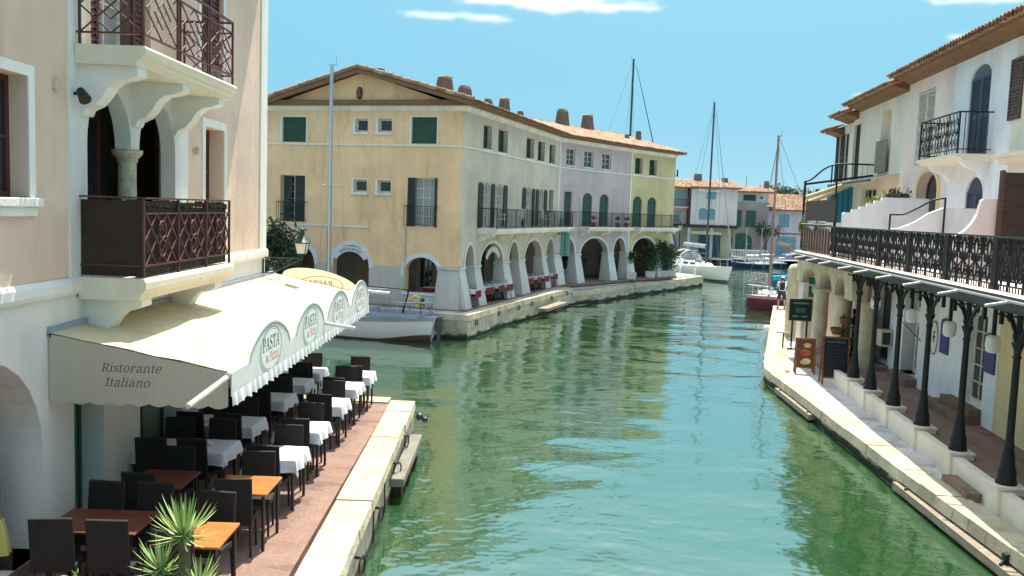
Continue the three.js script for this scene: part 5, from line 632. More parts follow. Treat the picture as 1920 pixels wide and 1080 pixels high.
// ---- quay, walkway and coping
const quayLine = [[7.38, -4], [7.62, -12], [7.76, -17], [8.02, -22.5], [8.24, -27.4], [8.55, -28.7], [9.5, -31.7], [11.3, -37.45], [14.63, -48.0]];
{
  const ring = (pts, y0, y1) => { const g = new THREE.ExtrudeGeometry(poly(pts.map(p => [p[0], -p[1]])), { depth: y1 - y0, bevelEnabled: false }); g.rotateX(-Math.PI / 2); g.translate(0, y0, 0); return g; };
  const back = [[22, -49], [30, -30], [30, -4]];
  const q = struct(new Geo().add(ring([...quayLine.map(p => [p[0] + 0.02, p[1]]), ...back], -1.5, 0.3)).mesh('quay_wall', M.quay));
  struct(new Geo().add(ring([...quayLine.map(p => [p[0] + 0.46, p[1] + 0.02]), [22, -48.8], [29.8, -30], [29.8, -4]], 0.302, 0.4)).mesh('walkway', M.walkPave));
  for (let i = 0; i + 1 < quayLine.length; i++) { const a = V3(quayLine[i][0], 0, quayLine[i][1]), b = V3(quayLine[i + 1][0], 0, quayLine[i + 1][1]), L = a.distanceTo(b), d = b.clone().sub(a).normalize(), n = V3(d.z, 0, -d.x); if (n.x > 0) n.negate(); let t = 0; const w = i > 3 ? 0.72 : 0.52; while (t < L - 0.05) { let l = Math.min(rr(0.5, 0.8), L - t); if (L - t - l < 0.3) l = L - t; const p = a.clone().addScaledVector(d, t + 0.005), r = a.clone().addScaledVector(d, t + l - 0.005), e = rr(0.0, 0.025), h = 0.455 + rr(-0.006, 0.012), f = (v, k, y) => [v.x + n.x * k, y, v.z + n.z * k]; new Geo().hex([f(p, 0.03 + e, 0.24), f(r, 0.03 + e, 0.24), f(r, -w, 0.24), f(p, -w, 0.24)], [f(p, 0.005 + e, h), f(r, 0.005 + e, h), f(r, -w, h), f(p, -w, h)]).mesh('coping_stone', [M.stone, M.stone3, M.stone, M.stone2][(rnd() * 4) | 0], q); t += l; } }
  for (const [z0, z1] of [[-12.2, -16.6], [-22.2, -25.7]]) { const x = z => 7.5 + (z + 12) * -0.045; new Geo().hex([[x(z0) - 0.1, 0.06, z0], [x(z0) + 0.3, 0.06, z0], [x(z1) + 0.3, 0.06, z1], [x(z1) - 0.1, 0.06, z1]], [[x(z0) - 0.1, 0.2, z0], [x(z0) + 0.3, 0.2, z0], [x(z1) + 0.3, 0.2, z1], [x(z1) - 0.1, 0.2, z1]]).mesh('fender_ledge', M.greyWood, q); for (const k of [0.1, 0.9]) { const z = mix(z0, z1, k); new Geo().rbox(x(z) + 0.02, x(z) + 0.18, 0.2, 0.36, z - 0.06, z + 0.06, 0.02).bar([x(z) - 0.08, 0.22, z + 0.1], [x(z) + 0.1, 0.27, z - 0.05], 0.02).mesh('cleat', M.iron, q); new Geo().box(x(z) - 0.02, x(z) + 0.2, -0.5, 0.06, z - 0.1, z + 0.1).mesh('ledge_post', M.darkWood, q); } }
  for (const z of [-18.2, -19.6, -21.2, -26.6]) { const x = 7.62 + (z + 12) * -0.042 - 0.03; new Geo().bar([x, 0.36, z], [x + 0.01, 0.16, z], 0.016).bar([x - 0.04, 0.3, z - 0.05], [x - 0.04, 0.3, z + 0.05], 0.014).mesh('mooring_ring', M.iron, q); }
  { const g = new Geo(); for (let i = 0; i < 4; i++) g.bar([8.17, 0.34 - i * 0.11, -25.75], [8.2, 0.34 - i * 0.11, -26.3], 0.016); g.bar([8.17, 0.4, -25.75], [8.17, -0.2, -25.75], 0.018).bar([8.2, 0.4, -26.3], [8.2, -0.2, -26.3], 0.018); g.mesh('ladder', M.iron, q); }
  // arcade floor, low wall and pedestals
  struct(new RGeo().rb(9, 33, 0.41, 0.78, 6.74, 8.3).mesh('arcade_floor', M.brownPave));
  const wl = thing('low_wall', 'low pale wall with square pedestals carrying the iron posts of the gallery', 'wall', rp(20, 0.4, 6.65));
  const ped = [11.4, 13.35, 15.27, 17.4, 19.42, 21.4, 23.32, 24.95]; let s = 9.2; for (const p of [...ped, 28]) { new RGeo().rb(s, p - 0.22, 0.39, 0.84, 6.56, 6.74, 0.012).mesh('wall', M.rightCream, wl); s = p + 0.22; } for (const p of ped) new RGeo().rb(p - 0.23, p + 0.23, 0.388, 0.86, 6.5, 6.95, 0.02).rb(p - 0.25, p + 0.25, 0.86, 0.92, 6.48, 6.97, 0.015).mesh('pedestal', M.rightCream, wl);
  new RGeo().rb(15.75, 16.9, 0.39, 0.56, 6.28, 6.556, 0.01).mesh('step', M.brownPave, wl);
}
// ---- houses
{
  const mk = (name, label, s0, s1, m, yTop, low, up, out = 0) => { const b = thing(name, label, 'house', rp((s0 + s1) / 2, 0.4, 9.5)); new Geo(FR), wallGeo(FR, rRect(s0, s1, 4.0, yTop), up.map(hs), -0.35, out).mesh('wall', m.up, b); if (low) wallGeo(FR, rRect(s0, s1, 0.4, 4.0), low.map(hs), 0.85, 1.2).mesh('wall', m.low || m.up, b); new RGeo().rb(s0 + 0.01, s1 - 0.01, 0.4, yTop, 10.6, 14.5).mesh('wall', m.up, b); return b; };
  const eaves = (b, s0, s1, y, over = 0.5, rise = 0.28, tiles = true) => {
    new Geo(FR).extX(prof([[-0.3, y], [0.0, y], [over * 0.45, y + 0.1], [over, y + 0.17], [over + 0.03, y + 0.24], [-0.3, y + 0.3]]), -s1, -s0).mesh('eaves', M.soffit, b);
    const a = [-s1, y + 0.26, over], c = [-s0, y + 0.26, over], d = [-s0, y + 0.26 + rise * (over + 4), -4], e = [-s1, y + 0.26 + rise * (over + 4), -4]; const W = p => at(FR, ...p);
    const rf = new Geo().hex([a, c, d, e].map(p => W([p[0], p[1] - 0.05, p[2]])), [a, c, d, e].map(W)).mesh('roof', M.soffit, b);
    if (tiles) { const k = Math.round((s1 - s0) / 0.21); for (let i = 0; i < k; i++) for (let j = 0; j < 2; j++) { const sx = s0 + (i + 0.5) * (s1 - s0) / k, n = over + 0.06 - j * 0.32; const g = tileGeo.clone(); g.applyMatrix4(new THREE.Matrix4().makeRotationX(0.27 + rr(-0.02, 0.02))); g.translate(-sx + rr(-0.012, 0.012), y + 0.27 + rise * (over - n) + 0.05 + rr(0, 0.015) + j * 0.01, n); new Geo(FR).add(g).mesh('tile', tileMats[(rnd() * 5) | 0], rf); if (!j) { const h = tileGeo.clone(); h.rotateZ(Math.PI); h.applyMatrix4(new THREE.Matrix4().makeRotationX(0.27)); h.translate(-sx + 0.105, y + 0.3, n - 0.03); new Geo(FR).add(h).mesh('tile', tileMats[(rnd() * 5) | 0], rf); } } }
    return rf; };
  // nearest, yellow below
  const near = mk('ochre_house', 'nearest ochre house on the right bank with dark brown shutters at the frame edge', 8, 19.75, { up: M.rightCream, low: M.rightYellow }, 9.9, [{ s0: 16.2, s1: 17.6, y0: 0.9, y1: 3.1 }], [{ s0: 18, s1: 19, y0: 4.2, y1: 6.4 }]);
  windowPart(FR, near, { s0: -17.6, s1: -16.2, y0: 0.9, y1: 3.1, n: 1.0, cols: 2, rows: 3, name: 'door', m: M.whitePaint });
  // white house
  const white = mk('white_house', 'white house with tall blue arched shutters and a small iron balcony on the right bank', 19.75, 26.9, { up: M.rightWhite, low: M.rightWhite }, 9.9, [{ s0: 20.4, s1: 21.4, y0: 1.12, y1: 3.35, rise: 0.18 }, { s0: 24.75, s1: 26.05, y0: 1.02, y1: 3.6 }], [{ s0: 24.35, s1: 25.5, y0: 4.2, y1: 6.58, rise: 0.5 }, { s0: 24.4, s1: 25.75, y0: 7.13, y1: 9.6, rise: 0.35 }, { s0: 20.9, s1: 22.4, y0: 7.9, y1: 9.35 }]);
  windowPart(FR, white, { s0: -21.4, s1: -20.4, y0: 1.12, y1: 3.35, rise: 0.18, n: 1.08, cols: 2, rows: 5, fw: 0.14, bw: 0.035, name: 'french_door' });
  windowPart(FR, white, { s0: -25.75, s1: -24.85, y0: 1.02, y1: 2.5, n: 0.95, cols: 2, rows: 4, fw: 0.13, bw: 0.035, name: 'french_door' }); new RGeo().rb(24.75, 26.05, 2.5, 2.82, 8.5, 8.66).mesh('lintel', M.rightWhite, white); windowPart(FR, white, { s0: -25.75, s1: -24.85, y0: 2.82, y1: 3.58, n: 0.95, cols: 2, rows: 1, fw: 0.1, bw: 0.035 });
  new RGeo().rb(24.6, 26.2, 0.78, 1.02, 8.0, 8.9, 0.02).mesh('doorstep', M.brownPave, white);
  for (let i = 0; i < 2; i++) new RGeo().rb(20.35, 22.5 - i * 0.35, 0.78 + i * 0.17, 0.95 + i * 0.17, 7.75 + i * 0.28, 8.32, 0.015).mesh('step', mat([0.26, 0.17, 0.12], { map: T.stone, bumpMap: T.stoneB, bumpScale: 0.01 }), white);
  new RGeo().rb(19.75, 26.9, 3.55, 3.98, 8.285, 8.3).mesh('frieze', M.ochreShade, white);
  for (const k of [0, 1]) { const p = shutterPart(FR, white, { s0: -25.75 + k * 0.677, s1: -25.08 + k * 0.677, y0: 7.14, y1: 9.28, n: -0.08, m: M.bluePaint, slats: 34, single: true }); }
  new Geo(FR).ext(poly(holePts({ s0: -25.75, s1: -24.4, y0: 9.28, y1: 9.6, rise: 0.3 })), -0.12, -0.06).mesh('shutter_head', mat([0.12, 0.15, 0.2]), white);
  for (const k of [0, 1]) shutterPart(FR, white, { s0: -25.5 + k * 0.577, s1: -24.925 + k * 0.577, y0: 4.2, y1: 6.2, n: -0.08, m: M.bluePaint, slats: 30, single: true }); new Geo(FR).ext(poly(holePts({ s0: -25.5, s1: -24.35, y0: 6.2, y1: 6.58, rise: 0.36 })), -0.12, -0.06).mesh('shutter_head', M.bluePaint, white);
  shutterPart(FR, white, { s0: -22.4, s1: -21.66, y0: 7.9, y1: 9.35, n: -0.06, m: M.brownPaint, slats: 16 }); shutterPart(FR, white, { s0: -23.1, s1: -22.42, y0: 7.88, y1: 9.37, n: 0.03, m: M.brownPaint, slats: 16 }); shutterPart(FR, white, { s0: -21.64, s1: -20.9, y0: 7.9, y1: 9.35, n: -0.06, m: M.brownPaint, slats: 16 });
  new Geo(FR).extX(prof([[0, 6.78], [0.2, 6.82], [0.26, 6.92], [0.4, 6.95], [0.4, 7.03], [0, 7.05]]), -23.0, -19.75).mesh('ledge', M.rightCream, white); new RGeo().rb(19.76, 22.9, 4.0, 9.88, 9.47, 9.5).mesh('wall', M.rightCream, white);
  { const bal = new Geo(FR).extX(prof([[0, 6.95], [0.75, 6.95], [0.82, 7.02], [0.92, 7.04], [0.92, 7.12], [0, 7.12]]), -26.95, -23.85).mesh('balcony', M.rightCream, white);
    for (const s of [24.1, 26.4]) new Geo(FR).extX(prof([[0, 6.95], [0.7, 6.95], [0.55, 6.8], [0.25, 6.68], [0.12, 6.5], [0, 6.48]]), -s - 0.25, -s).mesh('console', M.rightWhite, bal);
    const g = new RGeo(), d = 8.64, y1 = 8.2; g.rbeam([23.95, y1, d], [26.85, y1, d], 0.045, 0.035).rbeam([23.95, 7.24, d], [26.85, 7.24, d], 0.025, 0.025); for (const s of [23.95, 26.85]) g.rbeam([s, y1, d], [s, y1, 9.46], 0.045, 0.035).rbeam([s, 7.24, d], [s, 7.24, 9.46], 0.025, 0.025).rbeam([s, 7.12, d], [s, y1 + 0.02, d], 0.035, 0.035); g.mesh('railing', M.iron, bal);
    for (let i = 1; i < 6; i++) for (const s of [23.95, 26.85]) new RGeo().rbar([s, 7.12, d + i * 0.14], [s, y1, d + i * 0.14], 0.011).mesh('baluster', M.iron, bal);
    for (let k = 0; k < 4; k++) { const a = 24.0 + k * 0.71, w = 0.71, q = new RGeo(); for (let i = 0; i < 3; i++) { const c = a + w * (i + 0.5) / 3; for (let j = 0; j < 3; j++) { const y = 7.4 + j * 0.27, sg = (i + j) % 2 ? 1 : -1, pts = []; for (let t = 0; t <= 14; t++) { const an = t / 14 * 8, r = 0.11 - t * 0.006; pts.push([c + sg * r * Math.cos(an), y + r * Math.sin(an), d]); } q.rtube(pts, 0.01, 4, 26); } q.rtube([[c, 7.26, d], [c + 0.09, 7.5, d], [c - 0.09, 7.8, d], [c + 0.05, 8.15, d]], 0.011, 4, 16); } q.rbar([a, 7.12, d], [a, y1, d], 0.013); q.mesh('scroll_panel', M.iron, bal); } }
  eaves(white, 8, 31, 9.9, 0.52);
  // pink house, cream house
  const pink = mk('pink_house', 'pale pink house with white louvred shutters on the right bank', 26.9, 31, { up: M.rightPink, low: M.rightWhite }, 9.9, [{ s0: 27.3, s1: 29.0, y0: 0.95, y1: 3.35, rise: 0.3 }], [{ s0: 28.45, s1: 30.0, y0: 7.15, y1: 9.5 }, { s0: 27.6, s1: 29.4, y0: 4.2, y1: 6.9, rise: 0.6 }]);
  windowPart(FR, pink, { s0: -29, s1: -27.3, y0: 0.95, y1: 3.35, rise: 0.3, n: 0.92, fw: 0.07, name: 'door', m: M.greyWood, cols: 2 }); new RGeo().rb(27.1, 29.2, 0.78, 0.94, 7.9, 8.9, 0.02).mesh('doorstep', M.brownPave, pink);
  for (const k of [0, 1]) shutterPart(FR, pink, { s0: -30 + k * 0.777, s1: -29.227 + k * 0.777, y0: 7.16, y1: 9.48, n: -0.06, m: M.whitePaint, slats: 34, single: true }); new Geo(FR).ext(archBand({ s0: -29.4, s1: -27.6, y1: 6.9, rise: 0.6 }, 0.16, 2), 0, 0.05).mesh('arch_band', M.rightYellow, pink); windowPart(FR, pink, { s0: -29.4, s1: -27.6, y0: 4.2, y1: 6.9, rise: 0.6, n: -0.25, cols: 2, rows: 3, fw: 0.08, m: M.brownPaint });
  const crm = mk('pale_cream_house', 'pale cream house with terrace awnings at the far end of the right bank', 31, 37.8, { up: M.rightCream, low: M.rightCream }, 9.72, [{ s0: 31.6, s1: 33, y0: 0.9, y1: 3.2 }, { s0: 35, s1: 37, y0: 0.9, y1: 3.2 }], [{ s0: 32.75, s1: 33.95, y0: 7.1, y1: 9.4, rise: 0.2 }, { s0: 36.75, s1: 37.75, y0: 6.9, y1: 9.25 }, { s0: 34.0, s1: 36.0, y0: 5.3, y1: 6.6 }, { s0: 31.6, s1: 32.5, y0: 4.3, y1: 6.5 }]);
  new Geo(FR).ext(poly(holePts({ s0: -33.95, s1: -32.75, y0: 7.1, y1: 9.4, rise: 0.2 })), -0.3, -0.26).mesh('blind', M.rightPink, crm); { const g = new RGeo().rb(32.7, 34.0, 7.1, 8.25, 9.36, 9.4); g.mesh('balcony_panel', M.greyWood, crm); }
  windowPart(FR, crm, { s0: -37.75, s1: -36.75, y0: 6.9, y1: 9.25, n: -0.1, fw: 0.06, m: M.brownPaint, glass: M.dark, name: 'french_door' }); windowPart(FR, crm, { s0: -36, s1: -34, y0: 5.3, y1: 6.6, n: -0.12, cols: 2, fw: 0.09 }); windowPart(FR, crm, { s0: -32.5, s1: -31.6, y0: 4.3, y1: 6.5, n: -0.12, fw: 0.06, m: M.lavender, name: 'door' }); for (const [a, z] of [[31.6, 33], [35, 37]]) windowPart(FR, crm, { s0: -z, s1: -a, y0: 0.9, y1: 3.2, n: 0.95, cols: 2, rows: 2, m: M.brownPaint, name: 'shop_window' });
  eaves(crm, 31, 37.0, 9.7, 0.5);
  const far = mk('end_house', 'narrow end house with dark green shutters past the pale cream house', 37.8, 40.4, { up: M.rightCream }, 9.4, null, [{ s0: 38.5, s1: 39.1, y0: 7, y1: 9.0 }, { s0: 39.5, s1: 40.1, y0: 7, y1: 9.0 }], 0.0); for (const [a, z] of [[38.5, 39.1], [39.5, 40.1]]) { shutterPart(FR, far, { s0: -z, s1: -a, y0: 7, y1: 9, n: -0.1, m: M.darkGreen, slats: 20 }); shutterPart(FR, far, { s0: -z - 0.34, s1: -z - 0.02, y0: 6.98, y1: 9, n: 0.02, m: M.darkGreen, slats: 20 }); } new RGeo().rb(37.9, 40.3, 0.4, 4.0, 9.2, 9.9).mesh('wall', M.rightCream, far); eaves(far, 37.1, 39.2, 9.45, 0.5); eaves(far, 39.3, 40.6, 8.95, 0.5);
}
// ---- gallery on iron posts
{
  const b = thing('iron_gallery', 'long terrace gallery with cast iron railing carried on black iron posts along the right bank', 'gallery', rp(20, 0.92, 6.7));
  const deck = new RGeo().rb(9, 33.0, 3.98, 4.12, 6.42, 9.5).rb(9, 33.0, 4.12, 4.15, 6.5, 9.5); deck.mesh('deck', M.rightPink, b);
  new RGeo().rb(9, 33, 3.84, 3.98, 6.5, 6.62).rb(9, 33, 3.88, 3.98, 6.42, 6.5).rb(9, 33.0, 3.9, 4.122, 6.405, 6.42).mesh('edge_beam', M.aluDark, b);
  for (let i = 0; i < 25; i++) { const s = 9.5 + i * 0.95; new RGeo().rb(s, s + 0.09, 3.84, 3.978, 6.64, 8.28).mesh('joist', M.greyWood, b); }
  { const g = new RGeo().rbar([9, 4.05, 6.375], [33.0, 4.05, 6.375], 0.024, 0.024, 8); g.mesh('gutter', M.alu, b); }
  const P = [11.4, 13.35, 15.27, 17.4, 19.42, 21.4, 23.32, 24.95];
  for (const s of P) {
    const g = new Geo(FR); g.lathe([[0, 0.92], [0.17, 0.92], [0.17, 0.97], [0.15, 0.99], [0.145, 1.16], [0.12, 1.22], [0.1, 1.4], [0.075, 1.55], [0.085, 1.58], [0.075, 1.61], [0.064, 1.7], [0.055, 3.05], [0.075, 3.08], [0.055, 3.12], [0.06, 3.2], [0.1, 3.3], [0.1, 3.34], [0.05, 3.36], [0.05, 3.86]], -s, 0, D(6.72), 16); const p = g.mesh('post', M.iron, b);
    const k = new RGeo(); for (const sg of [-1, 1]) { const arc = []; for (let i = 0; i <= 8; i++) { const a = Math.PI / 2 * i / 8; arc.push([s + sg * (0.06 + 0.62 * (1 - Math.cos(a))), 3.16 + 0.66 * Math.sin(a), 6.72]); } k.rtube(arc, 0.036, 5, 14); k.rbeam([s, 3.82, 6.72], [s + sg * 0.7, 3.82, 6.72], 0.06, 0.05); for (const [dx, y, r] of [[0.17, 3.64, 0.12], [0.38, 3.72, 0.075], [0.13, 3.42, 0.06]]) { const t = new THREE.TorusGeometry(r, 0.02, 5, 14); t.translate(-(s + sg * dx), y, D(6.72)); k.add(t); } } for (const sg of [-1, 1]) { const arc = []; for (let i = 0; i <= 6; i++) { const a = Math.PI / 2 * i / 6; arc.push([s, 3.35 + 0.46 * Math.sin(a), 6.72 + sg * (0.05 + 0.3 * (1 - Math.cos(a)))]); } k.rtube(arc, 0.022, 5, 12); } k.rb(s - 0.74, s - 0.67, 3.56, 3.84, 6.69, 6.75); k.rb(s + 0.67, s + 0.74, 3.56, 3.84, 6.69, 6.75); k.mesh('bracket', M.iron, p);
    new RGeo().rbar([s - 0.3, 4.04, 6.4], [s - 0.3, 3.96, 6.02], 0.026, 0.026, 8).mesh('spout', M.whiteMetal, b);
  }
  for (const s of [27, 28.8, 30.6, 32.2, 32.9]) new RGeo().rbar([s, 4.04, 6.4], [s, 3.96, 6.02], 0.026, 0.026, 8).mesh('spout', M.whiteMetal, b);
  // railing panels
  const d = 6.66, y0 = 4.24, y1 = 5.06; const top = new RGeo(); top.rb(9.2, 33.0, y1, y1 + 0.035, d - 0.035, d + 0.035); top.rb(9.2, 33.0, y0 - 0.01, y0 + 0.02, d - 0.015, d + 0.015); top.mesh('handrail', M.aluDark, b);
  const panel = s => { const q = new RGeo(), w = 0.56; // scrolls in pairs round a tall vase shape
    const sc = (cx, cy, r, sg, a0) => { const p = []; for (let t = 0; t <= 16; t++) { const an = a0 + sg * t / 16 * 8.4, k = r * (1 - t / 20); p.push([cx + k * Math.cos(an), cy + k * Math.sin(an), d]); } q.rtube(p, 0.017, 4, 26); };
    for (const sg of [-1, 1]) { sc(s + sg * 0.15, y0 + 0.15, 0.1, sg, 1.57); sc(s + sg * 0.13, y0 + 0.42, 0.115, -sg, -1.57); sc(s + sg * 0.16, y0 + 0.66, 0.09, sg, 1.57); q.rtube([[s + sg * 0.26, y0, d], [s + sg * 0.24, y0 + 0.22, d], [s + sg * 0.05, y0 + 0.36, d], [s + sg * 0.24, y0 + 0.56, d], [s + sg * 0.2, y1, d]], 0.021, 4, 20); q.rtube([[s, y0, d], [s + sg * 0.07, y0 + 0.2, d], [s + sg * 0.02, y0 + 0.42, d], [s + sg * 0.08, y0 + 0.6, d], [s, y1, d]], 0.016, 4, 20); }
    for (let i = 0; i < 5; i++) { const t = new THREE.TorusGeometry(0.038, 0.011, 4, 10); t.translate(-(s - w / 2 + (i + 0.5) * w / 5), y1 - 0.055, D(d)); q.add(t); q.rbar([s - w / 2 + (i + 0.5) * w / 5, y0 - 0.1, d], [s - w / 2 + (i + 0.5) * w / 5, y0, d], 0.012); }
    q.rbar([s - w / 2, y0 - 0.1, d], [s - w / 2, y1, d], 0.016); return q.mesh('railing_panel', M.iron, b); };
  let proto = null; for (let s = 9.6; s < 28.4; s += 0.58) panel(s);
  for (let s = 9.3; s < 29; s += 2.32) new RGeo().rb(s - 0.1, s + 0.1, 4.14, y1 + 0.03, d - 0.03, d + 0.03).rb(s - 0.12, s + 0.12, 4.15, 4.24, d - 0.05, d + 0.05).mesh('railing_post', M.iron, b);
  // far stretch: slim uprights with reeds behind
  for (let i = 0; i < 32; i++) { const s = 28.7 + i * 0.135; new RGeo().rb(s, s + 0.05, 4.16, 5.0 + rr(-0.12, 0.06), d + 0.05, d + 0.08).mesh('reed_stake', i % 3 ? M.darkWood : M.greyWood, b); }
  new RGeo().rbar([28.5, 5.12, d], [33.0, 5.12, d], 0.03, 0.03, 8).mesh('handrail', M.greyWood, b);
  // curved end with sun-bleached rods
  for (let i = 0; i < 9; i++) { const a = i / 8 * 1.5, s = 33.0 + 0.9 * Math.sin(a), dd = 6.6 - 0.25 + 0.9 * (1 - Math.cos(a)); new RGeo().rbar([s, 4.3 - i * 0.05, dd], [s + 0.35 * Math.sin(a) + 0.1, 4.3 - i * 0.05 + 0.12, dd - 0.45], 0.03, 0.02).mesh('roof_lath', M.greyWood, b); }
}
// ---- on the terrace: partitions, screens, pergola
{
  const M2 = M.rightWhite; const part = (label, m, pts, s, t, name = 'partition_wall', cat = 'wall') => { const o = thing(name, label, cat, rp(s, 4.15, pts[0][0])); const sh = poly(pts.map(([d, y]) => [-D(d), y])); const g = new THREE.ExtrudeGeometry(sh, { depth: t, bevelEnabled: false }); g.applyMatrix4(new THREE.Matrix4().set(0, 0, 1, -s - t, 0, 1, 0, 0, -1, 0, 0, 0, 0, 0, 0, 1)); new Geo(FR).add(g).mesh('slab', m, o); return o; };
  const cv = []; for (let i = 0; i <= 10; i++) { const t = i / 10; cv.push([6.95 + 0.66 * t, 5.0 + 0.8 * (1 - Math.sqrt(1 - t * t * 0.98)) / 0.86]); }
  part('beige terrace partition with a concave swept top near the right frame edge', M.rightPink, [[6.95, 4.15], ...cv, [7.64, 5.83], [8.3, 5.86], [8.3, 4.15]], 19.5, 0.14);
  { const o = thing('privacy_screen', 'tall dark brown screen beside the beige terrace partition at the right edge', 'screen', rp(19.6, 4.15, 8.6)); new RGeo().rb(19.36, 19.42, 4.15, 6.4, 7.93, 9.4, 0.01).mesh('panel', M.darkWood, o); new RGeo().rb(19.33, 19.45, 4.15, 6.44, 7.9, 7.97).mesh('post', M.brownPaint, o); }
  const o3 = part('white terrace partition topped by an S-curved black handrail', M2, [[6.95, 4.15], [6.95, 5.1], [7.25, 5.14], [7.6, 5.3], [7.95, 5.55], [8.3, 5.7], [9.5, 5.7], [9.5, 4.15]], 23.6, 0.14);
  new RGeo().rtube([[23.55, 5.48, 6.97], [23.55, 5.5, 7.3], [23.55, 5.66, 7.62], [23.55, 5.88, 8.0], [23.55, 5.95, 8.3]], 0.025, 6, 20).rbar([23.55, 4.2, 6.97], [23.55, 5.48, 6.97], 0.025).rbar([23.55, 4.2, 8.3], [23.55, 5.95, 8.3], 0.025).mesh('handrail', M.iron, o3);
  const st = [[6.95, 4.15], [6.95, 5.5]]; for (let i = 0; i < 5; i++) { st.push([7.0 + i * 0.22, 5.55 + i * 0.1], [7.22 + i * 0.22, 5.55 + i * 0.1]); } st.push([8.1, 6.05], [9.5, 6.05], [9.5, 4.15]); part('white terrace partition with a small stepped top beyond the handrail wall', M2, st, 28.3, 0.16);
  { const o = thing('terrace_screen', 'dark brown fabric screen above the railing near the far end of the gallery', 'screen', rp(31, 5.3, 6.8)); new RGeo().rb(28.6, 33, 5.25, 5.95, 6.78, 6.8).mesh('fabric', mat([0.1, 0.075, 0.06], { map: T.fabric, roughness: 0.95 }), o); for (const s of [28.6, 31.2, 33]) new RGeo().rbar([s, 4.15, 6.82], [s, 6.0, 6.82], 0.02).mesh('post', M.iron, o); }
  { const o = thing('pergola', 'black iron pergola frame with half folded cream awnings at the far end of the terrace', 'pergola', rp(34.3, 4.15, 6.9)); const g = new RGeo(); for (const s of [34.2]) { g.rbar([s, 4.15, 6.95], [s, 6.75, 6.95], 0.045).rtube([[s, 6.72, 6.95], [s, 6.8, 7.15], [s, 7.2, 7.6], [s, 7.36, 7.9], [s, 7.42, 8.3], [s, 7.42, 9.4]], 0.035, 6, 24).rbeam([s, 6.62, 6.95], [s, 7.02, 9.4], 0.05, 0.08).rbar([s, 6.7, 7.9], [s, 7.38, 7.9], 0.03); } g.rbar([34.2, 4.15, 8.1], [34.2, 7.36, 8.1], 0.035); for (let i = 0; i < 7; i++) g.rbar([34.2, 6.8, 8.1 + i * 0.18], [34.2, 7.38, 8.1 + i * 0.18], 0.008); g.mesh('frame', M.iron, o); new RGeo().rtube([[34.6, 6.1, 7.0], [34.8, 6.3, 7.6], [35, 6.75, 8.8], [35.1, 6.9, 9.3]], 0.09, 8, 12).rtube([[36, 5.9, 7.3], [36, 6.3, 8.2], [36, 6.8, 9.2]], 0.08, 8, 12).mesh('folded_awning', M.awning, o); }
  { const o = thing('terrace_awning', 'small rolled-out cream awning with blue side curtain on the far terrace', 'awning', rp(34, 6.7, 9.4)); const g = new Geo(FR); g.extX(prof([[0, 6.98], [1.0, 6.72], [1.0, 6.62], [0.98, 6.62], [0.98, 6.7], [0, 6.95]]), -37.2, -31.4); g.mesh('canopy', M.awning, o); new RGeo().rbar([31.3, 6.72, 8.5], [37.3, 6.72, 8.5], 0.045, 0.045, 8).mesh('front_bar', M.aluDark, o); const c = new THREE.PlaneGeometry(1, 1.5, 24, 1), p = c.attributes.position; for (let i = 0; i < p.count; i++) p.setZ(i, 0.05 * Math.sin(p.getX(i) * 30)); c.computeVertexNormals(); c.rotateY(Math.PI / 2); c.translate(-37.3, 5.95, 0.5); new Geo(FR).add(c).mesh('curtain', mat([0.03, 0.25, 0.4], { side: THREE.DoubleSide, map: T.fabric }), o); }
  for (const [s, dd, l, seed] of [[28.9, 8.9, 'potted plant with thin dark leaves before the arched terrace window', 701], [30.4, 9.0, 'potted plant standing left of the arched terrace window', 702]]) { const p = rp(s, 4.15, dd), o = thing('terrace_plant', l, 'plant', p); new Geo().lathe([[0, 0], [0.18, 0], [0.24, 0.4], [0.2, 0.4], [0, 0.36]].map(q => [q[0], q[1] + p[1]]), p[0], 0, p[2], 12).mesh('pot', tileMats[2], o); shrub(o, p[0], p[1] + 1.5, p[2], 0.45, 0.7, 260, 0.16, [[0.04, 0.06, 0.02], [0.09, 0.08, 0.03]], seed, 9); }
  { const p = rp(33.1, 4.15, 6.7), o = thing('climbing_plant', 'yellow green climber on the end post of the gallery', 'plant', p); shrub(o, p[0], p[1] + 0.55, p[2], 0.2, 0.7, 320, 0.11, [[0.3, 0.34, 0.08], [0.2, 0.26, 0.06]], 705, 9); }
  { const p = rp(29.5, 4.15, 8.6), o = thing('flower_cluster', 'pale yellow flowering plant above the white stepped partition', 'plant', p); shrub(o, p[0] - 0.4, p[1] + 1.6, p[2], 0.35, 0.35, 160, 0.12, [[0.5, 0.45, 0.1], [0.2, 0.25, 0.06]], 706, 7); }
}
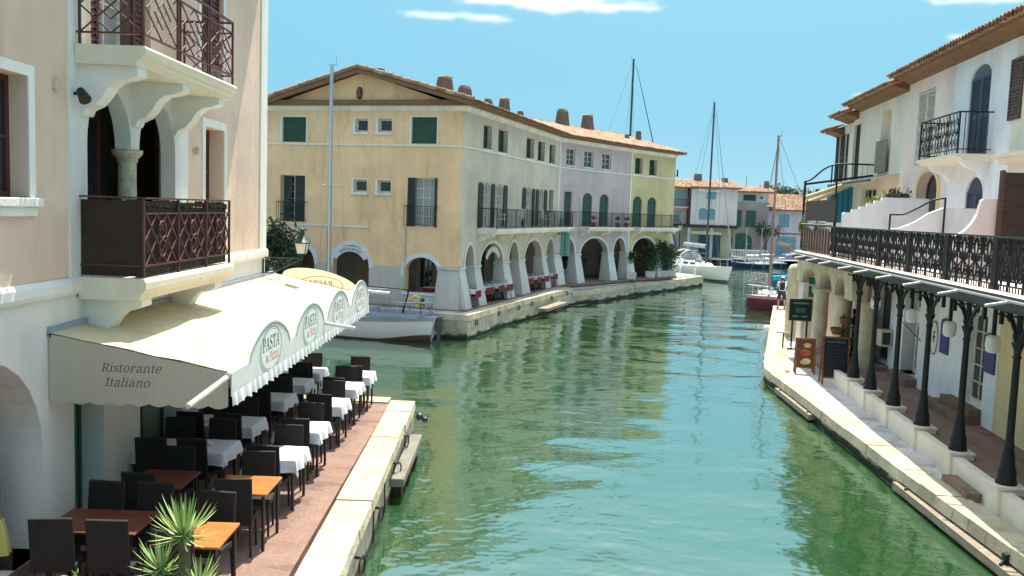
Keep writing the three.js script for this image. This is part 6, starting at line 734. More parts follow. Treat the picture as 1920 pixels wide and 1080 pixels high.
// ---- under the gallery: wall signs, lanterns, mail box
{
  const names = ['first', 'second', 'third', 'fourth'];
  [[18.6, 7.7], [20.95, 7.7], [23.6, 7.7], [26.8, 7.7]].forEach(([s, d], i) => { const o = thing('hanging_lantern', `${names[i]} white glass lantern from the right edge, hung under the gallery`, 'lantern', rp(s, 2.7, d), 'white lanterns under the gallery'); new RGeo().rb(s - 0.045, s + 0.045, 3.05, 3.84, d - 0.03, d + 0.03).mesh('rod', M.iron, o); new Geo(FR).lathe([[0, 2.68], [0.08, 2.68], [0.13, 2.72], [0.15, 2.84], [0.14, 3.0], [0.09, 3.05], [0, 3.05]], -s, 0, D(d), 14).mesh('globe', M.gel, o); });
  [[22.8, 'blue menu board on the white arcade wall nearer the oval sign'], [20.1, 'blue menu board on the white arcade wall beside the ochre house edge']].forEach(([s, l]) => { const o = thing('menu_board', l, 'board', rp(s, 2.3, 8.28)); new Geo(FR).ext(poly(holePts({ s0: -s - 0.27, s1: -s + 0.27, y0: 2.02, y1: 2.92, rise: 0.14 })), 1.202, 1.24).mesh('board', mat([0.05, 0.05, 0.2], { roughness: 0.6 }), o); });
  { const s = 23.5, o = thing('oval_sign', 'white oval plaque with a small dark figure on the white arcade wall', 'sign', rp(s, 2.35, 8.28)); const g = new THREE.CylinderGeometry(1, 1, 0.03, 28); g.rotateX(Math.PI / 2); g.scale(0.26, 0.44, 1); g.translate(-s, 2.33, 1.218); new Geo(FR).add(g).mesh('plaque', M.gel, o); const t = new THREE.TorusGeometry(1, 0.05, 5, 28); t.scale(0.25, 0.43, 0.3); t.translate(-s, 2.33, 1.236); new Geo(FR).add(t).mesh('rim', M.greyWood, o); new Geo(FR).box(-s - 0.022, -s + 0.022, 2.2, 2.44, 1.232, 1.242).box(-s - 0.08, -s + 0.08, 2.32, 2.37, 1.233, 1.241).sph(0.04, -s, 2.48, 1.236, 1, 1, 0.2).mesh('emblem', M.iron, o); }
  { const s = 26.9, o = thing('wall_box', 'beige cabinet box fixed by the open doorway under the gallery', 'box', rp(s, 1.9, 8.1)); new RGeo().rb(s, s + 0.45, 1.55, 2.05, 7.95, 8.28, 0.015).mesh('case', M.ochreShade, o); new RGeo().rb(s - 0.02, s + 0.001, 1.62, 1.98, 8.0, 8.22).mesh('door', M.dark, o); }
  { const s = 24.4, o = thing('flag_holder', 'slanted metal pole on the wall left of the tall french door', 'pole', rp(s, 2.6, 8.2)); new RGeo().rbar([s + 0.1, 2.1, 8.28], [s - 0.2, 2.6, 7.7], 0.018).mesh('pole', M.greyWood, o); }
}
// ---- stone arcade at the far end of the walkway
{
  const b = thing('stone_porch', 'weathered stone porch of round columns under the far end of the gallery', 'porch', rp(31, 0.4, 7.2));
  for (const [s, d] of [[31.55, 7.2], [29.3, 7.4], [27.6, 7.7]]) new Geo(FR).lathe([[0, 0.4], [0.34, 0.4], [0.34, 0.6], [0.27, 0.66], [0.235, 2.6], [0.25, 2.64], [0.32, 2.78], [0.33, 2.9], [0, 2.9]], -s, 0, D(d), 18).mesh('column', M.stone3, b);
  new RGeo().rb(34.3, 35.2, 0.4, 3.97, 7.14, 7.7, 0.05).mesh('pillar', M.rightPink, b); new Geo(FR).lathe([[0.3, 0], [0.29, 0.14], [0.2, 0.3], [0, 0.35]].map(p => [p[0], p[1] + 3.1]), -37.0, 0, D(7.35), 14).lathe([[0, 0.4], [0.3, 0.4], [0.3, 3.1]], -37.0, 0, D(7.35), 14).mesh('pillar', M.stone3, b);
  const sp = [[27.8, 29.1], [29.5, 31.3], [31.8, 34.2]]; { const outl = rRect(27.0, 35.2, 2.88, 3.96), hs2 = sp.map(([a, z]) => hs({ s0: a, s1: z, y0: 2.89, y1: 3.5, rise: 0.58 })); wallGeo(FR, outl, hs2, D(7.5), D(7.05)).mesh('lintel', M.stone3, b); }
  new RGeo().rb(29.4, 30.9, 0.78, 3.96, 8.2, 8.29).mesh('wall', M.rose, b);
}
// ---- shop things along the walkway
{
  const frameBoard = (o, p, ang, w, h, fm, draw, res) => { const F = new THREE.Matrix4().makeRotationY(ang).setPosition(...p); const lean = y => -y * 0.16; for (const x of [-w / 2, w / 2 - 0.05]) for (const sg of [1, -1]) new Geo(F).hex([[x, 0, sg * 0.2 - 0.015], [x + 0.05, 0, sg * 0.2 - 0.015], [x + 0.05, 0, sg * 0.2 + 0.015], [x, 0, sg * 0.2 + 0.015]], [[x, h, sg * 0.02 - 0.015], [x + 0.05, h, sg * 0.02 - 0.015], [x + 0.05, h, sg * 0.02 + 0.015], [x, h, sg * 0.02 + 0.015]]).mesh('leg', fm, o); const rail = (y, hh) => new Geo(F).hex([[-w / 2, y, mix(0.2, 0.02, y / h) - 0.016], [w / 2, y, mix(0.2, 0.02, y / h) - 0.016], [w / 2, y, mix(0.2, 0.02, y / h) + 0.017], [-w / 2, y, mix(0.2, 0.02, y / h) + 0.017]], [[-w / 2, y + hh, mix(0.2, 0.02, (y + hh) / h) - 0.016], [w / 2, y + hh, mix(0.2, 0.02, (y + hh) / h) - 0.016], [w / 2, y + hh, mix(0.2, 0.02, (y + hh) / h) + 0.017], [-w / 2, y + hh, mix(0.2, 0.02, (y + hh) / h) + 0.017]]).mesh('rail', fm, o); rail(0.18, 0.05); rail(h - 0.06, 0.06); const a = 0.24 / 1, y0 = 0.23, y1 = h - 0.06; const z = y => mix(0.2, 0.02, y / h); const g = new THREE.BufferGeometry(); const P = [[-w / 2 + 0.05, y0, z(y0)], [w / 2 - 0.05, y0, z(y0)], [w / 2 - 0.05, y1, z(y1)], [-w / 2 + 0.05, y1, z(y1)]]; g.setAttribute('position', new THREE.Float32BufferAttribute([0, 1, 2, 0, 2, 3].flatMap(i => P[i]), 3)); g.setAttribute('uv', new THREE.Float32BufferAttribute([0, 0, 1, 0, 1, 1, 0, 0, 1, 1, 0, 1], 2)); g.computeVertexNormals(); new Geo(F).add(g, true).mesh('printed_panel', mat([0.9, 0.9, 0.9], { map: printed(w, h, draw, res), roughness: 0.6, side: THREE.DoubleSide }), o); };
  const p1 = [9.42, 0.4, -27.3], o1 = thing('sandwich_board', 'orange framed sandwich board with ice cream pictures beside the first stone column', 'sign board', p1);
  frameBoard(o1, p1, -0.18, 0.62, 1.12, mat([0.36, 0.14, 0.05], { map: T.wood }), (x, w, h) => { x.fillStyle = '#6b4630'; x.fillRect(0, 0, w, h); for (const [cx, cy, r, c] of [[0.6, 0.2, 0.22, '#e8c06a'], [0.5, 0.48, 0.3, '#d8502e'], [0.35, 0.5, 0.16, '#c43a22'], [0.55, 0.8, 0.26, '#efdcb0'], [0.4, 0.84, 0.2, '#dfba86']]) { x.fillStyle = c; x.beginPath(); x.ellipse(w * cx, h * cy, w * r, h * r * 0.42, 0, 0, 7); x.fill(); } for (let i = 0; i < 60; i++) { x.fillStyle = `rgba(255,240,210,${0.1 + 0.2 * rnd()})`; x.fillRect(rnd() * w, rnd() * h, 6, 4); } }, 200);
  const p2 = [9.75, 0.4, -25.65], o2 = thing('chalkboard', 'tall black chalkboard in a brown wooden frame before the first iron post', 'sign board', p2);
  frameBoard(o2, p2, -0.12, 0.78, 1.42, mat([0.22, 0.11, 0.05], { map: T.wood }), (x, w, h) => { x.fillStyle = '#10161a'; x.fillRect(0, 0, w, h); x.fillStyle = 'rgba(120,170,180,.5)'; x.fillRect(w * 0.1, h * 0.06, w * 0.8, h * 0.05); for (let j = 0; j < 9; j++) { x.fillStyle = 'rgba(150,160,160,.28)'; let k = 0.1; while (k < 0.85) { const l = 0.04 + rnd() * 0.12; x.fillRect(w * k, h * (0.2 + j * 0.085), w * l, h * 0.018); k += l + 0.03; } } }, 200);
  { const p = [11.1, 0.4, -33.0], o = thing('green_signboard', 'dark green lit signboard standing by the far stone pillar', 'sign board', p); const F = new THREE.Matrix4().makeRotationY(-0.15).setPosition(...p); new Geo(F).rbox(-0.42, 0.42, 1.0, 1.85, -0.05, 0.05, 0.02).mesh('board', M.darkGreen, o); new Geo(F).box(-0.3, -0.24, 0, 1.0, -0.03, 0.03).box(0.24, 0.3, 0, 1.0, -0.03, 0.03).mesh('leg', M.iron, o); const g = new THREE.PlaneGeometry(0.74, 0.74); g.translate(0, 1.43, 0.053); new Geo(F).add(g, true).mesh('printed_panel', mat([0.8, 0.8, 0.8], { map: printed(0.74, 0.74, (x, w, h) => { x.fillStyle = '#142a24'; x.fillRect(0, 0, w, h); x.fillStyle = '#5d8c7c'; x.fillRect(w * 0.1, h * 0.1, w * 0.8, h * 0.1); x.fillStyle = '#3c6a58'; x.fillRect(w * 0.25, h * 0.4, w * 0.5, h * 0.25); x.fillStyle = '#7a8f86'; x.fillRect(w * 0.1, h * 0.8, w * 0.3, h * 0.08); x.fillRect(w * 0.55, h * 0.8, w * 0.3, h * 0.08); }, 200) }), o); }
  // red garments on a rail
  { const p = [12.2, 0.4, -37.2], o = thing('garment_rail', 'clothes rail hung with bright red garments by the far pillar', 'clothes rail', p); new Geo().bar([12.0, 0.4, -37.0], [12.0, 2.1, -37.0], 0.02).bar([12.6, 0.4, -37.3], [12.6, 2.1, -37.3], 0.02).bar([12.0, 2.05, -37.0], [12.6, 2.05, -37.3], 0.018).mesh('rail', M.iron, o); for (let i = 0; i < 5; i++) { const t = (i + 0.5) / 5, x = mix(12.02, 12.55, t), z = mix(-37.0, -37.3, t), g = new THREE.CylinderGeometry(0.09, 0.2, 1.05 + rr(-0.1, 0.1), 20, 6), q = g.attributes.position; for (let k = 0; k < q.count; k++) { const a = Math.atan2(q.getZ(k), q.getX(k)), f = 1 + 0.2 * Math.sin(a * 5 + i) * (0.5 - q.getY(k)); q.setXYZ(k, q.getX(k) * f * 0.7, q.getY(k), q.getZ(k) * f); } g.computeVertexNormals(); g.translate(x, 1.5, z); new Geo().add(g).mesh('garment', mat([[0.6, 0.03, 0.03], [0.7, 0.06, 0.05], [0.5, 0.02, 0.03]][i % 3], { roughness: 0.9, map: T.fabric }), o); } }
  { const p = [11.35, 2.75, -32.2], o = thing('green_banner', 'small green banner hung beside the first stone column', 'banner', p); const g = new THREE.PlaneGeometry(0.5, 0.7, 10, 6), q = g.attributes.position; for (let k = 0; k < q.count; k++) q.setZ(k, 0.05 * Math.sin(q.getX(k) * 14 + q.getY(k) * 3)); g.computeVertexNormals(); g.rotateY(-0.3); g.translate(...p); new Geo().add(g).mesh('cloth', mat([0.02, 0.24, 0.17], { side: THREE.DoubleSide, map: T.fabric }), o); new Geo().bar([11.08, 3.11, -32.3], [11.65, 3.11, -32.1], 0.014).mesh('rod', M.iron, o); }
  // wicker baskets and hats on a stand
  { const p = rp(28.7, 0.78, 7.3), o = thing('basket_stand', 'stand of round brown baskets behind the chalkboard and first iron post', 'stand', p); const w = mat([0.3, 0.15, 0.06], { bumpMap: T.wicker, bumpScale: 0.01, map: T.wood }); new Geo().bar([p[0], 0.78, p[2]], [p[0], 2.3, p[2]], 0.03).mesh('pole', M.darkWood, o); for (const [x, y, r] of [[0, 1.0, 0.3], [0.12, 1.45, 0.27], [-0.14, 1.75, 0.24], [0.08, 2.1, 0.22]]) new Geo().lathe([[0, -0.12], [r * 0.7, -0.12], [r, 0.05], [r * 0.95, 0.1], [r * 0.7, 0], [0, -0.04]].map(q => [q[0], q[1] + y]), p[0] + x, 0, p[2] + x * 0.5, 16).mesh('basket', w, o); }
  { const p = rp(28.3, 0.78, 7.9), o = thing('display_shelf', 'shop shelf of small orange and white goods behind the stone columns', 'shelf', p); for (const y of [1.2, 1.7, 2.2]) new RGeo().rb(28.2, 29.6, y, y + 0.03, 7.8, 8.2).mesh('shelf', M.greyWood, o); for (const s of [28.2, 29.57]) new RGeo().rb(s, s + 0.03, 0.78, 2.4, 7.8, 8.2).mesh('upright', M.darkWood, o); for (let i = 0; i < 15; i++) { const s = 28.35 + (i % 5) * 0.25, y = [1.23, 1.73, 2.23][(i / 5) | 0], h = rr(0.1, 0.25); new RGeo().rb(s, s + 0.14, y, y + h, 7.9, 8.05, 0.01).mesh('goods', [M.orange, M.cloth, tileMats[3], M.paleBlue][(rnd() * 4) | 0], o); } }
  { const p = rp(28.4, 0.78, 7.75), o = thing('potted_plant', 'dark blue-green potted plant against the white wall behind the iron posts', 'plant', p); new Geo().lathe([[0, 0], [0.16, 0], [0.22, 0.36], [0.19, 0.36], [0, 0.33]].map(q => [q[0], q[1] + 0.78]), p[0], 0, p[2], 12).mesh('pot', M.darkWood, o); shrub(o, p[0], 1.5, p[2], 0.32, 0.5, 220, 0.13, [[0.02, 0.06, 0.05], [0.04, 0.08, 0.06]], 801, 8); }
  // cafe bench and table on the sunny walkway
  { const p = [10.25, 0.4, -32.2], o = thing('low_barrier', 'small white barrier with dark feet on the sunny walkway', 'barrier', p); new Geo().box(9.98, 10.5, 1.0, 1.06, -32.23, -32.17).mesh('rail', M.rightCream, o); new Geo().bar([10.25, 0.42, -32.2], [10.25, 1.0, -32.2], 0.03).box(9.95, 10.6, 0.4, 0.45, -32.26, -32.14).mesh('stand', M.iron, o); }
}
// =====================================================================  BOATS
function hullSurface({ L, B, f0, fm, f1, tw, rake, lo, hi, deck = false, N = 26, K = 8 }) { // lo..hi: share of the section between keel and sheer
  const half = t => { const k = t < 0.42 ? mix(tw, 1, Math.sin(Math.min(1, t / 0.42) * Math.PI / 2)) : Math.pow(Math.max(0, 1 - Math.pow((t - 0.42) / 0.58, 2.3)), 0.85); return B / 2 * k; };
  const sheer = t => t < 0.4 ? mix(f0, fm, Math.sin(t / 0.4 * Math.PI / 2)) : mix(fm, f1, Math.pow((t - 0.4) / 0.6, 1.7)), P = [];
  const pt = (t, v, s) => { const y = mix(mix(-0.02, -0.35, smooth(0, 0.3, t)), sheer(t), v), w = half(t) * Math.pow(v, 0.42 + 0.3 * t + 0.25 * (1 - smooth(0, 0.3, t))) * (1 - 0.12 * (1 - smooth(0, 0.25, t)) * v * v), x = t * L + rake * v * Math.pow(t, 5) - (1 - t) * (1 - t) * 0.25 * v; return [x, y, s * w]; };
  const pos = [], tri = (a, b, c) => pos.push(...a, ...b, ...c);
  if (deck) { for (let i = 0; i < N; i++) { const a = i / N, b = (i + 1) / N; tri(pt(a, 1, 1), pt(b, 1, 1), pt(b, 1, -1)); tri(pt(a, 1, 1), pt(b, 1, -1), pt(a, 1, -1)); } }
  else for (const s of [1, -1]) for (let i = 0; i < N; i++) for (let j = 0; j < K; j++) { const a = i / N, b = (i + 1) / N, u = mix(lo, hi, j / K), v = mix(lo, hi, (j + 1) / K); tri(pt(a, u, s), pt(b, u, s), pt(b, v, s)); tri(pt(a, u, s), pt(b, v, s), pt(a, v, s)); }
  const g = new THREE.BufferGeometry(); g.setAttribute('position', new THREE.Float32BufferAttribute(pos, 3)); g.computeVertexNormals();
  if (!deck) { // smooth normals by position
    const n = g.attributes.normal, m = new Map(); for (let i = 0; i < n.count; i++) { const k = [0, 1, 2].map(q => Math.round(g.attributes.position.array[i * 3 + q] * 500)).join(); const v = m.get(k) || V3(0, 0, 0); v.add(V3(n.getX(i), n.getY(i), n.getZ(i))); m.set(k, v); } for (let i = 0; i < n.count; i++) { const k = [0, 1, 2].map(q => Math.round(g.attributes.position.array[i * 3 + q] * 500)).join(), v = m.get(k).clone().normalize(); n.setXYZ(i, v.x, v.y, v.z); } }
  return { g, pt, half, sheer };
}
function sailboat(name, label, cat, o) {
  const b = thing(name, label, cat), { L, B, hullM, bottomM = M.bottom, deckM = M.gel, mastX, mastH, mastM = M.alu, boom = L * 0.36, tw = 0.75 } = o;
  const base = { L, B, f0: o.f0, fm: o.fm, f1: o.f1, tw, rake: o.rake ?? 0.5 };
  new Geo().add(hullSurface({ ...base, lo: 0.02, hi: 0.32 }).g).mesh('bottom', bottomM, b);
  const h = hullSurface({ ...base, lo: 0.32, hi: 0.86 }); new Geo().add(h.g).mesh('hull', hullM, b);
  new Geo().add(hullSurface({ ...base, lo: 0.86, hi: 1, K: 2 }).g).mesh('gunwale', o.stripeM || hullM, b);
  { const s = []; const q = [[1, 1], [0.8, 1], [0.6, 1], [0.4, 1], [0.2, 1], [0.03, 1], [0.03, -1], [0.2, -1], [0.4, -1], [0.6, -1], [0.8, -1], [1, -1]].map(([v, sd]) => h.pt(0, v, sd)); const pos = []; for (let i = 1; i + 1 < q.length; i++) pos.push(...q[0], ...q[i], ...q[i + 1]); const g = new THREE.BufferGeometry(); g.setAttribute('position', new THREE.Float32BufferAttribute(pos, 3)); g.computeVertexNormals(); new Geo().add(g).mesh('transom', o.transomM || hullM, b); }
  { const g = hullSurface({ ...base, deck: true }).g; g.translate(0, -0.03, 0); new Geo().add(g).mesh('deck', deckM, b); }
  const dy = t => h.sheer(t) - 0.03;
  { // cabin top
    const x0 = L * 0.32, x1 = L * 0.72, w0 = B * 0.3, w1 = B * 0.17, c = o.cabin ?? 0.36, y0 = dy(0.4), y1 = dy(0.72); const g = new Geo(); g.hex([[x0, y0 - 0.1, -w0], [x1, y1 - 0.1, -w1], [x1, y1 - 0.1, w1], [x0, y0 - 0.1, w0]], [[x0 + 0.04, y0 + c, -w0 * 0.86], [x1 - 0.45, y1 + c * 0.5, -w1 * 0.8], [x1 - 0.45, y1 + c * 0.5, w1 * 0.8], [x0 + 0.04, y0 + c, w0 * 0.86]]); const cab = g.mesh('cabin', o.cabinM || M.gel, b);
    for (const s of [-1, 1]) for (const t of [0.15, 0.45]) { const f = (u, v) => { const x = mix(x0 + 0.1, x1 - 0.3, u), wl = mix(w0, w1, u), y = mix(y0, y1, u); return [x, y + c * v * mix(1, 0.6, u), s * (wl * mix(1, 0.86, v) + 0.008)]; }; new Geo().quad(f(t, 0.3), f(t + 0.2, 0.3), f(t + 0.2, 0.72), f(t, 0.72)).mesh('window', M.glass, cab); }
    new Geo().rbox(x0 + L * 0.16, x0 + L * 0.24, y0 + c * 0.85, y0 + c + 0.07, -0.25, 0.25, 0.02).mesh('hatch', M.glassPale, cab); }
  { const x0 = L * 0.04, x1 = L * 0.31, w = B * 0.3, y = dy(0.15); const g = new Geo(); g.box(x0, x1, y, y + 0.16, w - 0.08, w).box(x0, x1, y, y + 0.16, -w, -w + 0.08).box(x0, x0 + 0.08, y, y + 0.16, -w + 0.08, w - 0.08); g.mesh('cockpit_coaming', o.cabinM || M.gel, b); new Geo().bar([x0 + 0.3, y, 0], [x0 + 0.9, y + 0.5, 0], 0.02).mesh('tiller', M.greyWood, b); }
  const yM = dy(mastX / L) + (o.cabin ?? 0.36) * 0.7, top = mastH, mt = new Geo().bar([mastX, yM - 0.4, 0], [mastX, top, 0], o.mastR ?? 0.075, (o.mastR ?? 0.075) * 0.75, 8); mt.box(mastX - 0.25, mastX + 0.12, top, top + 0.03, -0.02, 0.02).bar([mastX - 0.2, top, 0], [mastX - 0.2, top + 0.35, 0], 0.012); const mast = mt.mesh('mast', mastM, b);
  const sp = mix(yM, top, o.spread ?? 0.52), sw = B * 0.36; new Geo().bar([mastX, sp, 0], [mastX - 0.12, sp + 0.06, sw], 0.025).bar([mastX, sp, 0], [mastX - 0.12, sp + 0.06, -sw], 0.025).mesh('spreader', M.whiteMetal, mast);
  if (boom) new Geo().bar([mastX, yM + 0.75, 0], [mastX - boom, yM + 0.8, 0], 0.05, 0.045, 8).mesh('boom', mastM, b);
  const stay = (p, q, r = o.wireR ?? 0.012) => new Geo().bar(p, q, r, r, 5).mesh('stay', M.wire, b); stay([0, dy(0), 0], [mastX, top, 0]); for (const s of [-1, 1]) { stay([mastX - 0.15, dy(mastX / L), s * h.half(mastX / L) * 0.9], [mastX - 0.12, sp + 0.06, s * sw]); stay([mastX - 0.12, sp + 0.06, s * sw], [mastX, top - 0.3, 0]); stay([mastX + 0.3, dy(mastX / L), s * h.half(mastX / L) * 0.9], [mastX, sp, 0]); }
  if (o.furled) new Geo().bar([L + (o.rake ?? 0.5) - 0.1, dy(1) + 0.4, 0], [mastX + 0.3, top - 0.6, 0], o.furled, 0.02, 7).mesh('furled_sail', o.sailM || M.navy, b); else stay([L + (o.rake ?? 0.5) - 0.05, dy(1), 0], [mastX, top - 0.4, 0]);
  { const g = new Geo(), e = L + (o.rake ?? 0.5) - 0.12, y = dy(0.95) + 0.55; g.tube([[L * 0.86, y, h.half(0.86) * 0.95], [L * 0.95, y + 0.03, h.half(0.95) * 1.05], [e, y + 0.08, 0], [L * 0.95, y + 0.03, -h.half(0.95) * 1.05], [L * 0.86, y, -h.half(0.86) * 0.95]], 0.018, 5, 30); for (const [t, s] of [[0.86, 1], [0.86, -1], [0.95, 1], [0.95, -1]]) g.bar([L * t, dy(t), s * h.half(t) * 0.92], [L * t, y, s * h.half(t) * 0.98], 0.016); g.mesh('bow_rail', M.alu, b);
    const q = new Geo(), y2 = dy(0) + 0.6; q.tube([[L * 0.16, y2, h.half(0.16) * 0.95], [0.05, y2, h.half(0) * 0.95], [-0.12, y2, 0], [0.05, y2, -h.half(0) * 0.95], [L * 0.16, y2, -h.half(0.16) * 0.95]], 0.018, 5, 30); for (const [t, s] of [[0.15, 1], [0.15, -1], [0.01, 1], [0.01, -1]]) q.bar([L * t, dy(t), s * h.half(t) * 0.9], [L * t, y2, s * h.half(t) * 0.94], 0.016); q.mesh('stern_rail', M.alu, b);
    const w = new Geo(); for (const s of [1, -1]) { for (const t of [0.3, 0.45, 0.6, 0.75]) w.bar([L * t, dy(t), s * h.half(t) * 0.94], [L * t, dy(t) + 0.55, s * h.half(t) * 0.97], 0.012); for (const k of [0.3, 0.55]) w.tube([0.15, 0.3, 0.45, 0.6, 0.75, 0.86].map(t => [L * t, dy(t) + k, s * h.half(t) * 0.96]), 0.006, 4, 20); } w.mesh('lifeline', M.wire, b); }
  return { b, h, dy, yM };
}
const place = (b, x, y, z, deg) => { b.position.set(x, y, z); b.rotation.y = deg * Math.PI / 180; };
{ // white boat by the front of the cream house
  const L = 7.6, r = sailboat('sailing_boat', 'small white sailing boat moored below the front of the cream house', 'sailboat', { L, B: 2.4, f0: 1.0, fm: 0.95, f1: 1.15, tw: 0.36, hullM: mat([0.8, 0.78, 0.75], { roughness: 0.35 }), bottomM: M.bottom, stripeM: M.greyCanvas, transomM: mat([0.72, 0.78, 0.8], { roughness: 0.3 }), mastX: 4.5, mastH: 10.7, cabin: 0.3, boom: 2.6, mastR: 0.095, wireR: 0.004, mastM: M.alu, deckM: M.greyCanvas, cabinM: M.greyCanvas, spread: 0.5 }), b = r.b;
  new Geo().rbox(-0.42, -0.2, 0.45, 1.0, -0.16, 0.16, 0.05).box(-0.38, -0.25, -0.3, 0.45, -0.05, 0.05).mesh('outboard_motor', M.aluDark, b); new Geo().tube([[1.5, 1.0, 0.6], [1.3, 1.7, 0.62], [1.25, 1.95, 0.6]], 0.035, 6, 8).bar([1.25, 1.93, 0.62], [3.2, 1.98, 0.6], 0.018).mesh('boom_crutch', M.iron, b);
  { const g = new THREE.TorusGeometry(0.2, 0.07, 8, 18, 4.6); g.rotateY(0.2); g.translate(1.05, 1.45, 0.85); new Geo().add(g).mesh('horseshoe_buoy', mat([0.75, 0.55, 0.08], { roughness: 0.6 }), b); } new Geo().bar([0.1, 1.05, 0.5], [0.7, 1.5, 0.4], 0.015).bar([0.3, 1.1, -0.4], [0.3, 1.75, -0.4], 0.02).bar([0.1, 1.5, -0.45], [0.9, 1.55, -0.4], 0.02).sph(0.08, 0.5, 1.6, 0.3).mesh('fittings', M.aluDark, b);
  place(b, -3.1, 0, -33.5, 163.7);
}
{ // large yacht at the quay end
  const L = 8.6, r = sailboat('sailing_yacht', 'large white sailing yacht moored beyond the yellow house quay', 'sailboat', { L, B: 3.1, f0: 1.0, fm: 1.05, f1: 1.35, tw: 0.7, rake: 0.7, hullM: M.gel, bottomM: mat([0.1, 0.14, 0.16]), stripeM: M.gel, mastX: 5.5, mastH: 14.7, cabin: 0.5, boom: 3.6, mastR: 0.095, mastM: M.aluDark, furled: 0.06, sailM: M.greyCanvas, spread: 0.45 }), b = r.b;
  { const g = new Geo(), arc = []; for (let i = 0; i <= 12; i++) { const a = Math.PI * i / 12; arc.push([2.3 - 0.25 * Math.sin(a), 1.5 + 0.85 * Math.sin(a), 1.15 * Math.cos(a)]); } g.tube(arc, 0.06, 6, 24); const arc2 = arc.map(p => [p[0] + 0.9, p[1] - 0.08 * (p[1] - 1.5), p[2] * 0.95]); g.tube(arc2, 0.05, 6, 24); g.mesh('sprayhood_frame', M.whiteMetal, b); const sh = new THREE.CylinderGeometry(1.13, 1.1, 0.95, 24, 1, true, 0, Math.PI); sh.rotateZ(Math.PI / 2); sh.rotateX(-Math.PI / 2); sh.scale(1, 0.75, 1); sh.translate(2.7, 1.5, 0); new Geo().add(sh).mesh('sprayhood', mat([0.75, 0.76, 0.76], { side: THREE.DoubleSide, roughness: 0.6, map: T.fabric }), b); new Geo().rbox(3.15, 3.2, 1.6, 2.1, -0.8, -0.05, 0.02).rbox(3.15, 3.2, 1.6, 2.1, 0.05, 0.8, 0.02).mesh('windscreen', M.glassPale, b); }
  new Geo().bar([5.4, 2.72, 0], [2.0, 2.8, 0], 0.14, 0.12, 8).mesh('sail_cover', M.greyCanvas, b); new Geo().bar([5.4, 2.9, 0], [2.0, 2.95, 0], 0.05, 0.05, 6).mesh('mainsail', M.cloth, b);
  for (const [x, z] of [[2.4, 1.5], [4.2, 1.6], [6.2, 1.42], [1.2, 1.4]]) new Geo().bar([x, 0.35, z], [x, 0.85, z + 0.02], 0.1, 0.1, 10).sph(0.1, x, 0.35, z).sph(0.1, x, 0.85, z + 0.02).mesh('fender', M.gel, b);
  new Geo().rbox(0.5, 1.2, 1.1, 1.5, -0.5, 0.5, 0.05).mesh('cockpit_table', M.gel, b); new Geo().sph(0.14, 0.2, 1.75, 0.9).mesh('life_ring', M.cloth, b);
  place(b, 14.3, 0, -78, -69);
  const c = sailboat('motor_sailer', 'tall masted sailing boat hidden behind the lavender house roofs', 'sailboat', { L: 11, B: 3.4, f0: 1.1, fm: 1.1, f1: 1.4, tw: 0.7, hullM: M.gel, mastX: 6, mastH: 20, cabin: 0.5, boom: 4, mastR: 0.13, mastM: M.aluDark, furled: 0.1, sailM: M.navy, spread: 0.55 }).b; place(c, 5.0, 0, -83, 12);
}
{ // dark red boat at the end of the right quay
  const L = 6.6, r = sailboat('red_sailing_boat', 'small sailing boat with dark red hull moored at the end of the right quay', 'sailboat', { L, B: 2.3, f0: 0.75, fm: 0.72, f1: 0.9, tw: 0.65, rake: 0.35, hullM: M.wine, bottomM: M.wine, stripeM: mat([0.45, 0.25, 0.27], { roughness: 0.4 }), mastX: 5.3, mastH: 10.0, cabin: 0.42, boom: 2.4, mastR: 0.085, mastM: mat([0.26, 0.17, 0.13], { roughness: 0.5 }), spread: 0.55 }), b = r.b;
  new Geo().bar([5.2, 1.85, 0], [3.0, 1.95, 0], 0.16, 0.12, 8).mesh('sail_cover', M.blueCanvas, b); { const g = new THREE.PlaneGeometry(1.3, 1.0, 16, 8), q = g.attributes.position; for (let i = 0; i < q.count; i++) q.setZ(i, 0.07 * Math.sin(q.getX(i) * 9)); g.computeVertexNormals(); g.translate(4.7, 1.6, 0.1); new Geo().add(g).mesh('hanging_canvas', mat([0.01, 0.09, 0.14], { side: THREE.DoubleSide, map: T.fabric }), b); } new Geo().sph(0.28, 3.3, 1.9, 0.1, 1.2, 1, 0.7).mesh('sail_bundle', M.blueCanvas, b);
  { const g = new THREE.TorusGeometry(0.27, 0.09, 8, 18); g.rotateY(0.9); g.translate(L - 0.15, 0.4, 0.42); new Geo().add(g).mesh('tyre_fender', M.aluDark, b); } new Geo().rbox(5.0, 5.6, 0.9, 1.15, -0.3, 0.3, 0.04).sph(0.1, 5.8, 1.0, 0.2).sph(0.09, 5.2, 1.25, -0.1).mesh('deck_gear', M.gel, b);
  place(b, 13.75 + 6.13, 0, -49.6 - 2.44, 201.7);
}
// moored small things on the far water
[[30, -109, 0.35, 'large white mooring buoy before the far bank'], [30.2, -105.8, 0.2, 'small white mooring buoy right of the larger one']].forEach(([x, z, r, l]) => { const o = thing('mooring_buoy', l, 'buoy', [x, 0, Math.max(z, -103)]); const Z = Math.max(z, -103), k = Z / z; new Geo().sph(r, x * k, r * 0.5, Z, 1, 1, 1, 14).mesh('float', M.gel, o); new Geo().bar([x * k, r * 1.4, Z], [x * k, r * 1.9, Z], 0.05).mesh('eye', M.iron, o); });
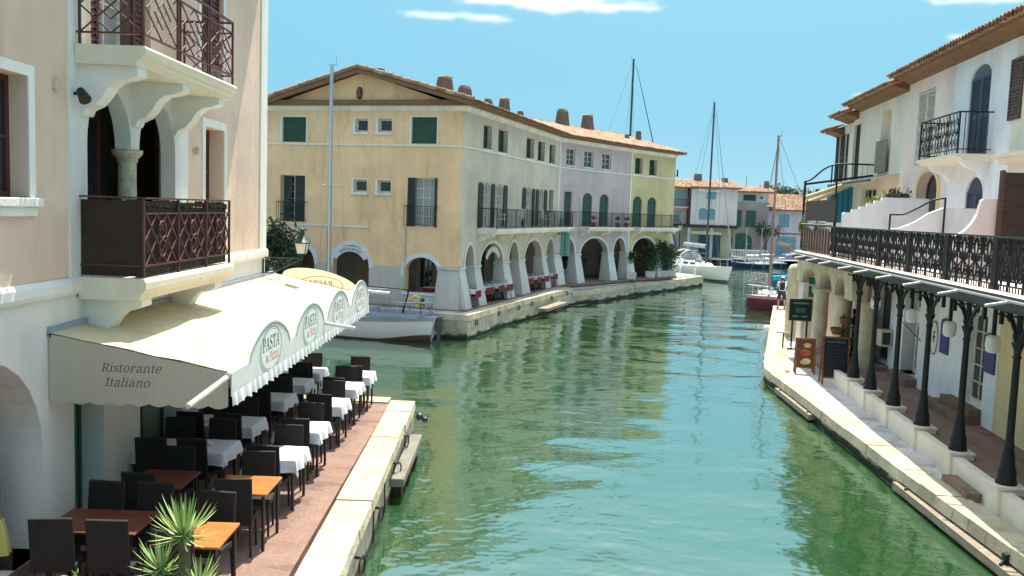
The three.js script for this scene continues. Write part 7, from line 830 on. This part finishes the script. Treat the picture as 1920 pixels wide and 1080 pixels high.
{ const g = thing('white_fender', 'white fender hanging from the right quay short of the red boat', 'fender', [11.0, 0, -36.9]); new Geo().bar([11.05, 0.0, -37.0], [11.05, 0.55, -37.0], 0.16, 0.16, 12).sph(0.16, 11.05, 0.55, -37.0).bar([11.05, 0.65, -37.0], [11.25, 0.5, -37.1], 0.015).mesh('body', M.gel, g); }
[[27.4, -92, 'dinghy', 'small dinghy with short mast on the far water right of the red boat mast'], [29.9, -95, 'dinghy', 'second small dinghy close to the far bank beside the other one']].forEach(([x, z, n, l]) => { const r = sailboat(n, l, 'dinghy', { L: 4, B: 1.5, f0: 0.5, fm: 0.45, f1: 0.6, tw: 0.7, rake: 0.2, hullM: M.navy, mastX: 2.6, mastH: 4.2, cabin: 0.15, boom: 1.4, mastR: 0.05 }); place(r.b, x, 0, z, 160); });

// =====================================================================  FAR BANK
{
  struct(new Geo().box(-300, 600, -1, 0.55, -900, -105).box(14, 105, -1, 0.552, -105, -98.5).mesh('ground', M.greyPave));
  struct(new Geo().box(14, 105, -1, 0.62, -98.9, -98.5).mesh('quay_wall', M.quay));
  const tiled = (b, x0, x1, y0, y1, z0, z1) => { const rf = new Geo().hex([[x0, y0 - 0.1, z0], [x1, y0 - 0.1, z0], [x1, y1 - 0.1, z1], [x0, y1 - 0.1, z1]], [[x0, y0, z0], [x1, y0, z0], [x1, y1, z1], [x0, y1, z1]]).hex([[x0, y1 - 0.1, z1], [x1, y1 - 0.1, z1], [x1, y0 - 0.1, 2 * z1 - z0], [x0, y0 - 0.1, 2 * z1 - z0]], [[x0, y1, z1], [x1, y1, z1], [x1, y0, 2 * z1 - z0], [x0, y0, 2 * z1 - z0]]).mesh('roof', M.soffit, b); tileSlope(rf, [x0, y0 + 0.03, z0], [x1, y0 + 0.03, z0], [x1, y1 + 0.03, z1], [x0, y1 + 0.03, z1], 0.26, 0.42); return rf; };
  const chim = (rf, x, y, z, h, w = 0.7) => new Geo().hex([[x - w / 2, y - 0.4, z - 0.3], [x + w / 2, y - 0.4, z - 0.3], [x + w / 2, y - 0.4, z + 0.3], [x - w / 2, y - 0.4, z + 0.3]], [[x - w * 0.4, y + h, z - 0.22], [x + w * 0.4, y + h, z - 0.22], [x + w * 0.4, y + h, z + 0.22], [x - w * 0.4, y + h, z + 0.22]]).mesh('chimney', mat([0.2, 0.15, 0.12]), rf);
  const W = (b, x0, x1, y0, y1, z, m, frame = M.trim, arch = 0) => { const g = new Geo().box(x0 - 0.08, x1 + 0.08, y0 - 0.08, y1 + 0.08, z - 0.05, z + 0.03).mesh('window', frame, b); const c = (x0 + x1) / 2; shutterPart(I4, g, { s0: x0, s1: c - 0.01, y0, y1, n: z + 0.035, m, rise: arch }); shutterPart(I4, g, { s0: c + 0.01, s1: x1, y0, y1, n: z + 0.035, m, rise: arch }); return g; };
  { const b = thing('pink_far_house', 'far pink and white house with blue shutters behind the yacht', 'house', [22, 0.55, -102]); const z = -100; const pk = stucco(0.74, 0.5, 0.46), wh = stucco(0.8, 0.66, 0.62);
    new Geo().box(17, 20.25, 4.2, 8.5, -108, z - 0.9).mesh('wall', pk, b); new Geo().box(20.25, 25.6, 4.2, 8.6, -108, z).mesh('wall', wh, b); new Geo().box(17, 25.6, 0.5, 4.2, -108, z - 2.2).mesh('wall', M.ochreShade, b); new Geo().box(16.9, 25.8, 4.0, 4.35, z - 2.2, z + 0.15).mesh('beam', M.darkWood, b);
    for (const x of [17.2, 18.4, 20.2, 22.8, 25.4]) new Geo().box(x - 0.15, x + 0.15, 0.5, 4.0, z - 0.2, z + 0.1).mesh('post', x % 2 > 1 ? M.greyWood : M.pier, b);
    W(b, 22.0, 23.1, 7.3, 8.35, z, M.paleBlue); W(b, 21.2, 23.1, 4.95, 6.25, z, M.paleBlue, M.trim, 0.25); windowPart(I4, b, { s0: 18.4, s1: 19.3, y0: 4.6, y1: 5.9, n: z - 0.86, cols: 1, rows: 2, fw: 0.1, m: M.paleBlue, glass: M.glassPale }); new Geo().box(17.3, 20.2, 6.2, 6.35, z - 0.9, z - 0.1).mesh('balcony', pk, b); { const g = new Geo(); g.box(17.3, 20.2, 7.15, 7.2, z - 0.12, z - 0.08); for (let i = 0; i < 16; i++) g.box(17.3 + i * 0.19, 17.33 + i * 0.19, 6.35, 7.15, z - 0.11, z - 0.09); g.mesh('railing', M.iron, b); } new Geo().box(17.6, 19.9, 6.4, 8.2, z - 0.9, z - 0.88).mesh('glazed_door', M.glassPale, b); new Geo().box(20.0, 20.25, 4.2, 8.5, z - 0.9, z + 0.01).mesh('corner_post', M.darkWood, b);
    new Geo().box(21.8, 24.4, 0.55, 3.4, z - 2.2, z - 2.17).mesh('shop_front', mat([0.07, 0.12, 0.16]), b);
    const r1 = tiled(b, 16.6, 20.9, 8.55, 9.6, z + 0.2, z - 4.2); const r2 = tiled(b, 20.3, 25.9, 8.62, 9.5, z + 0.5, z - 3.6); chim(r2, 21.6, 9.5, z - 3.4, 0.8, 1.0); chim(r2, 24.7, 9.2, z - 3, 0.7, 0.8);
    const a = thing('shop_awning', 'striped cream awning under the far pink house', 'awning', [21.9, 3.5, z]); { const g = new Geo(); for (let i = 0; i < 26; i++) g.hex([[20.3 + i * 0.13, 3.5, z + 0.2], [20.42 + i * 0.13, 3.5, z + 0.2], [20.42 + i * 0.13, 3.25, z + 1.4], [20.3 + i * 0.13, 3.25, z + 1.4]], [[20.3 + i * 0.13, 3.62, z + 0.2], [20.42 + i * 0.13, 3.6, z + 0.2], [20.42 + i * 0.13, 3.38 - 0.04 * (i % 2), z + 1.4], [20.3 + i * 0.13, 3.38 - 0.04 * (i % 2), z + 1.4]]); g.mesh('canopy', M.awning, a); }
    const t = thing('dining_counter', 'long white counter before the far pink house', 'counter', [19.6, 0.6, z + 0.6]); new Geo().rbox(17.8, 21.2, 1.3, 1.42, z + 0.4, z + 0.9, 0.02).mesh('top', M.gel, t); for (const x of [18, 19.5, 21]) new Geo().box(x - 0.05, x + 0.05, 0.55, 1.3, z + 0.5, z + 0.8).mesh('leg', M.darkWood, t);
    const l = thing('street_lamp', 'white lantern street lamp before the far pink house', 'street lamp', [18.95, 0.6, z + 1]); new Geo().bar([18.95, 0.55, z + 1], [18.95, 3.6, z + 1], 0.06).mesh('post', M.iron, l); new Geo().lathe([[0.12, 3.6], [0.28, 4.15], [0, 4.15]], 18.95, 0, z + 1, 6).mesh('lantern', M.frost, l); new Geo().lathe([[0.32, 4.15], [0.12, 4.45], [0, 4.6]], 18.95, 0, z + 1, 6).mesh('cap', M.iron, l); }
  { const b = thing('brown_far_house', 'far brown house with green shutters and a pale attic storey', 'house', [28.5, 0.55, -106]); const z = -104, br = stucco(0.36, 0.3, 0.27); new Geo().box(25.2, 30.4, 0.5, 7.2, -111, z).mesh('wall', br, b); new Geo().box(25.4, 30.6, 7.2, 8.4, -111, z - 1.2).mesh('wall', M.rightCream, b); W(b, 26.0, 27.2, 4.2, 6.2, z, M.greenPaint2, br); W(b, 27.7, 28.9, 4.2, 6.2, z, M.greenPaint2, br); W(b, 27.6, 29.1, 7.4, 8.1, z - 1.2, M.greenPaint2); for (const x of [26.2, 29.8]) windowPart(I4, b, { s0: x - 0.2, s1: x + 0.2, y0: 7.6, y1: 8.0, n: z - 1.17, fw: 0.05 }); shutterPart(I4, b, { s0: 26.1, s1: 28.6, y0: 0.6, y1: 3.5, rise: 0.9, n: z + 0.002, m: M.greenPaint2 }); const rf = tiled(b, 25.0, 31.4, 8.45, 9.1, z - 0.6, z - 4); chim(rf, 30.9, 8.9, z - 3.3, 1.0, 0.6); new Geo().bar([28.6, 9.1, z - 4], [28.6, 10.4, z - 4], 0.03).mesh('antenna', M.iron, b); }
  { const b = thing('lilac_far_house', 'far lilac house with tiled roof left of the gallery pergola', 'house', [33, 0.55, -107]); const z = -105, li = stucco(0.62, 0.53, 0.6); new Geo().box(30.6, 36, 0.5, 6.4, -113, z).mesh('wall', li, b); new Geo().box(30.6, 36, 3.5, 3.62, z, z + 0.06).mesh('string_course', M.darkWood, b); W(b, 32.0, 33.3, 4.3, 5.9, z, M.paleBlue); W(b, 31.9, 34.2, 0.9, 3.2, z, M.paleBlue, li); tiled(b, 30.2, 37, 6.4, 8.4, z + 0.5, z - 5.5);
    const c = thing('far_tiled_house', 'far low house with tiled roof seen through the pergola', 'house', [40, 0.55, -112]); new Geo().box(36.4, 44, 0.5, 6.6, -118, -110).mesh('wall', M.rightCream, c); W(c, 38, 39.4, 3.4, 5, -110, M.greyWood); tiled(c, 36, 44.6, 6.6, 8.2, -109.5, -114); }
  { const f = thing('white_fence', 'white picket railing on the far bank before the brown house', 'fence', [27.3, 0.6, -103]); const g = new Geo(); g.box(25, 29.2, 1.55, 1.62, -99.43, -99.37).box(25, 29.2, 0.8, 0.86, -99.43, -99.37); g.mesh('rail', M.gel, f); for (let i = 0; i < 24; i++) new Geo().box(25 + i * 0.18, 25.06 + i * 0.18, 0.56, 1.7, -99.42, -99.38).mesh('picket', M.gel, f); }
  const tree = (x, z, y, rx, ry, l, seed, n = 900, cols = [[0.03, 0.06, 0.02], [0.05, 0.09, 0.03], [0.02, 0.045, 0.018]]) => { const o = thing('far_tree', l, 'tree', [x, 0.5, z]); new Geo().bar([x, 0.5, z], [x, y - ry * 0.2, z], 0.25, 0.12, 7).mesh('trunk', M.darkWood, o); shrub(o, x, y, z, rx, ry, n, rx * 0.2, cols, seed, 14); };
  tree(29.9, -102.6, 2.9, 1.5, 2.1, 'dark bushy tree climbing the wall between the brown and lilac far houses', 901); tree(45, -150, 8.2, 4, 2.4, 'leftmost green tree above the far lilac roof', 902, 700, [[0.05, 0.1, 0.03], [0.08, 0.13, 0.05]]); tree(49, -155, 8, 4.5, 2.6, 'green tree beyond the far tiled roof, seen through the pergola', 903, 700, [[0.05, 0.1, 0.03], [0.08, 0.13, 0.05]]); tree(54, -150, 8, 4, 2.4, 'rightmost green tree past the far tiled roof', 904, 700, [[0.05, 0.1, 0.03], [0.08, 0.13, 0.05]]);
  { const g = new THREE.PlaneGeometry(1400, 500, 120, 30); g.rotateX(-Math.PI / 2); const p = g.attributes.position; for (let i = 0; i < p.count; i++) { const x = p.getX(i) + 650, z = p.getZ(i) - 1700, t = clamp((p.getZ(i) + 250) / 500); const e = Math.exp(-(((x - 640) / 200) ** 2)) * 62 + 14 * fbm(x * 0.012, z * 0.012, 7, 4); p.setXYZ(i, x, e * Math.sin(Math.PI * t) - 2, z); } g.computeVertexNormals(); struct(new Geo().add(g).mesh('hills', mat([0.1, 0.14, 0.15], { map: T.stone, roughness: 1 }))); }
}
// =====================================================================  PERSON on the quay end
{
  const S = (d1, d2, k) => { const h = clamp(0.5 + 0.5 * (d2 - d1) / k); return mix(d2, d1, h) - k * h * (1 - h); };
  const cap = (p, a, b, ra, rb) => { const ab = [b[0] - a[0], b[1] - a[1], b[2] - a[2]], ap = [p[0] - a[0], p[1] - a[1], p[2] - a[2]], t = clamp((ab[0] * ap[0] + ab[1] * ap[1] + ab[2] * ap[2]) / (ab[0] ** 2 + ab[1] ** 2 + ab[2] ** 2)); return Math.hypot(ap[0] - ab[0] * t, ap[1] - ab[1] * t, ap[2] - ab[2] * t) - mix(ra, rb, t); };
  const march = (fn, c, R, n) => { const mc = new MarchingCubes(n, new THREE.MeshStandardMaterial(), false, false, 200000); mc.isolation = 0; const h = n / 2; for (let z = 0; z < n; z++) for (let y = 0; y < n; y++) for (let x = 0; x < n; x++) mc.field[x + y * n + z * n * n] = -fn([c[0] + (x - h) / h * R, c[1] + (y - h) / h * R, c[2] + (z - h) / h * R]); mc.update(); const k = mc.count, g = new THREE.BufferGeometry(); g.setAttribute('position', new THREE.BufferAttribute(mc.positionArray.slice(0, k * 3), 3)); g.setAttribute('normal', new THREE.BufferAttribute(mc.normalArray.slice(0, k * 3), 3)); g.scale(R, R, R); g.translate(...c); g.computeVertexNormals(); const m = new Map(), P = g.attributes.position, N = g.attributes.normal, key = i => Math.round(P.getX(i) * 2e3) + ',' + Math.round(P.getY(i) * 2e3) + ',' + Math.round(P.getZ(i) * 2e3); for (let i = 0; i < P.count; i++) { const v = m.get(key(i)) || V3(0, 0, 0); v.add(V3(N.getX(i), N.getY(i), N.getZ(i))); m.set(key(i), v); } for (let i = 0; i < P.count; i++) { const v = m.get(key(i)).clone().normalize(); N.setXYZ(i, v.x, v.y, v.z); } return g; };
  // joints: back to the camera, weight on both feet, forearms raised to the front right as if holding something up
  const J = { hipL: [-0.1, 0.92, 0], hipR: [0.1, 0.92, 0], kL: [-0.15, 0.5, -0.03], kR: [0.15, 0.5, -0.03], aL: [-0.17, 0.085, 0.02], aR: [0.17, 0.085, 0.02], shL: [-0.19, 1.42, 0], shR: [0.19, 1.42, 0], eL: [-0.25, 1.15, -0.1], eR: [0.33, 1.2, -0.08], wL: [-0.06, 1.2, -0.32], wR: [0.3, 1.36, -0.3] };
  const legs = p => { let d = 9; for (const s of ['L', 'R']) { d = Math.min(d, S(cap(p, J['hip' + s], J['k' + s], 0.088, 0.056), cap(p, J['k' + s], J['a' + s], 0.056, 0.038), 0.03)); const a = J['a' + s]; d = S(d, cap(p, [a[0], 0.05, a[2] + 0.02], [a[0] * 1.15, 0.035, a[2] - 0.17], 0.042, 0.034), 0.03); } return d; };
  const arms = p => { let d = 9; for (const s of ['L', 'R']) { d = Math.min(d, S(cap(p, J['sh' + s], J['e' + s], 0.055, 0.043), cap(p, J['e' + s], J['w' + s], 0.042, 0.028), 0.03)); } return d; };
  const torso = p => { const q = [p[0], p[1], p[2] * 1.35]; let d = S(cap(q, [0, 0.95, 0], [0, 1.15, 0], 0.155, 0.15), cap(q, [-0.09, 1.36, 0], [0.09, 1.36, 0], 0.13, 0.13), 0.12); d = S(d, cap(q, [-0.15, 1.41, 0], [0.15, 1.41, 0], 0.07, 0.07), 0.06); return d; };
  const fingers = (p, w, dir) => { let d = cap(p, w, [w[0] + dir[0] * 0.07, w[1] + dir[1] * 0.07, w[2] + dir[2] * 0.07], 0.026, 0.03); const sd = [dir[1], -dir[0], 0.2]; for (let i = 0; i < 4; i++) { const o = (i - 1.5) * 0.018, b = [w[0] + dir[0] * 0.085 + sd[0] * o, w[1] + dir[1] * 0.085 + sd[1] * o, w[2] + dir[2] * 0.085 + sd[2] * o], l = [0.06, 0.07, 0.066, 0.052][i], e = [b[0] + dir[0] * l, b[1] + dir[1] * l + 0.02, b[2] + dir[2] * l]; d = S(d, cap(p, b, e, 0.0095, 0.008), 0.008); } d = S(d, cap(p, [w[0] + sd[0] * -0.025, w[1] + sd[1] * -0.025, w[2]], [w[0] + dir[0] * 0.06 - sd[0] * 0.05, w[1] + dir[1] * 0.06 - sd[1] * 0.05, w[2] + dir[2] * 0.06], 0.012, 0.009), 0.01); return d; };
  const HC = [0.01, 1.625, -0.015]; const head = p => { const q = [(p[0] - HC[0]), (p[1] - HC[1]) * 0.82, (p[2] - HC[2]) * 0.9]; let d = (Math.hypot(...q) - 0.088); d = S(d, cap(p, [0, 1.44, 0], [0.005, 1.55, -0.01], 0.055, 0.052), 0.03); d = S(d, cap(p, [0.01, 1.54, -0.07], [0.01, 1.535, -0.085], 0.035, 0.03), 0.03); d = S(d, cap(p, [0.01, 1.63, -0.1], [0.01, 1.605, -0.122], 0.012, 0.014), 0.012); for (const s of [-1, 1]) d = S(d, cap(p, [HC[0] + s * 0.088, 1.61, -0.005], [HC[0] + s * 0.093, 1.645, 0.005], 0.012, 0.016), 0.01); return d; };
  const body = p => { let d = S(torso(p), legs(p), 0.05); d = S(d, arms(p), 0.04); d = S(d, cap(p, [0, 1.42, 0], [0, 1.5, -0.005], 0.06, 0.055), 0.04); return d; };
  const o = thing('person', 'person in white cap, dark shorts and dark backpack standing at the quay end', 'person');
  const skin = mat([0.42, 0.24, 0.16], { roughness: 0.6 });
  new Geo().add(march(body, [0, 0.87, 0], 0.93, 116)).add(march(head, [0.01, 1.6, 0], 0.17, 60)).add(march(p => fingers(p, J.wR, [-0.2, 0.75, -0.6]), [0.28, 1.42, -0.35], 0.16, 60)).add(march(p => fingers(p, J.wL, [0.5, 0.6, -0.6]), [-0.02, 1.25, -0.37], 0.16, 60)).mesh('body', skin, o);
  const shirt = p => { let d = S(torso(p) - 0.014, Math.min(cap(p, J.shL, [-0.225, 1.27, -0.05], 0.074, 0.072), cap(p, J.shR, [0.275, 1.28, -0.05], 0.074, 0.072)), 0.03); return Math.max(d, 0.9 - p[1], p[1] - 1.475); };
  new Geo().add(march(shirt, [0, 1.18, 0], 0.4, 70)).mesh('shirt', M.cloth, o);
  const shorts = p => { let d = 9; for (const s of ['L', 'R']) d = Math.min(d, cap(p, J['hip' + s], J['k' + s], 0.108, 0.1)); d = S(d, torso(p) - 0.018, 0.05); return Math.max(d, p[1] - 0.97, 0.5 - p[1]); };
  new Geo().add(march(shorts, [0, 0.74, 0], 0.34, 64)).mesh('shorts', mat([0.035, 0.03, 0.032], { map: T.fabric }), o);
  const pack = p => { const q = [Math.abs(p[0]) - 0.085, Math.abs(p[1] - 1.22) - 0.16, Math.abs(p[2] - 0.16) - 0.03]; return Math.hypot(...q.map(v => Math.max(v, 0))) - 0.045; }; const bp = new Geo().add(march(pack, [0, 1.22, 0.16], 0.27, 40)); for (const s of [-1, 1]) bp.tube([[s * 0.08, 1.38, 0.17], [s * 0.1, 1.49, 0.05], [s * 0.11, 1.46, -0.1], [s * 0.12, 1.25, -0.14]], 0.018, 6, 14); bp.mesh('backpack', mat([0.015, 0.016, 0.022], { map: T.fabric }), o);
  { const hair = new Geo().sph(0.092, 0.01, 1.63, 0.0, 1, 1.1, 1.12, 18); hair.mesh('hair', mat([0.05, 0.035, 0.025]), o); const c = new THREE.SphereGeometry(0.105, 20, 10, 0, 6.283, 0, 1.5); c.scale(1, 0.95, 1.12); c.translate(0.01, 1.665, -0.005); new Geo().add(c).hex([[-0.07, 1.66, -0.1], [0.09, 1.66, -0.1], [0.06, 1.645, -0.2], [-0.04, 1.645, -0.2]], [[-0.07, 1.675, -0.1], [0.09, 1.675, -0.1], [0.06, 1.657, -0.2], [-0.04, 1.657, -0.2]]).mesh('cap', M.cloth, o); }
  for (const s of ['L', 'R']) new Geo().add(march(p => Math.max(cap(p, [J['a' + s][0], 0.05, J['a' + s][2] + 0.03], [J['a' + s][0] * 1.15, 0.04, J['a' + s][2] - 0.18], 0.052, 0.044), p[1] - 0.1, -p[1]), [J['a' + s][0], 0.05, -0.06], 0.2, 40)).mesh('shoe', mat([0.06, 0.05, 0.045]), o);
  o.position.set(14.55, 0.462, -46.4); o.rotation.y = -0.25;
}
// =====================================================================  WATER
{
  const N = 1024, hgt = new Float32Array(N * N), r = rng(99), waves = [];
  for (let i = 0; i < 110; i++) { const k = 4 + Math.floor(Math.pow(r(), 1.7) * 62), a = Math.PI / 2 + (r() + r() + r() - 1.5) * 1.5, kx = Math.round(k * Math.cos(a)), ky = Math.round(k * Math.sin(a)); if (!kx && !ky) continue; waves.push([kx * 6.28318 / N, ky * 6.28318 / N, r() * 6.283, 1 / Math.pow(Math.hypot(kx, ky), 0.95)]); }
  let lo = 1e9, hi = -1e9; for (let y = 0; y < N; y++) for (let x = 0; x < N; x++) { let v = 0; const wx = x + 9 * Math.sin(y * 6.283 / N * 3), wy = y + 9 * Math.sin(x * 6.283 / N * 2); for (const [a, b, p, m] of waves) v += m * Math.sin(a * wx + b * wy + p); v *= 0.1 + 1.4 * fbm(x / N * 5, y / N * 5, 201, 3, 5, 5); hgt[y * N + x] = v; if (v < lo) lo = v; if (v > hi) hi = v; }
  const bump = tex(N, (u, v) => (hgt[Math.round(v * N) * N + Math.round(u * N)] - lo) / (hi - lo), 1 / 9, false);
  const m = new THREE.MeshPhysicalMaterial({ color: lin(0.02, 0.079, 0.024), roughness: 0.02, ior: 2.33, specularIntensity: 1.8, clearcoat: 1, clearcoatRoughness: 0.06, bumpMap: bump, bumpScale: 0.045 });
  const X0 = -30, X1 = 60, Z0 = 6, Z1 = -112, g = new THREE.PlaneGeometry(X1 - X0, Z0 - Z1, 340, 780); g.rotateX(-Math.PI / 2); g.translate((X0 + X1) / 2, 0, (Z0 + Z1) / 2); const p = g.attributes.position, sw = []; for (let i = 0; i < 36; i++) { const l = 0.42 + Math.pow(r(), 1.6) * 3.0, a = Math.PI / 2 + (r() - 0.5) * 1.5; sw.push([Math.cos(a) * 6.283 / l, Math.sin(a) * 6.283 / l, r() * 6.283, 0.0009 * l]); }
  for (let i = 0; i < p.count; i++) { const x = p.getX(i), z = p.getZ(i); let y = 0; const wx = x + 0.5 * Math.sin(z * 0.7), wz = z + 0.4 * Math.sin(x * 0.5); for (const [a, b, q, h] of sw) y += h * Math.sin(a * wx + b * wz + q); const e = clamp(Math.min(x - X0, X1 - x, Z0 - z, z - Z1) / 4); p.setY(i, y * e * (0.25 + 1.4 * fbm(x * 0.13, z * 0.07, 301, 3))); } g.computeVertexNormals();
  const big = new Geo().quad([-700, -0.06, 60], [700, -0.06, 60], [700, -0.06, -900], [-700, -0.06, -900]); struct(new Geo().add(g).mesh('water', m)); 
  struct(big.mesh('open_water', m));
}
renderer.render(scene, camera);
